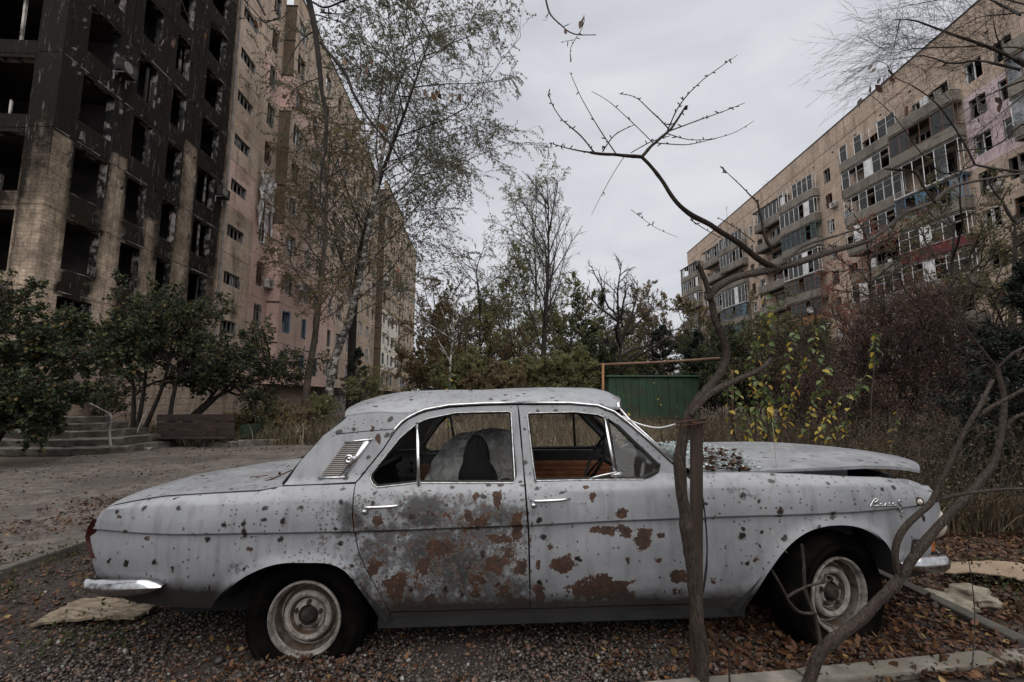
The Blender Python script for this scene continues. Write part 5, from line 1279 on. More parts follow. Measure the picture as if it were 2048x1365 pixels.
t.links.new(ramp(t, noise(t, p, 55, 6), [(0.40, (.46, .46, .47)), (0.75, (.14, .12, .105))]), b.inputs['Base Color']); b.inputs['Roughness'].default_value = .34; MT['chrome_dull'] = m
MT['rubber'] = M2('rubber', (0.008, 0.0075, 0.007), (0.020, 0.0185, 0.017), 20, .85, .3, .005)
MT['tyre'] = M2('tyre', (0.0015, 0.0014, 0.0013), (0.0038, 0.0034, 0.003), 9, 1.0, .4, .006, c3=(.006, .005, .0044), scale3=5, spec=0.02)
m, t, b = new_mat('wheel_paint'); p = wpos(t)
col = ramp(t, noise(t, p, 14, 7, .7), [(0.36, (.05, .04, .032)), (0.52, (.20, .18, .16)), (0.72, (.30, .28, .26))])
col = mixc(t, ramp(t, noise(t, p, 55, 6, .7), [(0.55, 0), (0.66, .8)]), col, (.075, .045, .03))
t.links.new(col, b.inputs['Base Color']); b.inputs['Roughness'].default_value = .75; bump(t, b, noise(t, p, 60, 5), .3, .004); MT['wheel_paint'] = m
MT['rust_steel'] = M2('rust_steel', (.025, .012, .008), (.09, .045, .026), 30, .9, .5, .004)
MT['groove_shade_grime'] = M2('groove_shade_grime', (.02, .015, .012), (.10, .085, .072), 25, .9, .5, .004, c3=(.05, .03, .018), scale3=9)  # rim grooves: shade painted into the colour along with grime
MT['hub_dark'] = M2('hub_dark', (.010, .008, .007), (.035, .025, .018), 30, .8, .5, .004)
MT['vinyl_brown'] = M2('vinyl_brown', (.13, .05, .022), (.2, .078, .034), 12, .6, .2, .004)
MT['vinyl_black'] = M2('vinyl_black', (.008, .008, .008), (.022, .021, .02), 6, .6)
MT['liner'] = M2('liner', (.03, .026, .022), (.075, .062, .052), 3, .9)
MT['lens_red'] = M2('lens_red', (.018, .004, .0035), (.035, .006, .005), 8, .3)
MT['lens_amber'] = M2('lens_amber', (.26, .07, .012), (.36, .11, .02), 20, .25)
MT['lens_clear'] = M2('lens_clear', (.32, .28, .24), (.5, .44, .38), 30, .25)

car = thing('car', 'rusted grey blue four door saloon full of shrapnel holes on flat tyres', 'car', (0.0, YC, 0.04))
def cpart(name, V, Q, T, at, mats, parent=car, ang=40, label=None):
    me = np_mesh(name, V, Q, T, True, at, None, mats); sharp(me, ang); return ob(name, me, parent, label)
seamR = [(711,966),(706,995),(704.5,1028),(710,1070),(717,1106),(728,1131),(748,1169),(781,1226)]
rear_f = [(189,1052),(193,1038),(204,1022),(222,1012),(287,1000),(328,994),(420,988),(517,983),(567,972.5)] + seamR + [(767,1251)] + archR[-2:0:-1] + [(422,1218),(336,1214),(260,1206),(222,1190),(192,1150),(183,1095),(177,1072)]
winR = [(834,966),(755,975),(746,968),(741,958),(743,948),(770,914),(800,876),(836,846),(856,837.5),(912,826),(967,824.5),(1016,823.5),(1022,826),(1030,960),(1027,966)]
door_r = seamR[::-1] + [(731,942),(767,897.5),(789,864),(803,849),(817,838),(850,823),(898,815),(967,811),(1035,809.5),(1038,830),(1048,945),(1054,1020),(1057,1060),(1059,1130),(1060,1218)]
winF = [(1072,962),(1066,930),(1055,832),(1057,826.5),(1150,824.5),(1195,829.5),(1214,837),(1234,851),(1252,869),(1290,904.5),(1317,930),(1318,938),(1313,945),(1284,959.5),(1234,959)]
door_f = [(1060,1218),(1059,1130),(1057,1060),(1054,1020),(1048,945),(1038,830),(1036,809.5),(1139,809),(1195,813.5),(1226,826.5),(1258,850),(1290,877),(1342,925),(1385,961),(1399,980),(1404,1000),(1412,1050),(1415,1128),(1408,1182),(1398,1208)]
fend_f = [(1398,1208),(1408,1182),(1415,1128),(1412,1050),(1404,1000),(1399,980),(1388,961),(1406,943),(1482,945),(1614,949),(1765,955),(1821,960),(1855,971),(1869,986),(1882,1008.5),(1884,1021.7),(1878,1050),(1866,1084),(1862,1118),(1858,1150),(1797,1160)] + archF[-2::-1] + [(1396,1231)]
rocker = [(767,1251),(781,1227.5),(1060,1219.5),(1398,1209.5),(1396,1231),(1373,1232)]
for nm, pts, hl, lab in (('rear_fender', rear_f, (), None), ('door', door_r, (winR,), 'rear door mottled with soot and rust'), ('door', door_f, (winF,), 'front door with large rust scabs'), ('front_fender', fend_f, (), None), ('sill_panel', rocker, (), None)):
    for far in (False, True):
        V, Q, T, at = side_panel(pts, hl, far=far, gap=.0045 if nm == 'door' else .002)
        d_ = cpart(nm, V, Q, T, at, [MT['paint']], label=lab if not far else None)
        if nm == 'door':
            if hl[0] is winR: doorR = d_ if not far else doorR
            else: doorF = d_ if not far else doorF
            # window trim: bright outer bead, black rubber inside
            for rr, mt, dy, nm2 in ((.0042, 'chrome_dull', -.003, 'window_trim'), (.011, 'rubber', .016, 'window_seal')):
                mb = MB(); L_ = [PS(x, y) for x, y in hl[0]]; L_ = [Vector((q.x, q.y + dy, q.z)) for q in L_]
                if far: L_ = [Vector((q.x, 2*YC - q.y, q.z)) for q in L_]
                mb.tube(L_, rr, 6, closed=True); ob(nm2, mb.mesh(nm2, MT[mt if not far else 'rubber'], True), d_)
            # window divider
            a, c = ((834.5, 846), (837.5, 972)) if hl[0] is winR else ((1209, 834), (1232, 958))
            mb = MB(); A, C = PS(*a), PS(*c); 
            if far: A.y = 2*YC - A.y; C.y = 2*YC - C.y
            mb.tube([A, C], .0105, 8); ob('window_divider', mb.mesh('window_divider', MT['chrome' if not far else 'rubber'], True), d_)
            # inner door card: brown ribbed vinyl
            pp = poly2(hl[0]); x0, x1 = pp[:, 0].min() - .03, pp[:, 0].max() + .04; zt_ = pp[:, 1].min() - .01
            mb = MB(); sgn = -1 if far else 1; yb = Y0 + .17
            yb_ = (2*YC - yb) if far else yb
            zz = []; z = zt_ - .09
            while z > .36: zz += [(z, 0), (z - .006, .008), (z - .034, .008), (z - .04, 0)]; z -= .04
            G = np.array([[(x, yb_ + sgn * d_, q) for q, d_ in zz] for x in (x0, x1)]); mb.grid(G)
            ob('door_card', mb.mesh('door_card', MT['vinyl_brown']), d_)
            mb = MB(); mb.box((x0, min(yb_, yb_ - sgn * .05), zt_ - .085), (x1, max(yb_, yb_ - sgn * .05), zt_)); ob('door_ledge', mb.mesh('door_ledge', MT['vinyl_black']), d_)
# pane left in the rear door, and the dusty quarter light of the front door
def pane_from(pts, name, mat, parent, dy=.012):
    P = dens(poly2(pts), .05); n = len(P); c = P.mean(0); v = np.vstack([P, c])
    V = np.stack([v[:, 0], Y0 + yoff(v[:, 0], v[:, 1]) + dy, v[:, 1]], -1)
    ob(name, np_mesh(name, V, None, [(i, (i+1) % n, n) for i in range(n)], True, None, None, [MT[mat]]), parent)
MT['glass_clear'] = glass_mat('glass_clear', (.95, .96, .96), 0.003, .03); [setattr(n_.inputs['IOR'], 'default_value', 1.10) for n_ in MT['glass_clear'].node_tree.nodes if n_.type == 'FRESNEL']
pane_from([(838,966),(835,847),(856,839),(912,828),(1020,825),(1028,964)], 'window_pane', 'glass_clear', doorR)
pane_from([(1213,840),(1234,853),(1252,871),(1290,906),(1315,932),(1313,943),(1284,957),(1236,956)], 'quarter_light', 'glass', doorF)
mb = MB(); L_ = [PS(x, y) for x, y in ((1214,838),(1236,853),(1254,871),(1291,906),(1318,932),(1314,944),(1285,958),(1234,957))]
mb.tube([Vector((q.x, q.y - .001, q.z)) for q in L_], .010, 6, closed=True); ob('quarter_light_seal', mb.mesh('quarter_light_seal', MT['rubber'], True), doorF)
# door handles: bar, two feet, lock button
for d_, (x, y), (x2, y2) in ((doorR, (724,1014), (803,1010)), (doorF, (1060,1002), (1140,997))):
    A = PS(x, y); C = PS(x2, y2); mb = MB(); yy = Y0 - .022
    pts = [Vector((A.x + (C.x - A.x)*f, yy + .028*(abs(2*f-1)**4) + .002, A.z + (C.z - A.z)*f)) for f in np.linspace(0, 1, 9)]
    mb.tube(pts, [.005, .008, .009, .009, .009, .009, .009, .008, .004], 8)
    h = ob('door_handle', mb.mesh('door_handle', MT['chrome'], True), d_)
    mb = MB(); mb.lathe([(.0, -.016), (.010, -.016), (.014, -.008), (.017, .02)], 14, Matrix.Translation((A.x + .018, Y0 + .004, A.z - .022))); mb.tube([(A.x + .012, Y0 + .012, A.z + .002), (A.x + .018, Y0 + .004, A.z - .02)], .014, 8)
    ob('lock_button', mb.mesh('lock_button', MT['chrome'], True), h)
# roof gutter strip
def strip(px, rad, name, mat, dy=-.006, far=True, parent=car, k=6):
    L_ = [Vector((q.x, q.y + dy, q.z)) for q in (PS(x, y) for x, y in px)]
    for f in ((False, True) if far else (False,)):
        mb = MB(); mb.tube([Vector((q.x, 2*YC - q.y, q.z)) if f else q for q in L_], rad, k); ob(name, mb.mesh(name, MT[mat], True), parent)
strip([(783,870),(792,857),(804,844),(817,835),(834,826),(850,819.5),(898,810.5),(967,807),(1046,805)], .0075, 'gutter_trim', 'chrome')
strip([(1048,806),(1139,806),(1195,811),(1228,823.5),(1257,846),(1289,873),(1345,923)], .0075, 'gutter_trim', 'chrome')
# roof
gut = [(690,831),(705,829),(728,826),(760,823),(800,826),(834,823.5),(850,818),(898,809),(967,805.5),(1040,804),(1139,804),(1195,808),(1225,815),(1241,815)]
GP = [PS(x, y) for x, y in gut]
cx = np.array([-1.215, -1.17, -1.09, -1.0, -.86, -.62, -.38, -.1, .25, .55, .70, .765]); sil = [(693,826),(703,815),(724,803),(757,793),(800,785),(870,780.5),(945,778),(1024,776.5),(1100,776),(1180,777.5),(1222,779.5),(1243,790)]
cz = np.array([W(x, y, 3.1).z for x, y in sil]); cxx = np.array([W(x, y, 3.1).x for x, y in sil])
G = []
xs_ = np.linspace(GP[0].x, GP[-1].x, 60); gx_ = np.array([p.x for p in GP])
for x in xs_:
    zg = np.interp(x, gx_, [p.z for p in GP]); yg = np.interp(x, gx_, [p.y for p in GP]); hw = YC - yg
    f = (x - xs_[0]) / (xs_[-1] - xs_[0]); row = []
    for wv in np.linspace(-1, 1, 41):
        xx = x + (.10 * (f > .5) * ((f - .5) * 2) ** 3 - .12 * (1 - f) ** 4) * (1 - wv**2)
        zc_ = float(np.interp(x * 1.10 if x < 0 else x * 1.14, cxx, cz)); zc_ = max(zc_ - .045 * max(0, (f - .90) / .10) ** 2, zg + .008)
        row.append((xx, YC + wv * hw, zg + (zc_ - zg) * (1 - abs(wv) ** 3.2) + .008 * math.sin(x * 5 + wv * 4) * (1 - abs(wv)**2)))
    row = [(row[0][0], row[0][1] - .001, row[0][2] - .012)] + row + [(row[-1][0], row[-1][1] + .001, row[-1][2] - .012)]
    G.append(row)
mb = MB(); G = np.array(G); mb.grid(G); V = np.concatenate(mb.v)
roof = cpart('roof', V, np.concatenate(mb.q), None, paint_attrs(V, True), [MT['paint']])
mb = MB(); mb.grid(G - np.array([0, 0, .035])); ob('headliner', mb.mesh('headliner', MT['liner'], True), roof)
# rear pillars with the ribbed bright vent panel
cpil = [(567,971),(640,969),(711,965),(731,941),(767,896.5),(789,863),(803,848),(817,836),(834,826),(800,828),(760,825),(728,828),(695,833),(684,843),(647,871),(600,923)]
for far in (False, True):
    V, Q, T, at = side_panel(cpil, (), far=far, gap=.002, lip=.05); cp_ = cpart('rear_pillar', V, Q, T, at, [MT['paint']])
    if far:
        mb = MB(); mb.grid(np.array([[(V_[0], V_[1] - .05, V_[2]) for V_ in ((-1.12, 2*YC - Y0 - .13, .93), (-.80, 2*YC - Y0 - .12, .93))], [(-.95, 2*YC - Y0 - .2, 1.25), (-.60, 2*YC - Y0 - .2, 1.25)]])); ob('pillar_lining', mb.mesh('pillar_lining', MT['liner']), cp_)
        continue
    mb = MB()
    for i in range(17):                 # ribs between the two chrome bars
        f = i / 16; y = 886 + (950 - 886) * f; xl = 690 - 47 * f; xr = 737 - 49 * f
        mb.tube([PS(xl, y, -.004), PS(xr, y, -.004)], .0042, 5)
    ob('vent_ribs', mb.mesh('vent_ribs', MT['frame_grey'], True), cp_)
    mb = MB(); mb.tube([PS(689, 885, -.008), PS(744, 879, -.008)], .006, 6); mb.tube([PS(636, 956, -.008), PS(690, 955, -.008)], .006, 6)
    e0, e1 = PS(742, 880, -.01), PS(690, 954, -.01); e2, e3 = PS(730, 881, -.012), PS(679, 953, -.012)
    mb.hexa([e0, e1, e1 + Vector((0, .02, 0)), e0 + Vector((0, .02, 0)), e2, e3, e3 + Vector((0, .02, 0)), e2 + Vector((0, .02, 0))])
    ob('vent_trim', mb.mesh('vent_trim', MT['chrome'], True), cp_)
    mb = MB(); c = PS(698, 918, -.012); Mx = Matrix.Translation(c); mb.lathe([(.001, -.006), (.007, -.006), (.010, -.002), (.0145, -.002), (.0145, -.009), (.0215, -.009), (.024, .004)], 20, Mx)
    ob('vent_badge', mb.mesh('vent_badge', MT['chrome'], True), cp_)
    strip([(583,924),(640,923),(700,868)][:0] or [(672,868.5),(730,863),(789,858.5)], .0022, 'pillar_seam', 'rubber', dy=-.0005, far=False, parent=cp_)
strip([(566,972),(640,969.5),(712,967)], .003, 'pillar_seam', 'rubber', dy=-.001)
# windscreen surround and rear window surround
strip([(1237,808),(1240,816),(1251,829),(1263,843),(1300,876),(1348,921)], .010, 'windscreen_trim', 'chrome', dy=.03)
strip([(1239,810),(1243,817),(1262,846),(1300,880),(1348,925)], .020, 'windscreen_pillar', 'rubber', dy=.045)
strip([(690,836),(647,873),(600,925),(562,972)], .014, 'rear_window_seal', 'rubber', dy=.03)
def span(a, b_, bow, zb, rad, name, mat):
    mb = MB(); mb.tube([(a.x + bow*(1-q*q), YC + q*(YC - a.y), a.z + zb*(1-q*q)) for q in np.linspace(-1, 1, 17)], rad, 8); ob(name, mb.mesh(name, MT[mat], True), car)
span(PS(1236, 812, .03), None, .10, .05, .014, 'windscreen_header', 'chrome')
rwt, rwb = PS(690, 836, .03), PS(562, 974, .03)
G = [[(a.x + (b2.x - a.x)*f + bow*(1-q*q), YC + q*(YC - (a.y + (b2.y - a.y)*f)), a.z + (b2.z - a.z)*f + .03*(1-q*q)*(1-f)) for q in np.linspace(-1, 1, 15)] for a, b2, bow in ((rwt, rwb, -.12),) for f in np.linspace(0, 1, 8)]
mb = MB(); mb.grid(np.array(G)); ob('rear_window', mb.mesh('rear_window', MT['glass_dusty'], True), car)
# boot lid
def lid(px, extra, crown, bow0, bow1, name, nx=40, nw=31, dz=0.0, thick=.022, label=None, lift=None):
    L_ = np.array([PS(x, y, extra) for x, y in px]); L_ = resamp(L_, nx); G = []
    for i, a in enumerate(L_):
        f = i / (nx - 1); bw = bow0 + (bow1 - bow0) * f
        row = [(a[0] + bw*(1-q*q), YC + q*(YC - a[1]), a[2] + dz + crown*(1 - abs(q)**2.4) + (lift(f, q) if lift else 0) + .004*math.sin(7*f+5*q)*(1-q*q)) for q in np.linspace(-1, 1, nw)]
        G.append(row)
    G = np.array(G); mb = MB(); mb.grid(G); mb.grid(G - np.array([0, 0, thick]))
    ring = np.concatenate([G[0], G[1:, -1], G[-1, -2::-1], G[-2:0:-1, 0]]); mb.grid(np.stack([np.vstack([ring, ring[:1]]), np.vstack([ring, ring[:1]]) - np.array([0, 0, thick])], 0))
    V = np.concatenate(mb.v); return cpart(name, V, np.concatenate(mb.q), None, paint_attrs(V, True), [MT['paint']], label=label, ang=50)
lid([(218,1012),(240,1006),(287,999),(328,993),(420,987),(517,982),(546,977)], .035, .028, -.10, -.02, 'boot_lid')
# strip of body between boot lid and rear window
lid([(549,976),(570,970)], .035, .03, -.02, -.10, 'rear_deck', nx=4)
hood = lid([(1483,943.5),(1540,941),(1614,937),(1680,934),(1727,931.5),(1776,932.5),(1812,935.5),(1842,941)], .045, .030, .17, .22, 'bonnet', thick=.018, label='bonnet sprung open along its front edge')
strip([(225,1012.5),(287,1000.5),(328,994.5),(420,989),(517,983.5),(549,978)], .006, 'boot_seal', 'rubber', dy=.018)
# cowl with wipers, under the shattered windscreen
A = [PS(1348, 922, .06), PS(1380, 938, .05), PS(1410, 945, .045), PS(1478, 946.5, .045)]
G = np.array([[(a.x + .18*(1-q*q), YC + q*(YC - a.y), a.z - .004 + .05*(1 - abs(q)**2.4)*(.35 + .65*f)) for q in np.linspace(-1, 1, 21)] for a, f in zip(A, (0, .3, .6, 1))])
mb = MB(); mb.grid(G); V = np.concatenate(mb.v); cpart('cowl', V, np.concatenate(mb.q), None, paint_attrs(V, True), [MT['paint']])
mb = MB(); c = PS(1427, 944, .09); mb.lathe([(.001, -.03), (.010, -.03), (.012, 0)], 10, Matrix.Translation(c) @ Matrix.Rotation(R(-90), 4, 'X')); mb.tube([c + Vector((0, 0, .02)), c + Vector((.09, .02, .012))], .0035, 5)
ob('wiper', mb.mesh('wiper', MT['rubber'], True), car)
# closed rear and front ends
def endcap(px, bow, name, mat, far_attr=True):
    L_ = [PS(x, y, .004) for x, y in px]
    G = np.array([[(a.x + bow*(1-q*q), YC + q*(YC - a.y), a.z) for q in np.linspace(-1, 1, 25)] for a in L_]); mb = MB(); mb.grid(G); V = np.concatenate(mb.v)
    return cpart(name, V, np.concatenate(mb.q), None, paint_attrs(V, True), [MT[mat]])
endcap([(218,1014),(204,1023),(190,1050),(178,1072),(184,1095),(193,1150),(222,1190),(262,1206)], -.07, 'rear_panel', 'paint')
grl = endcap([(1855,972),(1869,987),(1882,1009),(1884,1022),(1878,1050),(1866,1084),(1862,1118),(1858,1150)], .06, 'front_panel', 'paint')
def side_part(fn):
    for s in (-1, 1): fn(s)
ym = lambda y, s: y if s < 0 else 2*YC - y
for s in (-1, 1):
    a, c, e_ = PS(187, 1046, .0), PS(176, 1073, 0), PS(184, 1112, 0); mb = MB()   # tail lamp wrapping the corner
    pr = [(a, .02), (c, .02), (e_, .02)]
    G = np.array([[(q.x - .018 - .03*f, ym(q.y - .004 + .16*f, s), q.z) for f in (0, .15, .5, 1)] for q in (PS(191, 1041), PS(183, 1055), PS(177.5, 1073), PS(180.5, 1090), PS(185, 1108), PS(188, 1116))])
    mb.grid(G); G2 = G.copy(); G2[:, :, 0] += .05; mb.grid(G2); mb.grid(np.stack([G[:, 0], G2[:, 0]])); ob('tail_lamp', mb.mesh('tail_lamp', MT['lens_red'], True), car)
    # headlamps and grille bars
    hz = PS(1880, 1050).z; mb = MB(); fx = PS(1880, 1040).x + .012
    mb.lathe([(.001, -.03), (.06, -.026), (.082, -.006), (.088, -.012), (.094, .0), (.094, .05)], 24, Matrix.Translation((fx + .02, ym(Y0 + .30, s), hz)) @ Matrix.Rotation(R(90), 4, 'Z'))
    ob('headlight', mb.mesh('headlight', MT['lens_clear'], True), car)
    # front corner lamps: amber indicator in a black bezel
    mb = MB(); I = [PS(x, y, -.004) for x, y in ((1826,1082),(1866,1079),(1868,1106),(1822,1110))]
    q = [Vector((v.x, ym(v.y, s), v.z)) for v in I]; sh = Vector((0, -.012*(-s) * -1, 0))
    q[1].x += .03; q[2].x += .03; q[1].y = ym(I[1].y + .03, s); q[2].y = ym(I[2].y + .03, s)
    mb.tube(q, .0062, 6, closed=True); bz = ob('indicator', mb.mesh('indicator', MT['rubber'], True), car)
    mb = MB(); mid = [q[0].lerp(q[1], .45), q[3].lerp(q[2], .45)]
    o_ = Vector((0, .012 * s, 0))
    mb.hexa([q[3], mid[1], mid[1] - o_, q[3] - o_, q[0], mid[0], mid[0] - o_, q[0] - o_]); ob('indicator_reflector', mb.mesh('indicator_reflector', MT['vinyl_black']), bz)
    mb = MB(); mb.hexa([mid[1] + o_*.5, q[2] + o_*.8, q[2] - o_, mid[1] - o_, mid[0] + o_*.5, q[1] + o_*.8, q[1] - o_, mid[0] - o_]); ob('indicator_lens', mb.mesh('indicator_lens', MT['lens_amber']), bz)
    # round side marker
    mb = MB(); c = PS(1838, 1004); c.y = ym(c.y, s); Mx = Matrix.Translation(c) if s < 0 else Matrix.Translation(c) @ Matrix.Rotation(R(180), 4, 'Z')
    mb.lathe([(.001, -.018), (.010, -.015), (.017, -.006), (.0185, 0)], 18, Mx); o1 = ob('side_marker', mb.mesh('side_marker', MT['lens_clear'], True), car)
    mb = MB(); mb.lathe([(.017, -.008), (.022, -.008), (.024, .006)], 18, Mx); ob('marker_bezel', mb.mesh('marker_bezel', MT['rubber'], True), o1)
mb = MB(); fx = PS(1880, 1040).x
for i in range(22):
    y = Y0 + .48 + (YC - Y0 - .48) * 2 * i / 21; q = (y - YC) / (YC - Y0); mb.box((fx + .06*(1-q*q) - .02, y - .008, PS(1880, 1078).z), (fx + .06*(1-q*q) + .014, y + .008, PS(1880, 1024).z))
ob('grille_bars', mb.mesh('grille_bars', MT['chrome']), car)
# bumpers: wrap-round blades with tapering ends
def bumper(px, end, name):
    L_ = [PS(x, y) for x, y, _, _ in px]; mb = MB(); sec = []
    for (x, y, hh_, dd), q in zip(px, L_): sec.append((q, hh_, dd))
    ring = []; k = 10
    def ringat(c, hh_, ax): return [c + Vector((0, 0, hh_ * math.sin(a))) + ax * (.028 if abs(math.cos(a)) > .2 else .02) * math.cos(a) for a in np.arange(k) * 2*math.pi/k]
    path = [(Vector((q.x, q.y - dd, q.z)), hh_, Vector((0, -1, 0))) for q, hh_, dd in sec]
    sx = 1 if end > 0 else -1; c0 = path[-1][0]
    for f in (.25, .5, .75, 1.0):
        a = f * R(80); path.append((c0 + Vector((sx*.10*math.sin(a), .12*(1-math.cos(a)), 0)), sec[-1][1], Vector((sx*math.sin(a), -math.cos(a), 0))))
    half = [ringat(*p_) for p_ in path]
    yl = path[-1][0]; 
    for q in np.linspace(.9, 0, 6)[0:]:
        half.append([Vector((v.x + sx*.06*(1-q*q), YC - (YC - path[-1][0].y)*q + (v.y - path[-1][0].y) * 0, v.z)) for v in half[len(path)-1]])
    full = half + [[Vector((v.x, 2*YC - v.y, v.z)) for v in r_] for r_ in half[-2::-1]]
    G = np.array([[tuple(v) for v in r_] + [tuple(r_[0])] for r_ in full]); mb.grid(G); ob(name, mb.mesh(name, MT['chrome'], True), car)
bumper([(333,1169,.006,.012),(325,1168,.020,.026),(308,1167,.036,.038),(285,1168,.042,.044),(245,1169,.045,.050),(222,1168,.044,.052),(208,1167,.038,.052)], -1, 'rear_bumper')
bumper([(1794,1126,.008,.012),(1808,1124,.028,.032),(1830,1123,.042,.046),(1858,1122,.046,.052)], 1, 'front_bumper')
# script and emblem on the front fender
def wire(pts, rad=.0028, nm='script_lettering', par=None):
    mb = MB()
    for L_ in pts: mb.tube(resamp([PS(x, y, -.004) for x, y in L_], max(8, 4*len(L_))), rad, 5)
    ob(nm, mb.mesh(nm, MT['chrome'], True), par or car)
wire([[(1740,1014),(1744,1006),(1749,998.5)], [(1747,1000),(1753,997.5),(1756,999),(1753,1003),(1749,1005),(1754,1006),(1755,1010),(1750,1012.5),(1747,1011)],
      [(1748,1012.5),(1756,1012),(1763,1011.5)], [(1764,1008),(1761,1007.5),(1759.5,1010),(1762,1012),(1764.5,1010),(1764,1008),(1768,1009)],
      [(1767,1012),(1770,1010),(1772,1006.5),(1773,1011),(1775,1011.5)], [(1778,1011.5),(1778.5,1006.5),(1782,1006)], [(1778,1011.5),(1784,1011)],
      [(1790,1007),(1787,1006.5),(1785,1009),(1787,1011.5),(1790,1010),(1790.5,1006.5),(1791,1011),(1797,1010.8)], [(1763,1011.7),(1780,1011.6),(1797,1010.8)]])
wire([[(1797,1003),(1800,1001),(1803,1003)], [(1797,1004),(1799,1008),(1802,1010),(1803,1014)], [(1800,1017),(1804,1020),(1802,1024),(1799,1022),(1800,1018)], [(1803,1026),(1806,1026),(1804,1023)], [(1801,1029),(1804,1033),(1805,1036)]], .0032, 'fender_emblem')
# door mirror stub folded on the sill
mb = MB(); mb.tube([PS(1178, 958, -.01), PS(1204, 951, -.03), PS(1234, 945, -.045)], .006, 6); mb.box((-.03, -.01, -.012), (.03, .012, .012), Matrix.Translation(PS(1232, 950, -.03)))
ob('mirror_arm', mb.mesh('mirror_arm', MT['chrome'], True), doorF)
# wheels
def wheel(cx_, cz_, yface, steer, ground, name_label, rim_mat='wheel_paint', R_=.325, rr=.188):
    Mx = Matrix.Translation((cx_, yface, cz_)) @ Matrix.Rotation(steer, 4, 'Z')
    o = bpy.data.objects.new('wheel', None); COL.objects.link(o); o.parent = car; o.matrix_parent_inverse = Matrix.Translation(-car.location); o['label'] = name_label
    far = yface > YC
    if far: Mx = Mx @ Matrix.Rotation(R(180), 4, 'Z')
    prof = [(rr-.004, .03), (rr+.004, .006), (rr+.018, -.002), (rr+.022, -.009), (rr+.026, -.006), (rr+.03, -.013), (rr+.052, -.022), (rr+.056, -.026), (rr+.060, -.022), (rr+.088, -.020), (rr+.092, -.025), (rr+.097, -.019), (R_-.025, -.006), (R_-.008, .012), (R_, .035), (R_+.001, .08), (R_, .13), (R_-.02, .165), (rr, .18)]
    mb = MB(); mb.lathe(prof, 72, Mx); V = np.concatenate(mb.v)
    z = V[:, 2]; sq = np.clip(ground + .02 - z, 0, 1)
    out = Mx.to_3x3() @ Vector((0, -1, 0)); hmask = np.clip((cz_ - z) / R_, 0, 1) ** 2
    lim = ground + .004
    V2 = V.copy(); depth = np.clip(lim - z, 0, None); V2[:, 2] = np.maximum(z, lim - .004)
    bul = (.030 * hmask + depth * .35)
    sgn = np.where(((V - np.array([cx_, yface, cz_])) @ np.array(out)) > -.08, 1, -1)
    V2 += np.array(out)[None] * (bul * sgn)[:, None] * (np.hypot(V[:, 0]-cx_, z-cz_) > rr + .02)[:, None]
    ob('tyre', np_mesh('tyre', V2, np.concatenate(mb.q), None, True, None, None, [MT['tyre']]), o)
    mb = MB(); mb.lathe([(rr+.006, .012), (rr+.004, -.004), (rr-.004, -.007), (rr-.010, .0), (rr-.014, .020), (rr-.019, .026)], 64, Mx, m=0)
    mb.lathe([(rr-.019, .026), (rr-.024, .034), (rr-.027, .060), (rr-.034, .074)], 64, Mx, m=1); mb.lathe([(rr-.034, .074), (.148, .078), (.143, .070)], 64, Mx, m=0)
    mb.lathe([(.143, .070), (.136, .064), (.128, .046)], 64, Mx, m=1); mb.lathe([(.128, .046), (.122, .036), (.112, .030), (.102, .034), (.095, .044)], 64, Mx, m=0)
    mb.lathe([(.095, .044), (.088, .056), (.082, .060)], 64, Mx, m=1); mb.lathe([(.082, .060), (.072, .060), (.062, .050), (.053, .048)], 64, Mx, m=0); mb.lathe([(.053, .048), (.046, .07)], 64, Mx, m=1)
    rim = ob('rim', sharp(mb.mesh('rim', [MT['wheel_paint'], MT['groove_shade_grime']], True), 28), o)
    mb = MB(); mb.lathe([(.001, .024), (.022, .022), (.030, .026), (.040, .046), (.047, .072)], 24, Mx); ob('hub', mb.mesh('hub', MT['hub_dark'], True), rim)
    for i in range(5):
        a = 2*math.pi*i/5 + .3; mb = MB(); mb.lathe([(.0, .036), (.008, .036), (.012, .041), (.0125, .066)], 6, Mx @ Matrix.Translation((.066*math.cos(a), 0, .066*math.sin(a))))
        ob('wheel_nut', mb.mesh('wheel_nut', MT['hub_dark']), rim)
rw = W(603, 1245, 2.53); fw = W(1684, 1194, 2.53)
wheel(rw.x, rw.z, 2.56, 0, gz(rw.x, 2.53) - .025, 'flat rear wheel standing almost on its rim')
wheel(fw.x, fw.z, 2.545, R(17), gz(fw.x, 2.53) - .01, 'front wheel turned away from the viewer')
wheel(rw.x, rw.z, 2*YC - 2.53, 0, gz(rw.x, 4.1) + .015, 'far side rear wheel'); wheel(fw.x, fw.z, 2*YC - 2.53, R(17), gz(fw.x, 4.1) + .015, 'far side front wheel')
# wheel houses, floor, bulkheads: the dark inside of the shell, plus added light-blocking slabs
for A, c in ((ARC[0], rw), (ARC[1], fw)):
    for far in (False, True):
        mb = MB()
        L_ = [(a, z) for a, z in A]; G = np.array([[(c.x + (a - c.x)*1.02, (2*YC - y) if far else y, c.z + (z - c.z)*1.02 + .004) for y in (Y0 + .012, Y0 + .14, Y0 + .34)] for a, z in L_]); mb.grid(G)
        wall = np.array([[(c.x + (a - c.x)*f, (2*YC - Y0 - .34) if far else Y0 + .34, c.z + (z - c.z)*f) for f in (0, 1.02)] for a, z in L_]); mb.grid(wall)
        ob('wheel_house', mb.mesh('wheel_house', MT['black'], True), car)
mb = MB(); zf = lambda x: .22 + .031 * (x + 1.1)
def slab(x0, x1, y0, y1, z0, z1): mb.hexa([(x0, y0, z0 + zf(x0)), (x1, y0, z0 + zf(x1)), (x1, y1, z0 + zf(x1)), (x0, y1, z0 + zf(x0)), (x0, y0, z1 + zf(x0)), (x1, y0, z1 + zf(x1)), (x1, y1, z1 + zf(x1)), (x0, y1, z1 + zf(x0))])
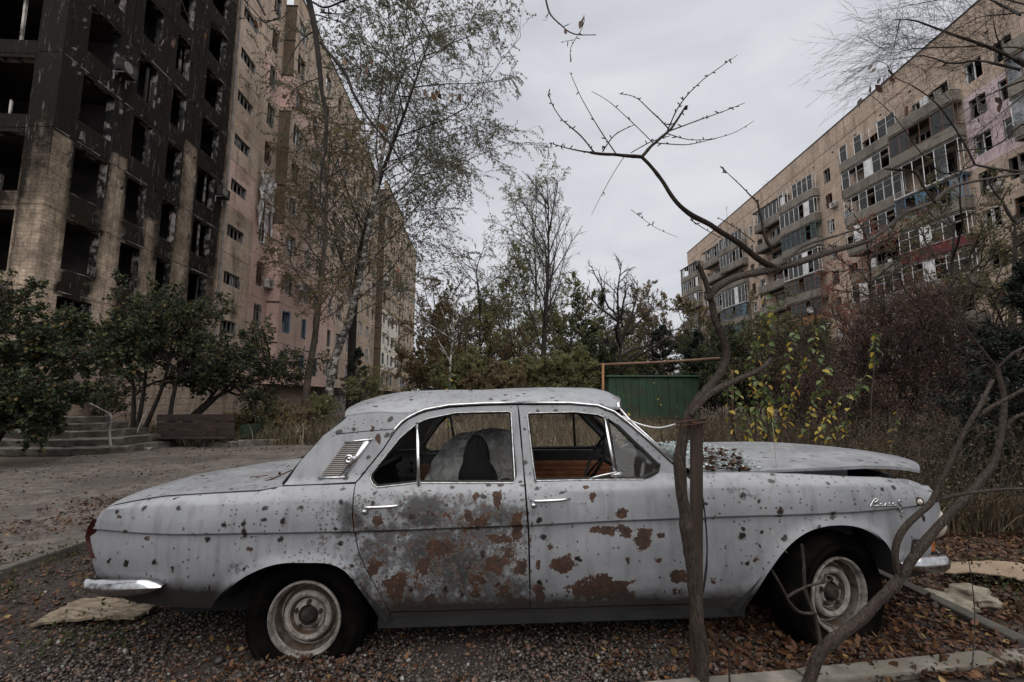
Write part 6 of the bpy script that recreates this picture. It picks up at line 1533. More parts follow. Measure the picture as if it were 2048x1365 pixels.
slab(-.70, 1.22, Y0 + .10, 2*YC - Y0 - .10, -.08, .03); slab(-.66, 1.2, 2*YC - Y0 - .12, 2*YC - Y0 - .06, -.17, .0); slab(-.64, 1.16, Y0 + .20, Y0 + .48, -.11, -.082); slab(-.64, 1.16, Y0 + .20, Y0 + .23, -.13, -.082); slab(-2.0, -.7, Y0 + .42, Y0 + .48, -.10, .5); slab(1.2, 2.05, Y0 + .40, Y0 + .44, -.10, .5); slab(-2.05, -1.55, Y0 + .2, 2*YC - Y0 - .2, .04, .07); slab(1.15, 1.2, Y0 + .15, 2*YC - Y0 - .15, .0, .62); slab(-1.1, -1.06, Y0 + .2, 2*YC - Y0 - .2, .0, .62); slab(1.2, 2.1, Y0 + .36, 2*YC - Y0 - .36, .1, .2); slab(-1.5, -.7, Y0 + .4, 2*YC - Y0 - .4, .05, .1)  # low slabs by near sill and far side are added to darken the gravel
slab(-1.52, -.95, Y0 + .16, 2*YC - Y0 - .16, .58, .62); slab(2.12, 2.14, Y0 + .2, 2*YC - Y0 - .2, .1, .6); slab(1.24, 1.84, Y0 + .13, Y0 + .16, .3, .64); slab(1.24, 2.1, 2*YC - Y0 - .16, 2*YC - Y0 - .13, .3, .64)
slab(1.35, 1.95, YC - .3, YC + .3, .2, .5)
ob('floor_and_light_blockers', mb.mesh('floor_and_light_blockers', MT['black']), car)
# seats, dashboard, steering wheel
def cushion(a, b_, mat, name, ang=0, par=car):
    mb = MB(); c = Vector([(a[i]+b_[i])/2 for i in range(3)]); hx = [(b_[i]-a[i])/2 for i in range(3)]
    mb.box([-h for h in hx], hx, Matrix.Translation(c) @ Matrix.Rotation(ang, 4, 'Y')); me = bevel_mesh(mb.mesh(name, MT[mat]), .045, 3); sharp(me, 60); return ob(name, me, par)
z_ = .30
cushion((.05, Y0 + .17, z_), (.62, 2*YC - Y0 - .17, z_ + .22), 'vinyl_brown', 'front_seat'); cushion((-.14, Y0 + .17, z_ + .15), (.04, 2*YC - Y0 - .17, z_ + .52), 'vinyl_black', 'seat_back', R(-14))
cushion((-.98, Y0 + .17, z_ - .02), (-.45, 2*YC - Y0 - .17, z_ + .2), 'vinyl_black', 'rear_seat'); cushion((-1.12, Y0 + .17, z_ + .1), (-.96, 2*YC - Y0 - .17, z_ + .58), 'vinyl_black', 'seat_back', R(-16))
cushion((.92, Y0 + .16, .70), (1.16, 2*YC - Y0 - .16, .93), 'vinyl_black', 'dashboard')
mb = MB(); c = W(1196, 912, 3.72); Mx = Matrix.Translation(c) @ Matrix.Rotation(R(-62), 4, 'Y')
mb.tube([Mx @ Vector((.2*math.cos(a), .2*math.sin(a), 0)) for a in np.linspace(0, 2*math.pi, 29)[:-1]], .012, 7, closed=True)
for a in (.3, 2.84, 4.71): mb.tube([Mx @ Vector((.2*math.cos(a), .2*math.sin(a), 0)), Mx @ Vector((0, 0, -.03))], .009, 6)
mb.tube([Mx @ Vector((0, 0, -.02)), Mx @ Vector((0, 0, -.32))], .022, 8); ob('steering_wheel', mb.mesh('steering_wheel', MT['black'], True), car)
print('car', round(time.time() - T0, 1))

# ================================================================== THINGS IN AND ON THE CAR
def lumpy(c, rad, seed, amp, name, mat, n=3, fold=3.0):
    bm = bmesh.new(); bmesh.ops.create_icosphere(bm, subdivisions=n + 1, radius=1.0)
    rg = np.random.default_rng(seed); ks = rg.normal(0, fold, (7, 3)); ph = rg.uniform(0, 6, 7)
    for v in bm.verts:
        d = np.array(v.co); th = math.atan2(d[0], d[1]); f = 1 + (.11*abs(math.sin(3*th + 2.5*d[2] + seed)) + .06*abs(math.sin(8*th - 4*d[2])) if name == 'plastic_sack' else 0) + amp * sum(math.sin(k @ d + p_) * (1 - .1*i) for i, (k, p_) in enumerate(zip(ks, ph))) / 2.2 + amp*.6*abs(math.sin(ks[0] @ d * 2.1))
        v.co = Vector((c[0] + d[0]*rad[0]*f, c[1] + d[1]*rad[1]*f, c[2] + d[2]*rad[2]*f))
    me = bpy.data.meshes.new(name); bm.to_mesh(me); bm.free(); me.materials.append(MT[mat]); sharp(me, 80); return me
MT['sack'] = M2('sack', (.36, .355, .34), (.68, .67, .65), 6, .5, 1.0, .06, c3=(.26, .25, .23), scale3=7)
mb_ = lumpy(tuple(W(955, 945, 3.25)), (.29, .22, .22), 5, .17, 'plastic_sack', 'sack', 4, 3.2)
ob('plastic_sack', mb_, None, 'crumpled white plastic sack heaped on the back seat of the car', 'sack')
ob('plastic_sack', lumpy(tuple(W(985, 888, 3.45)), (.17, .12, .09), 8, .16, 'plastic_sack', 'sack', 4, 4), None, 'pale smaller sack lying on top of the heap inside the car', 'sack')
MT['reflection_black'] = M2('reflection_black', (.003, .003, .003), (.007, .007, .007), 8, 1.0, spec=0)
bm = bmesh.new(); bmesh.ops.create_icosphere(bm, subdivisions=4, radius=1)  # solid figure added in place of the viewer's reflection in the pane
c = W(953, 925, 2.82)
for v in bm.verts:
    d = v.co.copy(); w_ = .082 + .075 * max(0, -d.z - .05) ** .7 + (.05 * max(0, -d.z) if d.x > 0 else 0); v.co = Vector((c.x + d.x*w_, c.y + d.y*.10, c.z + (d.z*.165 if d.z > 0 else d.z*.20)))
me = bpy.data.meshes.new('reflection_figure'); bm.to_mesh(me); bm.free(); me.materials.append(MT['reflection_black']); sharp(me, 80)
ob('reflection_figure', me, None, 'black hooded shape added as the reflection of the viewer in the rear door pane', 'reflection shape')
# broken safety glass over the cowl
rg = np.random.default_rng(41); n = 900
x = .93 + .40 * rg.random(n) ** .9; y = rg.uniform(Y0 + .10, YC + .55, n); q = (y - YC) / (YC - Y0)
P = np.stack([x + .15*(1-q*q), y, np.full(n, 0.0)], -1)
zc0 = W(1410, 944, Y0 + .1).z
P[:, 2] = zc0 + .004 + .05*(1-np.abs(q)**2.4)*np.clip((x - .9)/.5, .3, 1) + .10 * np.clip(1.15 - x, 0, .3) * rg.random(n) + .012*rg.random(n)
V, T, tint = pebbles(P, rg.uniform(.004, .011, n), rg)
m, t, b = new_mat('glass_crumbs'); t.links.new(ramp(t, attr(t, 'tint'), [(0, (.10, .125, .125)), (1, (.36, .41, .41))]), b.inputs['Base Color']); b.inputs['Roughness'].default_value = .2; b.inputs['Specular IOR Level'].default_value = .6
ob('broken_glass', np_mesh('broken_glass', V, None, T, False, {'tint': tint}, None, [m]), kind='stuff')
mb = MB()                               # sheets of crazed laminate still hanging in the frame
G = np.array([[W(1322 + 22*i + 6*math.sin(3*j), 886 + 9*j + 9*i, 2.75 + .11*i) for j in range(6)] for i in range(7)]); mb.grid(G)
ob('broken_windscreen', mb.mesh('broken_windscreen', M2('crazed_glass', (.16, .19, .19), (.42, .47, .47), 60, .3, .8, .01, lo=.45, hi=.55)), car)
# leaves and twigs on the car
rg = np.random.default_rng(42)
pl = [(1395 + 95*rg.random(), 897 + 42*rg.random()) for _ in range(150)] + [(520 + 60*rg.random(), 945 + 34*rg.random()) for _ in range(34)] + [(360,994),(410,953),(555,935),(565,936)]
pts = []
for px, py in pl:
    z = .955 + .055 * min(1, max(0, (942 - py) / 34)) if px > 1000 else .836 + .02 * min(1, max(0, (985 - py) / 45))
    pts.append(tuple(Gp(px, py, z)))
V, Q, tint = leaves(np.array(pts), .042, rg, flat=.85, wid=.5, six=True, tint=.25 + .6*rg.random(len(pts))**1.5)
ob('leaves_on_car', np_mesh('leaves_on_car', V, Q, None, True, {'tint': tint}, None, [MT['leaf_brown']]), kind='stuff')
ONL = np_mesh('single_leaf', *[(lambda a: a)(x) for x in (lambda v: (v[0], v[1]))(leaves(np.zeros((1, 3)), .05, np.random.default_rng(3), flat=.9, wid=.6, six=True))], None, True, {'tint': np.full(6, .35)}, None, [MT['leaf_brown']])
for i, (px, py, Yc, lab) in enumerate(((937,782,2.95,'curled brown leaf with a stalk on the middle of the car roof'), (1491,943,2.60,'dark brown leaf on the near corner of the bonnet'), (1560,961,2.56,'orange brown leaf on the front fender below the bonnet'), (1689,961,2.55,'small reddish leaf on the front fender near a twig'), (1640,908,3.1,'blackish leaf flat on the bonnet'))):
    p_ = W(px, py, Yc); o = ob('fallen_leaf', ONL, None, lab, 'leaf', 'single leaves lying on the car', M=Matrix.Translation(p_ + Vector((0, 0, .006))) @ Matrix.Rotation(i*1.3, 4, 'Z'))
mb = MB(); mb.tube([W(1668,954,2.57), W(1700,957,2.56), W(1727,959,2.55)], .004, 5); mb.tube([W(1708,957,2.56), W(1712,964,2.55)], .002, 4)
ob('twig', mb.mesh('twig', MT['bark_near'], True), None, 'dark red broken twig lying on the front fender under the open bonnet', 'twig')
mb = MB(); mb.tube([W(523,966,2.75), W(548,957,2.8), W(583,941,2.9)], .005, 5); mb.tube([W(500,955,2.8), W(535,951,2.85)], .003, 4)
ob('twig', mb.mesh('twig', MT['rust_steel'], True), None, 'brown twig caught between boot lid and rear window', 'twig')

# ================================================================== FOREGROUND BRANCHES
def limb(g, pts, r0, r1, n=16, lev=0):   # a measured limb: (px, py, depth)
    n = int(n * 1.7); P = resamp([W(x, y, d) for x, y, d in pts], n); rl = random.Random(int(pts[0][0]*7 + pts[0][1])); rad = [r0 + (r1 - r0)*i/(n-1) for i in range(n)]
    K = max(3, n // 3); off = np.array([[rl.gauss(0, .16), rl.gauss(0, .1), rl.gauss(0, .16)] for _ in range(K)]); rk = [rl.gauss(0, .06) for _ in range(K)]
    for i in range(1, n - 1):            # slow bends and swellings, now and then a knot
        u_ = i / (n - 1) * (K - 1); a_ = int(u_); w_ = u_ - a_; b2 = min(a_ + 1, K - 1); P[i] += (off[a_]*(1 - w_) + off[b2]*w_) * rad[i]; rad[i] *= 1 + rk[a_]*(1 - w_) + rk[b2]*w_ + (.13 if rl.random() < .07 else 0)
    g.big.append(([tuple(p) for p in P], rad)); return P
def buds(g, P, k, rnd, size=.012):
    for _ in range(k):
        i = rnd.randrange(1, len(P) - 1); f = rnd.random(); a = P[i] + (P[i+1] - P[i])*f
        d = np.array([rnd.gauss(0, 1), rnd.gauss(0, .6), rnd.gauss(.4, 1)]); d /= np.linalg.norm(d); L_ = size * rnd.uniform(.6, 2.2)
        g.fine.append(([tuple(a), tuple(a + d*L_*.6), tuple(a + d*L_)], [.0028, .0036, .0012]))
rnd = random.Random(77)
g = Grow(77, [dict(split=9)])
D = 2.18
limb(g, [(1412,1420,D),(1404,1320,D),(1394,1220,D),(1384,1120,D),(1370,1010,D),(1362,950,D),(1361,900,D),(1370,855,D),(1386,815,D)], .031, .028, 30)
limb(g, [(1372,862,D),(1392,810,D),(1425,770,D),(1448,735,D),(1455,705,D),(1444,668,D),(1432,640,D),(1424,600,D),(1413,565,D),(1396,530,D)], .029, .016, 26)
limb(g, [(1384,830,D-.02),(1420,790,D-.04),(1468,765,D-.06),(1515,745,D-.08),(1545,718,D-.10)], .022, .012, 16)
limb(g, [(1416,600,D),(1435,576,D),(1475,556,D),(1535,545,D),(1585,530,D),(1660,505,D+.05),(1740,480,D+.1),(1810,430,D+.15),(1865,405,D+.2),(1920,370,D+.25),(2060,345,D+.35)], .023, .007, 34)
P = limb(g, [(1556,540,D),(1510,512,D),(1470,480,D),(1410,445,D),(1360,410,D),(1325,360,D),(1300,330,D),(1284,314,D)], .019, .010, 22)
T_ = D + .02
tw = [([(1284,314),(1240,310),(1200,308),(1180,305)], .010, .008, 2), ([(1180,305),(1140,298),(1098,286)], .005, .002, 10), ([(1190,306),(1160,270),(1125,240),(1105,210),(1097,186)], .005, .002, 14),
      ([(1232,308),(1200,260),(1165,200),(1140,145)], .004, .0015, 6), ([(1205,304),(1230,270),(1268,250)], .004, .002, 6), ([(1284,314),(1305,290),(1335,265),(1355,240),(1372,212)], .010, .005, 6),
      ([(1335,262),(1360,210),(1400,165),(1440,135),(1474,111)], .004, .0015, 16), ([(1340,262),(1400,240),(1450,222),(1490,206)], .004, .0015, 12), ([(1338,258),(1300,220),(1270,195),(1238,188)], .004, .0015, 12),
      ([(1306,286),(1270,250),(1220,205),(1183,183)], .003, .0012, 4), ([(1310,286),(1370,290),(1420,280),(1470,265),(1508,242)], .003, .0012, 8), ([(1335,268),(1380,280),(1432,278)], .003, .0015, 8),
      ([(1252,308),(1225,350),(1198,400),(1183,430)], .002, .001, 2), ([(1262,306),(1300,285),(1340,272)], .003, .002, 3), ([(1372,218),(1375,212)], .009, .006, 0)]
for L_, r0, r1, k in tw:
    P = limb(g, [(x, y, T_) for x, y in L_], r0, r1, 4*len(L_)); buds(g, P, k, rnd)
# upper side shoots and second limb
limb(g, [(1548,540,D),(1580,515,D),(1610,493,D+.02),(1680,470,D+.05),(1740,450,D+.1),(1820,415,D+.15)], .009, .004, 18)
for L_, r0, r1, k in [([(1545,500),(1530,470),(1515,400)], .010, .006, 4), ([(1515,405),(1480,370),(1443,335)], .004, .0015, 16), ([(1870,405),(1845,370),(1828,345),(1770,338)], .008, .005, 2),
                      ([(1510,485),(1470,455),(1435,435)], .003, .0015, 6), ([(1380,440),(1420,465),(1455,482)], .003, .0015, 8), ([(1530,500),(1560,480),(1570,470)], .006, .003, 2), ([(1735,480),(1715,440),(1690,410)], .003, .0015, 5),
                      ([(1640,505),(1672,486),(1690,470)], .003, .0015, 2), ([(1262,420),(1310,455),(1355,475)], .0018, .001, 6)]:
    P = limb(g, [(x, y, D + .03) for x, y in L_], r0, r1, 4*len(L_)); buds(g, P, k, rnd)
plant('young_tree', 'crooked leafless young tree standing in front of the car door', 'tree', Gp(1412, 1420), g, 'bark_near')
# brown slat standing behind it, tied with wire
mb = MB(); A = W(1393, 848, 2.27); C = W(1392, 1400, 2.27)
for z0, z1, dx0, dx1 in ((C.z, A.z, C.x, A.x),): mb.hexa([(dx0-.027, 2.255, z0), (dx0+.027, 2.255, z0), (dx0+.027, 2.285, z0), (dx0-.027, 2.285, z0), (dx1-.027, 2.255, z1), (dx1+.027, 2.255, z1), (dx1+.027, 2.285, z1), (dx1-.027, 2.285, z1)])
st = thing('wooden_stake', 'flat brown stake bound to the crooked young tree', 'stake', (C.x, 2.27, C.z))
ob('stake', bevel_mesh(mb.mesh('stake', M2('stake_brown', (.020, .013, .010), (.045, .029, .022), 20, .7, .3, .004, stretch=(1, 1, .15))), .003), st)
mb = MB()
for zz in (842, 850): mb.tube([W(1352, zz + 6, 2.14), W(1366, zz + 2, 2.11), W(1384, zz, 2.14), W(1412, zz - 4, 2.24), W(1408, zz - 2, 2.30), W(1380, zz, 2.31), W(1352, zz + 4, 2.22)], .004, 5, closed=True)
mb.tube([W(1385, 846, 2.14), W(1395, 848, 2.2), W(1409, 846, 2.23)], .007, 6)
ob('wire_binding', mb.mesh('wire_binding', MT['rust_steel'], True), st)
mb = MB(); mb.tube(resamp([W(1246, 833, 2.62), W(1262, 842, 2.56), W(1290, 852, 2.48), W(1320, 856, 2.38), W(1355, 848, 2.24)], 20), .0042, 5)
ob('cable', mb.mesh('cable', MT['frame_white'], True), None, 'thin white cable strung from the car roof to the young tree', 'cable')
mb = MB(); mb.tube(resamp([W(1398, 945, 2.37), W(1404, 985, 2.36), W(1412, 1050, 2.38), W(1414, 1110, 2.4), W(1406, 1180, 2.42)], 20), .0035, 5)
ob('cable', mb.mesh('cable', MT['rubber'], True), None, 'thin black cable hanging down behind the stake along the door edge', 'cable')
mb = MB(); mb.tube(resamp([W(1545, 845, 2.42), W(1550, 900, 2.41), W(1552, 950, 2.40), W(1540, 990, 2.40), W(1532, 1030, 2.40)], 18), .0016, 4); mb.tube([W(1545, 1062, 2.38), W(1556, 1088, 2.37), W(1574, 1106, 2.36)], .0016, 4)
ob('dry_stalk', mb.mesh('dry_stalk', M2('stalk', (.2, .18, .14), (.3, .28, .22), 20, .8), True), None, 'pale thin grass stalk hanging over the bonnet edge', 'stalk')
# sapling at the right, its forked stems crossing the front wheel
g = Grow(78, [dict(split=9)]); D = 2.12
limb(g, [(1600,1430,D),(1622,1360,D),(1640,1310,D),(1665,1285,D),(1720,1240,D),(1780,1180,D),(1800,1150,D),(1840,1100,D),(1900,1030,D+.03),(1955,970,D+.06),(1990,920,D+.08),(2005,850,D+.1),(2008,790,D+.12),(1995,735,D+.14)], .029, .012, 44)
limb(g, [(1803,1160,D),(1792,1120,D),(1795,1085,D),(1815,1050,D),(1860,1010,D),(1885,960,D),(1915,890,D),(1955,820,D),(1985,760,D+.05)], .018, .009, 26)
limb(g, [(1868,1003,D),(1910,992,D-.02),(1970,983,D-.04),(2060,978,D-.08)], .009, .007, 12)
limb(g, [(1955,835,D),(1990,810,D-.03),(2060,775,D-.08)], .012, .009, 12); limb(g, [(2005,860,D+.1),(2030,835,D+.1),(2060,825,D+.1)], .010, .008, 8)
limb(g, [(1998,740,D+.14),(1965,700,D+.16),(1930,655,D+.18),(1900,600,D+.2)], .008, .004, 14); limb(g, [(1998,735,D+.14),(2030,705,D+.1),(2060,690,D+.1)], .008, .006, 8)
limb(g, [(1990,735,D+.14),(1930,705,D+.16),(1870,680,D+.16),(1830,665,D+.16)], .005, .002, 12)
limb(g, [(1646,1300,D),(1632,1240,D+.02),(1612,1180,D+.04),(1608,1120,D+.05),(1604,1088,D+.05)], .013, .008, 16)
limb(g, [(1632,1228,D+.02),(1600,1226,D),(1580,1205,D-.02),(1570,1185,D-.02),(1544,1140,D-.02)], .010, .006, 14)
limb(g, [(1575,1195,D-.02),(1610,1175,D-.03),(1645,1165,D-.04),(1652,1148,D-.04)], .007, .005, 12); limb(g, [(1645,1168,D-.04),(1662,1160,D-.04)], .004, .003, 5)
limb(g, [(1462,1400,D),(1458,1330,D),(1460,1295,D)], .006, .004, 6); limb(g, [(1938,1400,2.2),(1950,1250,2.3),(1942,1150,2.35),(1930,1085,2.35)], .003, .002, 12)
plant('sapling', 'bare forked sapling leaning across the front wheel and bumper', 'tree', Gp(1600, 1430), g, 'bark_near')

# branches hanging into the top of the picture from trees beside the viewer --------------
LF1 = np_mesh('leaf', *(lambda v: (v[0], v[1]))(leaves(np.zeros((1, 3)), 1.0, np.random.default_rng(9), wid=.5, ax=(0, 0, -2), six=True)), None, True, None, None, [tint_obj_mat('dead_leaf', [(0, (.035, .014, .008)), (.5, (.085, .034, .014)), (.8, (.17, .075, .025)), (1, (.04, .025, .017))])])
LF2 = LF1.copy(); LF2.materials.clear(); LF2.materials.append(tint_obj_mat('dead_leaf_dark', [(0, (.012, .007, .006)), (.6, (.03, .013, .010)), (1, (.08, .03, .02))], trans=.1))
def hang_leaves(o, spots, rnd, size=.05, mesh=None):
    for x, y, d in spots:
        p = W(x, y, d); M = Matrix.Translation(p) @ Matrix.Rotation(rnd.uniform(0, 6.3), 4, 'Z') @ Matrix.Rotation(rnd.uniform(-.7, .7), 4, 'X') @ Matrix.Scale(size * rnd.uniform(.7, 1.3), 4)
        ob('leaf', mesh or LF1, o, M=M)
g = Grow(79, [dict(split=9)]); rnd = random.Random(5); D = 3.0
g.big.append(([(-4.6, 2.0, 0), (-4.5, 2.1, 2.5), (-4.2, 2.3, 5.0), (-3.4, 2.6, 6.6)], [.16, .14, .10, .06]))
g.big.append(([tuple(p) for p in resamp([(-3.6, 2.5, 6.2), (-2.6, 2.8, 5.6), (-1.9, 2.95, 4.7), W(615, -10, D)], 14)], [.055 - .002*i for i in range(14)]))
limb(g, [(612,-20,D),(622,20,D),(632,60,D),(640,130,D),(645,180,D),(653,240,D),(652,300,D),(643,350,D),(641,410,D)], .029, .006, 24)
limb(g, [(641,85,D),(665,115,D),(690,150,D),(705,180,D),(722,215,D),(750,255,D),(785,295,D),(805,330,D),(830,350,D),(872,345,D)], .015, .004, 24)
for L_, r0, r1 in [([(625,5),(650,15),(690,0),(720,-10)], .009, .006), ([(632,30),(680,45),(700,55),(722,58)], .006, .002), ([(640,25),(690,28),(715,15),(745,8)], .006, .002), ([(634,60),(605,80),(585,110),(563,158)], .007, .003), ([(642,155),(605,170),(590,180),(583,192)], .005, .003),
                   ([(645,135),(690,140),(730,135)], .004, .002), ([(706,185),(750,200),(800,205),(860,195)], .004, .002), ([(655,245),(700,260),(750,265),(790,278)], .004, .002), ([(632,40),(640,60),(632,78)], .003, .002), ([(660,0),(700,30),(715,60)], .004, .002)]:
    P = limb(g, [(x, y, D + .05) for x, y in L_], r0, r1, 4*len(L_)); buds(g, P, 5, rnd, .02)
g.big.append(([tuple(p) for p in resamp([(-3.9, 2.4, 5.6), (-2.9, 2.9, 5.2), W(470, -60, 3.3), W(530, 30, 3.2)], 12)], [.03 - .002*i for i in range(12)]))
for L_, r0, r1 in [([(480,-10),(515,30),(545,60),(570,62)], .006, .002), ([(490,0),(510,35),(555,40),(580,20)], .005, .002), ([(520,35),(530,45),(560,35)], .008, .004), ([(360,-10),(380,40),(415,65),(340,78)], .003, .0015), ([(545,10),(575,50),(600,60)], .003, .0015), ([(500,35),(460,40),(430,30)], .003, .0015), ([(575,50),(590,62),(600,40),(590,20)], .003, .0015)]:
    P = limb(g, [(x, y, 3.2) for x, y in L_], r0, r1, 4*len(L_)); buds(g, P, 5, rnd, .02)
g.big.append(([tuple(p) for p in resamp([(-3.4, 2.6, 6.6), (-1.5, 2.8, 5.6), (-.3, 2.95, 4.9), W(1090, -5, 3.0)], 14)], [.035 - .002*i for i in range(14)]))
for L_, r0, r1, k in [([(1090,-5),(1098,25),(1115,45),(1140,65),(1160,70),(1192,70)], .008, .003, 3), ([(1158,70),(1168,45),(1168,30)], .003, .002, 3), ([(1155,72),(1142,95),(1141,112)], .003, .002, 3), ([(1148,80),(1122,85)], .002, .001, 3), ([(1098,25),(1092,40),(1085,40)], .002, .001, 1)]:
    P = limb(g, [(x, y, 3.0) for x, y in L_], r0, r1, 4*len(L_)); buds(g, P, k, rnd, .025)
o = plant('overhanging_tree', 'leafless branches with a few curled brown leaves hanging in at the top', 'tree', (-4.6, 2.0, 0), g, 'bark_dark')
sp = [(725,120,3), (735,130,3.05), (740,118,3), (720,148,3), (690,118,3), (700,112,3.1), (770,232,3), (758,172,3), (850,178,3), (862,185,3), (870,180,3), (905,188,3), (918,186,3), (880,182,3), (816,395,3), (760,245,3), (640,-2,3), (800,200,3), (328,78,3.2), (345,80,3.2), (412,65,3.2), (530,8,3.2), (510,38,3.2), (520,42,3.2), (345,72,3.2), (722,298,3), (1168,32,3), (1141,108,3), (1165,40,3), (1128,60,3), (763,160,3), (830,178,3)]
hang_leaves(o, sp, rnd, .055)
# fine drooping tree hanging in from the right
g = Grow(80, [dict(split=9), dict(n=7, k=6, t0=.2, a=24, lr=.55, w=.08, up=.03), dict(n=5, k=3, t0=.2, a=24, lr=.55, w=.07, up=-.01), dict(n=4, w=.08, up=-.02, split=9)])
g.lv[-1]['split'] = 1; g.rmin = .0014
g.big.append(([(7.6, 3.6, 0), (7.5, 3.8, 2.2), (7.2, 4.2, 4.2), (6.9, 4.6, 6.0), (6.6, 4.9, 8)], [.2, .18, .15, .11, .07]))
hub = W(2030, 118, 4.6); top = W(2100, -40, 4.7)
g.big.append(([(7.2, 4.2, 4.4), tuple(W(2090, 150, 4.5)), tuple(hub)], [.05, .04, .03]))
for L_, r0 in [([(2030,120),(1990,100),(1960,88),(1920,75),(1880,60),(1830,42),(1790,40)], .022), ([(2040,30),(2000,10),(1970,-5),(1940,-20)], .02), ([(2040,140),(1990,128),(1950,122),(1900,128),(1850,112),(1800,118)], .016), ([(2020,125),(2000,90),(1990,60),(1985,30)], .012), ([(2060,25),(2000,30),(1960,35),(1920,55),(1890,75)], .01),
               ([(1975,92),(1900,95),(1830,98),(1760,112)], .009), ([(1800,40),(1792,75),(1785,100),(1775,118)], .006), ([(2050,160),(2000,180),(1960,200),(1920,230)], .012), ([(2060,100),(2010,95),(1950,110)], .01), ([(2050,10),(1960,-10),(1880,0),(1800,15)], .011), ([(2060,180),(2010,220),(1960,262)], .009)]:
    P = resamp([W(x, y, 4.5 + .15*math.sin(x)) for x, y in L_], 12); dd = np.diff(P, axis=0); dd /= np.linalg.norm(dd, axis=1)[:, None]
    pl_ = [tuple(map(float, p)) for p in P]; g.big.append((pl_, [r0*(1 - .75*i/11) for i in range(12)]))
    g.lv[0].update(k=15, t0=.1, a=34, lr=.62, rr=.35); g.lv[0]['as'] = 12
    g.kids(pl_, [tuple(map(float, p)) for p in dd], min(2.3, float(np.linalg.norm(P[-1]-P[0])) * 1.3 + .4), r0*.18, 0)
plant('drooping_tree', 'leafless tree with a haze of fine twigs entering at the upper right', 'tree', (7.6, 3.6, 0), g, 'bark_dark', 'bark_dark')
# long shoots with dark dangling leaves in front of it
g = Grow(81, [dict(split=9)]); D = 2.75
P0 = resamp([W(2120, 400, 2.5), W(2060, 250, D), W(1995, 290, D), W(1940, 300, D), W(1880, 305, D)], 20); g.big.append(([tuple(p) for p in P0], [.012 - .0005*i for i in range(20)]))
P = limb(g, [(1950,330,D),(1930,290,D),(1880,215,D),(1830,175,D),(1790,155,D),(1772,128,D),(1750,122,D)], .007, .0015, 22)
Pj = resamp([W(1950,330,D), W(1890,348,D), W(1845,310,D), W(1790,235,D), W(1740,190,D), W(1722,188,D)], 18); g.big.append(([tuple(p) for p in Pj], [.005 - .0002*i for i in range(18)]))
g.big.append(([tuple(W(2060, 345, 2.5)), tuple(W(2000, 340, 2.65)), tuple(W(1950, 330, D))], [.008, .008, .007]))
g.big.append(([(3.4, 2.5, -.02), (3.3, 2.5, 1.2), tuple(W(2120, 400, 2.5)), tuple(W(2060, 345, 2.5))], [.04, .03, .014, .008]))
o = plant('young_tree', 'thin arching shoots with blackish dangling leaves at upper right', 'tree', (3.4, 2.5, 0), g, 'bark_dark')
hang_leaves(o, [(1745,128,D),(1752,135,D),(1775,140,D),(1768,148,D),(1760,155,D),(1778,155,D),(1785,163,D),(1750,170,D),(1740,172,D),(1722,195,D),(1718,200,D),(1800,182,D),(1815,180,D),(1805,200,D),(1825,190,D),(1985,185,D),(2000,205,D),(2015,195,D),(1990,195,D),(1950,225,D),(1955,235,D)], random.Random(8), .045, LF2)

# saplings with yellow and green leaves behind the bonnet ---------------------------------
MLEAF = np_mesh('leaf', *(lambda v: (v[0], v[1]))(leaves(np.zeros((1, 3)), 1.0, np.random.default_rng(2), wid=.72, ax=(3, 0, 0), six=True)), None, True, None, None, [tint_obj_mat('mulberry_leaf', [(0, (.045, .085, .02)), (.25, (.07, .12, .028)), (.42, (.16, .19, .04)), (.55, (.40, .31, .045)), (.92, (.52, .36, .05)), (1, (.36, .16, .035))], trans=.4)])
GLEAF = MLEAF.copy(); GLEAF.materials.clear(); GLEAF.materials.append(tint_obj_mat('mulberry_leaf_green', [(0, (.045, .085, .028)), (.7, (.09, .14, .04)), (.85, (.18, .20, .045)), (1, (.42, .31, .05))], trans=.35))
def shoots(name, label, base, stems, seed, Y, lsize, per, group=None):
    rnd = random.Random(seed); g = Grow(seed, [dict(split=9)]); spots = []
    for L_, k in stems:
        d = Y + rnd.uniform(-.35, .35); P = limb(g, [(x, y, d) for x, y in L_], .010, .003, 14)
        for j in range(k):
            nP = len(P) - 1; f = (.2 + .8*(j + rnd.random()) / k) * nP; i = min(int(f), nP - 1); p = P[i] + (P[i+1]-P[i])*(f-i); spots.append((p, f/nP, (j % 2)*2-1))
    o = plant(name, label, 'plant', base, g, 'twig_brown', group=group)
    for p, f, s in spots:
        green = f > .62 + rnd.gauss(0, .15)
        M = Matrix.Translation(p) @ Matrix.Rotation(rnd.gauss(0 if s > 0 else math.pi, .7), 4, 'Z') @ Matrix.Rotation(rnd.uniform(.1, .8), 4, 'Y') @ Matrix.Rotation(rnd.gauss(0, .5), 4, 'X') @ Matrix.Scale(lsize * rnd.uniform(.65, 1.25), 4)
        ob('leaf', GLEAF if green else MLEAF, o, M=M)
    return o
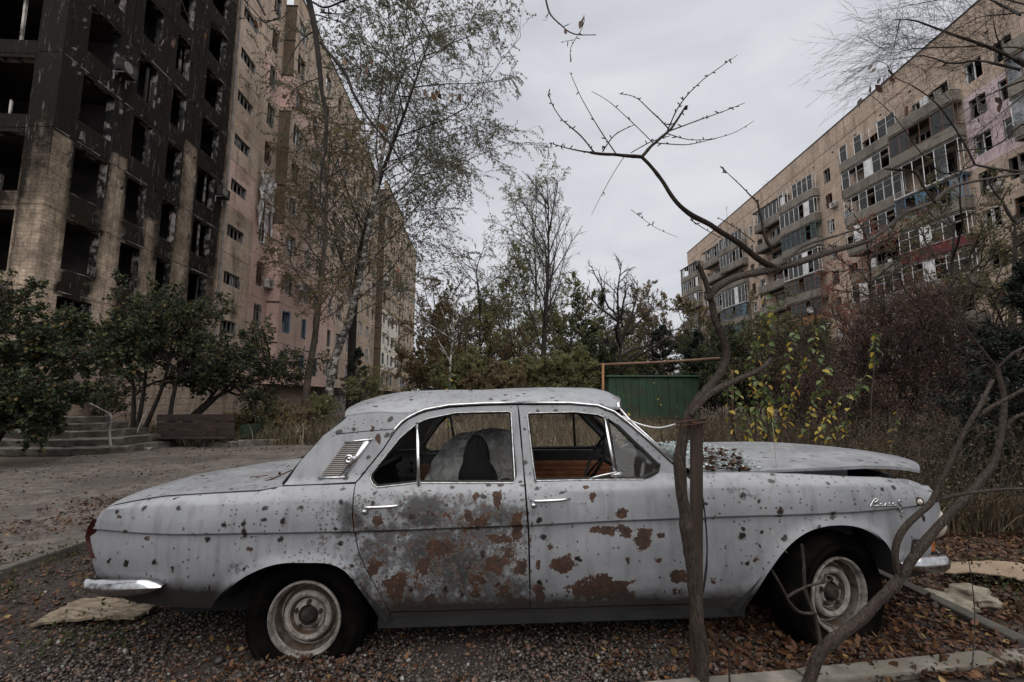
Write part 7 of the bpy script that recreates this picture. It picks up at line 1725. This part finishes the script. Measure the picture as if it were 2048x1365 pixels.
st_ = [([(1512,905),(1510,820),(1500,740),(1512,680)], 34), ([(1530,905),(1540,830),(1535,740),(1545,640),(1560,600)], 40), ([(1560,905),(1565,820),(1575,730),(1590,660)], 34), ([(1590,905),(1575,840),(1600,760),(1625,690),(1640,650)], 34), ([(1600,905),(1620,830),(1640,770),(1660,730)], 28), ([(1625,910),(1650,840),(1680,800),(1730,770)], 28), ([(1540,905),(1520,850),(1490,810),(1462,770)], 25), ([(1640,915),(1660,880),(1690,850),(1700,840)], 19), ([(1560,905),(1550,860),(1530,800),(1515,760)], 23), ([(1680,905),(1665,840),(1645,750),(1640,700)], 19), ([(1500,905),(1490,850),(1470,800)], 17), ([(1545,905),(1530,800),(1520,700),(1530,590)], 22), ([(1700,910),(1690,850),(1710,790),(1735,745)], 10), ([(1480,900),(1465,850),(1455,790),(1470,740)], 10)]
shoots('mulberry_sapling', 'clump of sapling stems with yellow and green leaves rising behind the bonnet', W(1570, 1000, 4.6) * 1.0 * 1.0, st_, 3, 4.75, .098, 0)
shoots('mulberry_sapling', 'lone thin sapling with a green leaf tuft at its tip, right of the yellow clump', W(1745, 1000, 5.0), [([(1744,905),(1742,820),(1748,740),(1752,672)], 0), ([(1748,740),(1750,700),(1752,668)], 14)], 4, 5.0, .11, 0)
shoots('mulberry_sapling', 'short thin sapling with few green leaves, furthest right in the dry grass', W(1785, 1000, 5.4), [([(1782,905),(1790,850),(1795,815)], 8)], 5, 5.4, .10, 0)
shoots('mulberry_sapling', 'green leaved slender shoots poking up behind the car roof', W(897, 900, 7.0), [([(897,880),(895,790),(900,745)], 14), ([(896,840),(912,800),(905,770)], 8)], 6, 6.5, .11, 0)
shoots('mulberry_sapling', 'thin weed stem in front of the middle of the green container', W(1325, 900, 6.0), [([(1325,890),(1318,800),(1310,760)], 7)], 7, 6.0, .06, 0)
shoots('mulberry_sapling', 'leafy weed stem before the near left corner of the green container', W(1258, 900, 6.2), [([(1258,890),(1252,800),(1248,760)], 9)], 8, 6.2, .07, 0)

# ================================================================== STREET FURNITURE AND ODDMENTS
# entrance steps
st = thing('entrance_steps', 'crumbling rounded concrete entrance steps under the green bush', 'steps', tuple(Gp(100, 912)))
rg = np.random.default_rng(15)
for i, (xr, yb, yt, x0) in enumerate(((222, 912, 893, -120), (210, 897, 879, -120), (192, 881, 866, -60), (172, 868, 853, 60), (160, 856, 845, 60))):
    Yf = 10.85 + .36 * i; zt = .165 * (i + 1); n = 16
    xa = W(x0, 880, Yf).x; xb = W(xr, 880, Yf).x; G = []
    for j in range(n + 1):
        f = j / n; x = xa + (xb - xa) * f; yf = Yf + 1.0 * max(0, f - .72) ** 2 / .08 * .55 + .03 * rg.normal(); zz = zt + .012 * rg.normal()
        G.append([(x, yf + .03, zt - .17), (x, yf - .012*rg.random(), zt - .02), (x, yf + .025, zz), (x, 13.2, zt - .01), (x, 13.2, zt - .17)])
    mb = MB(); mb.grid(np.array(G)); mb.add([G[-1][k] for k in range(5)], [(0, 1, 2, 3)], [(0, 3, 4)]); mb.add([G[0][k] for k in range(5)], [(0, 1, 2, 3)], [(0, 3, 4)])
    ob('step', sharp(mb.mesh('step', MT['concrete_dark']), 30), st)
# bent handrail
hr = thing('handrail', 'bent thin pipe handrail beside the entrance steps', 'handrail', tuple(Gp(222, 897)))
mb = MB(); mb.tube(resamp([W(222, 897, 11.0), W(219, 862, 11.05), W(223, 840, 11.05), W(220, 828, 11.1)], 10), .028, 6); ob('post', mb.mesh('post', MT['frame_grey'], True), hr)
mb = MB(); mb.tube([W(221, 829, 11.1), W(190, 812, 11.5), W(152, 792, 12.1)], .016, 6); ob('rail', mb.mesh('rail', MT['frame_grey'], True), hr)
# plank bench
Yb = 13.0; bn = thing('bench', 'dark brown plank bench with tall back facing the road', 'bench', tuple(Gp(395, 892)))
MT['bench_wood'] = M2('bench_wood', (.013, .008, .0065), (.030, .018, .014), 10, .7, .3, .006, stretch=(.3, 1, 1))
for i, (y0, y1) in enumerate(((829, 843.5), (845, 859), (860.5, 876))):
    a, c = W(312, y1, Yb), W(469, y0, Yb); mb = MB(); mb.box((a.x, Yb, a.z), (c.x, Yb + .04, c.z), jit=.006); ob('back_plank', bevel_mesh(mb.mesh('back_plank', MT['bench_wood']), .006), bn)
for i in range(3):
    a, c = W(312, 877, Yb - .12 - .14*i), W(469, 877, Yb); mb = MB(); mb.box((a.x, Yb - .16 - .14*i, a.z - .02), (c.x, Yb - .03 - .14*i, a.z + .02), jit=.004); ob('seat_plank', bevel_mesh(mb.mesh('seat_plank', MT['bench_wood']), .005), bn)
for px in (340, 428):
    a = W(px, 890, Yb); mb = MB(); mb.box((a.x - .04, Yb + .042, 0), (a.x + .04, Yb + .10, W(px, 832, Yb).z)); mb.box((a.x - .04, Yb - .42, 0), (a.x + .04, Yb - .36, W(px, 878, Yb).z - .022)); mb.box((a.x - .03, Yb - .358, .2), (a.x + .03, Yb + .04, .26)); ob('leg', mb.mesh('leg', MT['black']), bn)
# litter bin
lb = thing('litter_bin', 'small dark green open litter bin right of the bench', 'bin', tuple(Gp(500, 884)))
a = W(500, 875, 13.4); mb = MB(); MT['bin_green'] = M2('bin_green', (.010, .022, .014), (.02, .036, .022), 8, .7)
for r0, r1, z0, z1 in ((.15, .19, a.z - .02, a.z + .36),):
    ring = [(-1, -1), (1, -1), (1, 1), (-1, 1)]
    V = [(a.x + r0*x, 13.4 + r0*y, z0) for x, y in ring] + [(a.x + r1*x, 13.4 + r1*y, z1) for x, y in ring] + [(a.x + (r1-.02)*x, 13.4 + (r1-.02)*y, z1) for x, y in ring] + [(a.x + (r0-.02)*x, 13.4 + (r0-.02)*y, z0 + .03) for x, y in ring]
    mb.add(V, [(3, 2, 1, 0)] + [(i, (i+1) % 4, 4+(i+1) % 4, 4+i) for i in range(4)] + [(4+i, 4+(i+1) % 4, 8+(i+1) % 4, 8+i) for i in range(4)] + [(8+i, 8+(i+1) % 4, 12+(i+1) % 4, 12+i) for i in range(4)] + [(12, 13, 14, 15)])
ob('bin_body', mb.mesh('bin_body', MT['bin_green']), lb)
mb = MB(); [mb.box((a.x + x - .015, 13.4 - .015, 0), (a.x + x + .015, 13.4 + .015, a.z + .2)) for x in (-.2, .2)]; ob('leg', mb.mesh('leg', MT['black']), lb)
# kerb along the far road edge; its last stones are painted in yellow and green bands
kb = thing('kerb', 'weathered concrete kerb along the far road edge, its end painted yellow and green', 'kerb', tuple(Gp(400, 893)))
MT['kerb_yellow'] = M2('kerb_yellow', (.22, .17, .04), (.34, .27, .07), 8, .8, .3, .006, c3=(.14, .12, .08), scale3=4)
MT['kerb_green'] = M2('kerb_green', (.035, .085, .045), (.07, .14, .075), 8, .8, .3, .006, c3=(.1, .1, .07), scale3=4)
line = resamp([tuple(Gp(x, y)) for x, y in ((238, 889), (300, 893), (380, 894), (470, 894), (540, 892), (575, 886), (605, 880), (640, 872), (680, 863))], 60)
d_ = np.concatenate([[0], np.cumsum(np.linalg.norm(np.diff(line, axis=0), axis=1))]); tot = d_[-1]
s = 0; i = 0
lab_px = float(np.interp(545, [1024 + F*p[0]/(p[1]*cP - H*sP) for p in line], d_))
while s < tot - .1:
    L_ = .98 if s < lab_px else .55; a = np.array([np.interp(s, d_, line[:, k]) for k in range(3)]); c = np.array([np.interp(min(s + L_ - .025, tot), d_, line[:, k]) for k in range(3)])
    if i != 2:
        ux = (c - a) / np.linalg.norm(c - a); ang = math.atan2(ux[1], ux[0]); ln = float(np.linalg.norm(c - a)); mb = MB(); mb.box((0, 0, -.05), (ln, .16, .15 + .02*math.sin(i*2)), jit=.006)
        ob('kerb_stone', bevel_mesh(mb.mesh('kerb_stone', MT['concrete_dark'] if s < lab_px else MT['kerb_yellow' if i % 2 else 'kerb_green']), .012), kb, M=Matrix.Translation(a) @ Matrix.Rotation(ang + .02*math.sin(i*3), 4, 'Z'))
    s += L_; i += 1
# debris by the steps
mb = MB(); mb.hexa([Gp(228, 893), Gp(300, 904), Gp(303, 900), Gp(232, 889)] + [Gp(x, y) + Vector((0, 0, .07)) for x, y in ((228, 893), (300, 904), (303, 900), (232, 889))]); ob('plank', mb.mesh('plank', MT['frame_grey']), None, 'grey weathered plank on the road edge next to the steps', 'plank')
mb = MB(); mb.hexa([Gp(393, 888), Gp(478, 890), Gp(478, 887), Gp(396, 885)] + [Gp(x, y) + Vector((0, 0, .05)) for x, y in ((393, 888), (478, 890), (478, 887), (396, 885))]); ob('plank', mb.mesh('plank', MT['steel_grey']), None, 'pale plank lying under the dark bench', 'plank')
ob('rubble_lump', lumpy(tuple(Gp(280, 884) + Vector((0, 0, .12))), (.32, .25, .16), 3, .1, 'rubble_lump', 'concrete_dark', 2, 3), None, 'mossy lump of rubble between steps and bench', 'rubble')
mb = MB(); mb.tube([W(274, 866, 12.6), W(284, 840, 12.9), W(295, 818, 13.2)], .02, 6); ob('pole', mb.mesh('pole', MT['frame_grey'], True), None, 'thin grey pole leaning among the lilac stems', 'pole')
# kerbs of the parking bay
def kerb_run(pts, w_, h_, name, mat, label, ln=1.0, seed=1):
    P = resamp(pts, 40); dd = np.concatenate([[0], np.cumsum(np.linalg.norm(np.diff(P, axis=0), axis=1))]); s = 0; r = random.Random(seed)
    k = thing(name, label, 'kerb', tuple(pts[0]))
    while s < dd[-1] - .05:
        a = Vector([np.interp(s, dd, P[:, j]) for j in range(3)]); c = Vector([np.interp(min(s + ln - .015, dd[-1]), dd, P[:, j]) for j in range(3)]); v = c - a
        mb = MB(); mb.box((0, -w_/2, -.12), (v.length, w_/2, h_), jit=.004); me = bevel_mesh(mb.mesh('kerb_stone', MT[mat]), .012, 2)
        ob('kerb_stone', me, k, M=Matrix.Translation(a) @ Matrix.Rotation(math.atan2(v.y, v.x), 4, 'Z') @ Matrix.Rotation(-math.asin(v.z / max(v.length, .01)), 4, 'Y')); s += ln
a0, a1 = Gp(1440, 1372, .10), Gp(2120, 1318, .10); dv = (a1 - a0).normalized()
kerb_run([a0 - dv*.6 + Vector((0, 0, -.09)), a0 + Vector((0, 0, -.085)), a1 + Vector((0, 0, -.06)), a1 + dv*1.0 + Vector((0, 0, -.06))], .10, .10, 'bay_kerb', 'concrete', 'pale concrete kerb along the bottom right edge of the gravel', 1.0)
kerb_run([(2.56, 2.46, .03), (2.56, 3.2, .03), (2.57, 4.2, .02), (2.58, 6.0, .0)], .085, .12, 'bay_kerb', 'concrete_dark', 'dark weathered kerb running back under the front bumper', 1.0)
kerb_run([(-3.86, 2.2, .0), (-3.86, 3.4, .0), (-3.84, 4.6, 0), (-3.8, 7.0, 0), (-4.2, 9.5, 0)], .10, .075, 'bay_kerb', 'concrete_dark', 'half buried kerb between gravel and road behind the car', 1.0)
# sheets lying about
def sheet(corners, bendy, name, mat, label, cat, th=.012, n=14, seed=0):
    A = [np.array(tuple(c)) for c in corners]; rg = np.random.default_rng(seed); G = []
    for i in range(n + 1):
        row = []
        for j in range(n + 1):
            u, v = i/n, j/n; p = A[0]*(1-u)*(1-v) + A[1]*u*(1-v) + A[2]*u*v + A[3]*(1-u)*v; p = p + np.array([0, 0, bendy*math.sin(math.pi*u)*.6 + bendy*.4*math.sin(5*u + 3*v)*math.sin(math.pi*v) + .003*rg.normal()])
            ed = min(u, v, 1-u, 1-v)
            if ed < .01: p = p + np.array([rg.normal()*.012, rg.normal()*.012, 0])
            row.append(p)
        G.append(row)
    G = np.array(G); mb = MB(); mb.grid(G); mb.grid(G - np.array([0, 0, th])); ring = np.concatenate([G[0], G[1:, -1], G[-1, -2::-1], G[-2:0:-1, 0]]); ring = np.vstack([ring, ring[:1]]); mb.grid(np.stack([ring, ring - np.array([0, 0, th])]))
    return ob(name, sharp(mb.mesh(name, MT[mat]), 50), None, label, cat)
MT['plywood'] = M2('plywood', (.10, .078, .054), (.215, .172, .125), 6, .85, .4, .006, stretch=(3, 12, 1), c3=(.07, .052, .036), scale3=4)
MT['cardboard'] = M2('cardboard', (.14, .10, .068), (.22, .165, .118), 5, .9, .3, .006, c3=(.14, .10, .07), scale3=2.5)
MT['cloth_cream'] = M2('cloth_cream', (.11, .096, .07), (.235, .21, .16), 14, .9, .6, .01, c3=(.15, .13, .10), scale3=6)
sheet([Gp(55, 1250, .03), Gp(265, 1236, .045), Gp(330, 1205, .05), Gp(170, 1196, .04)], .03, 'plywood_sheet', 'plywood', 'warped tan plywood sheet on the gravel under the rear bumper', 'plywood', .014, seed=1)
sheet([Gp(1880, 1148, .06), Gp(2090, 1172, .06), Gp(2100, 1140, .06), Gp(1885, 1128, .07)], .07, 'cardboard_sheet', 'cardboard', 'curved tan cardboard lying on the leaves ahead of the car', 'cardboard', .008, seed=2)
ob('cloth_scrap', lumpy(tuple(Gp(1945, 1212) + Vector((0, 0, .06))), (.115, .10, .06), 12, .22, 'cloth_scrap', 'cloth_cream', 3, 4.5), None, 'crumpled cream cloth beside the dark kerb', 'cloth')
sheet([Gp(1832, 1184, .06), Gp(1930, 1226, .06), Gp(1962, 1220, .05), Gp(1862, 1180, .06)], .05, 'foam_strip', 'cloth_cream', 'long cream foam strip lying along the dark kerb', 'foam strip', .02, seed=4)
ob('pale_stone', lumpy(tuple(Gp(1945, 1366) + Vector((.03, -.10, -.03))), (.34, .14, .085), 4, .10, 'pale_stone', 'cloth_cream', 3, 3), None, 'broad pale stone slab at the bottom right below the kerb', 'stone')
ob('paper_scrap', lumpy(tuple(Gp(1950, 1305) + Vector((0, 0, .03))), (.035, .025, .02), 6, .2, 'paper_scrap', 'frame_white', 2, 3), None, 'curled pale scrap on the leaves inside the bay corner', 'scrap')
# green steel container
gc = thing('container', 'dark green ribbed steel container at the back of the yard', 'container', tuple(Gp(1308, 851)))
Yg = 24; a, c = W(1219, 848, Yg), W(1397, 753, Yg); MT['steel_green'] = M2('steel_green', (.015, .038, .021), (.024, .054, .030), 1.2, .75, .1, .01, c3=(.028, .036, .022), scale3=1.5)
n = 12
for i in range(n):
    x0 = a.x + (c.x - a.x)*i/n; x1 = a.x + (c.x - a.x)*(i+1)/n; mb = MB(); mb.box((x0 + .008, Yg + (.03 if i % 4 == 3 else 0), .25), (x1 - .008, Yg + .06, c.z - .06)); ob('steel_panel', mb.mesh('steel_panel', MT['steel_green']), gc)
mb = MB(); mb.box((a.x, Yg + .062, .2), (c.x, Yg + 2.4, c.z - .02)); ob('body', mb.mesh('body', MT['steel_green']), gc)
mb = MB(); mb.box((a.x - .12, Yg - .1, c.z - .05), (c.x + .12, Yg + 2.5, c.z + .05)); ob('lid', bevel_mesh(mb.mesh('lid', MT['steel_green']), .02), gc)
mb = MB(); [mb.box((x, Yg + .1, -.05), (x + .2, Yg + 2.3, .2)) for x in (a.x + .2, c.x - .4)]; ob('skid', mb.mesh('skid', MT['black']), gc)
# rusty pipe frame
pf = thing('pipe_frame', 'rusty overhead pipe on an orange brown post', 'pipe', tuple(Gp(1206, 868)))
Yp = 19; mb = MB(); mb.tube([W(1206, 870, Yp), W(1206, 728, Yp)], .05, 8); ob('post', mb.mesh('post', M2('rust_orange', (.17, .08, .035), (.27, .14, .06), 6, .85, .3, .01), True), pf)
mb = MB(); mb.tube([W(1200, 730, Yp), W(1320, 725, Yp + .3), W(1440, 717, Yp + .6)], .055, 8); ob('pipe', mb.mesh('pipe', M2('rust_brown', (.09, .05, .035), (.16, .095, .065), 6, .85, .3, .01), True), pf)
mb = MB(); mb.tube([W(1466, 870, 9), W(1464, 740, 9)], .028, 6); ob('pole', mb.mesh('pole', MT['rust_steel'], True), None, 'slim rusty pole among the yellow leaves', 'pole')
for i, (y0, y1, lab) in enumerate(((687, 682, 'upper of two thin wires above the rusty pipe'), (697, 699, 'lower of two thin wires above the rusty pipe'))):
    mb = MB(); mb.tube([W(1150, y0, 26), W(1300, (y0+y1)/2 + 2, 26), W(1470, y1, 26)], .006, 4); ob('cable', mb.mesh('cable', MT['black'], True), None, lab, 'cable')
print('objects', len(bpy.data.objects), 'seconds', round(time.time() - T0, 1))
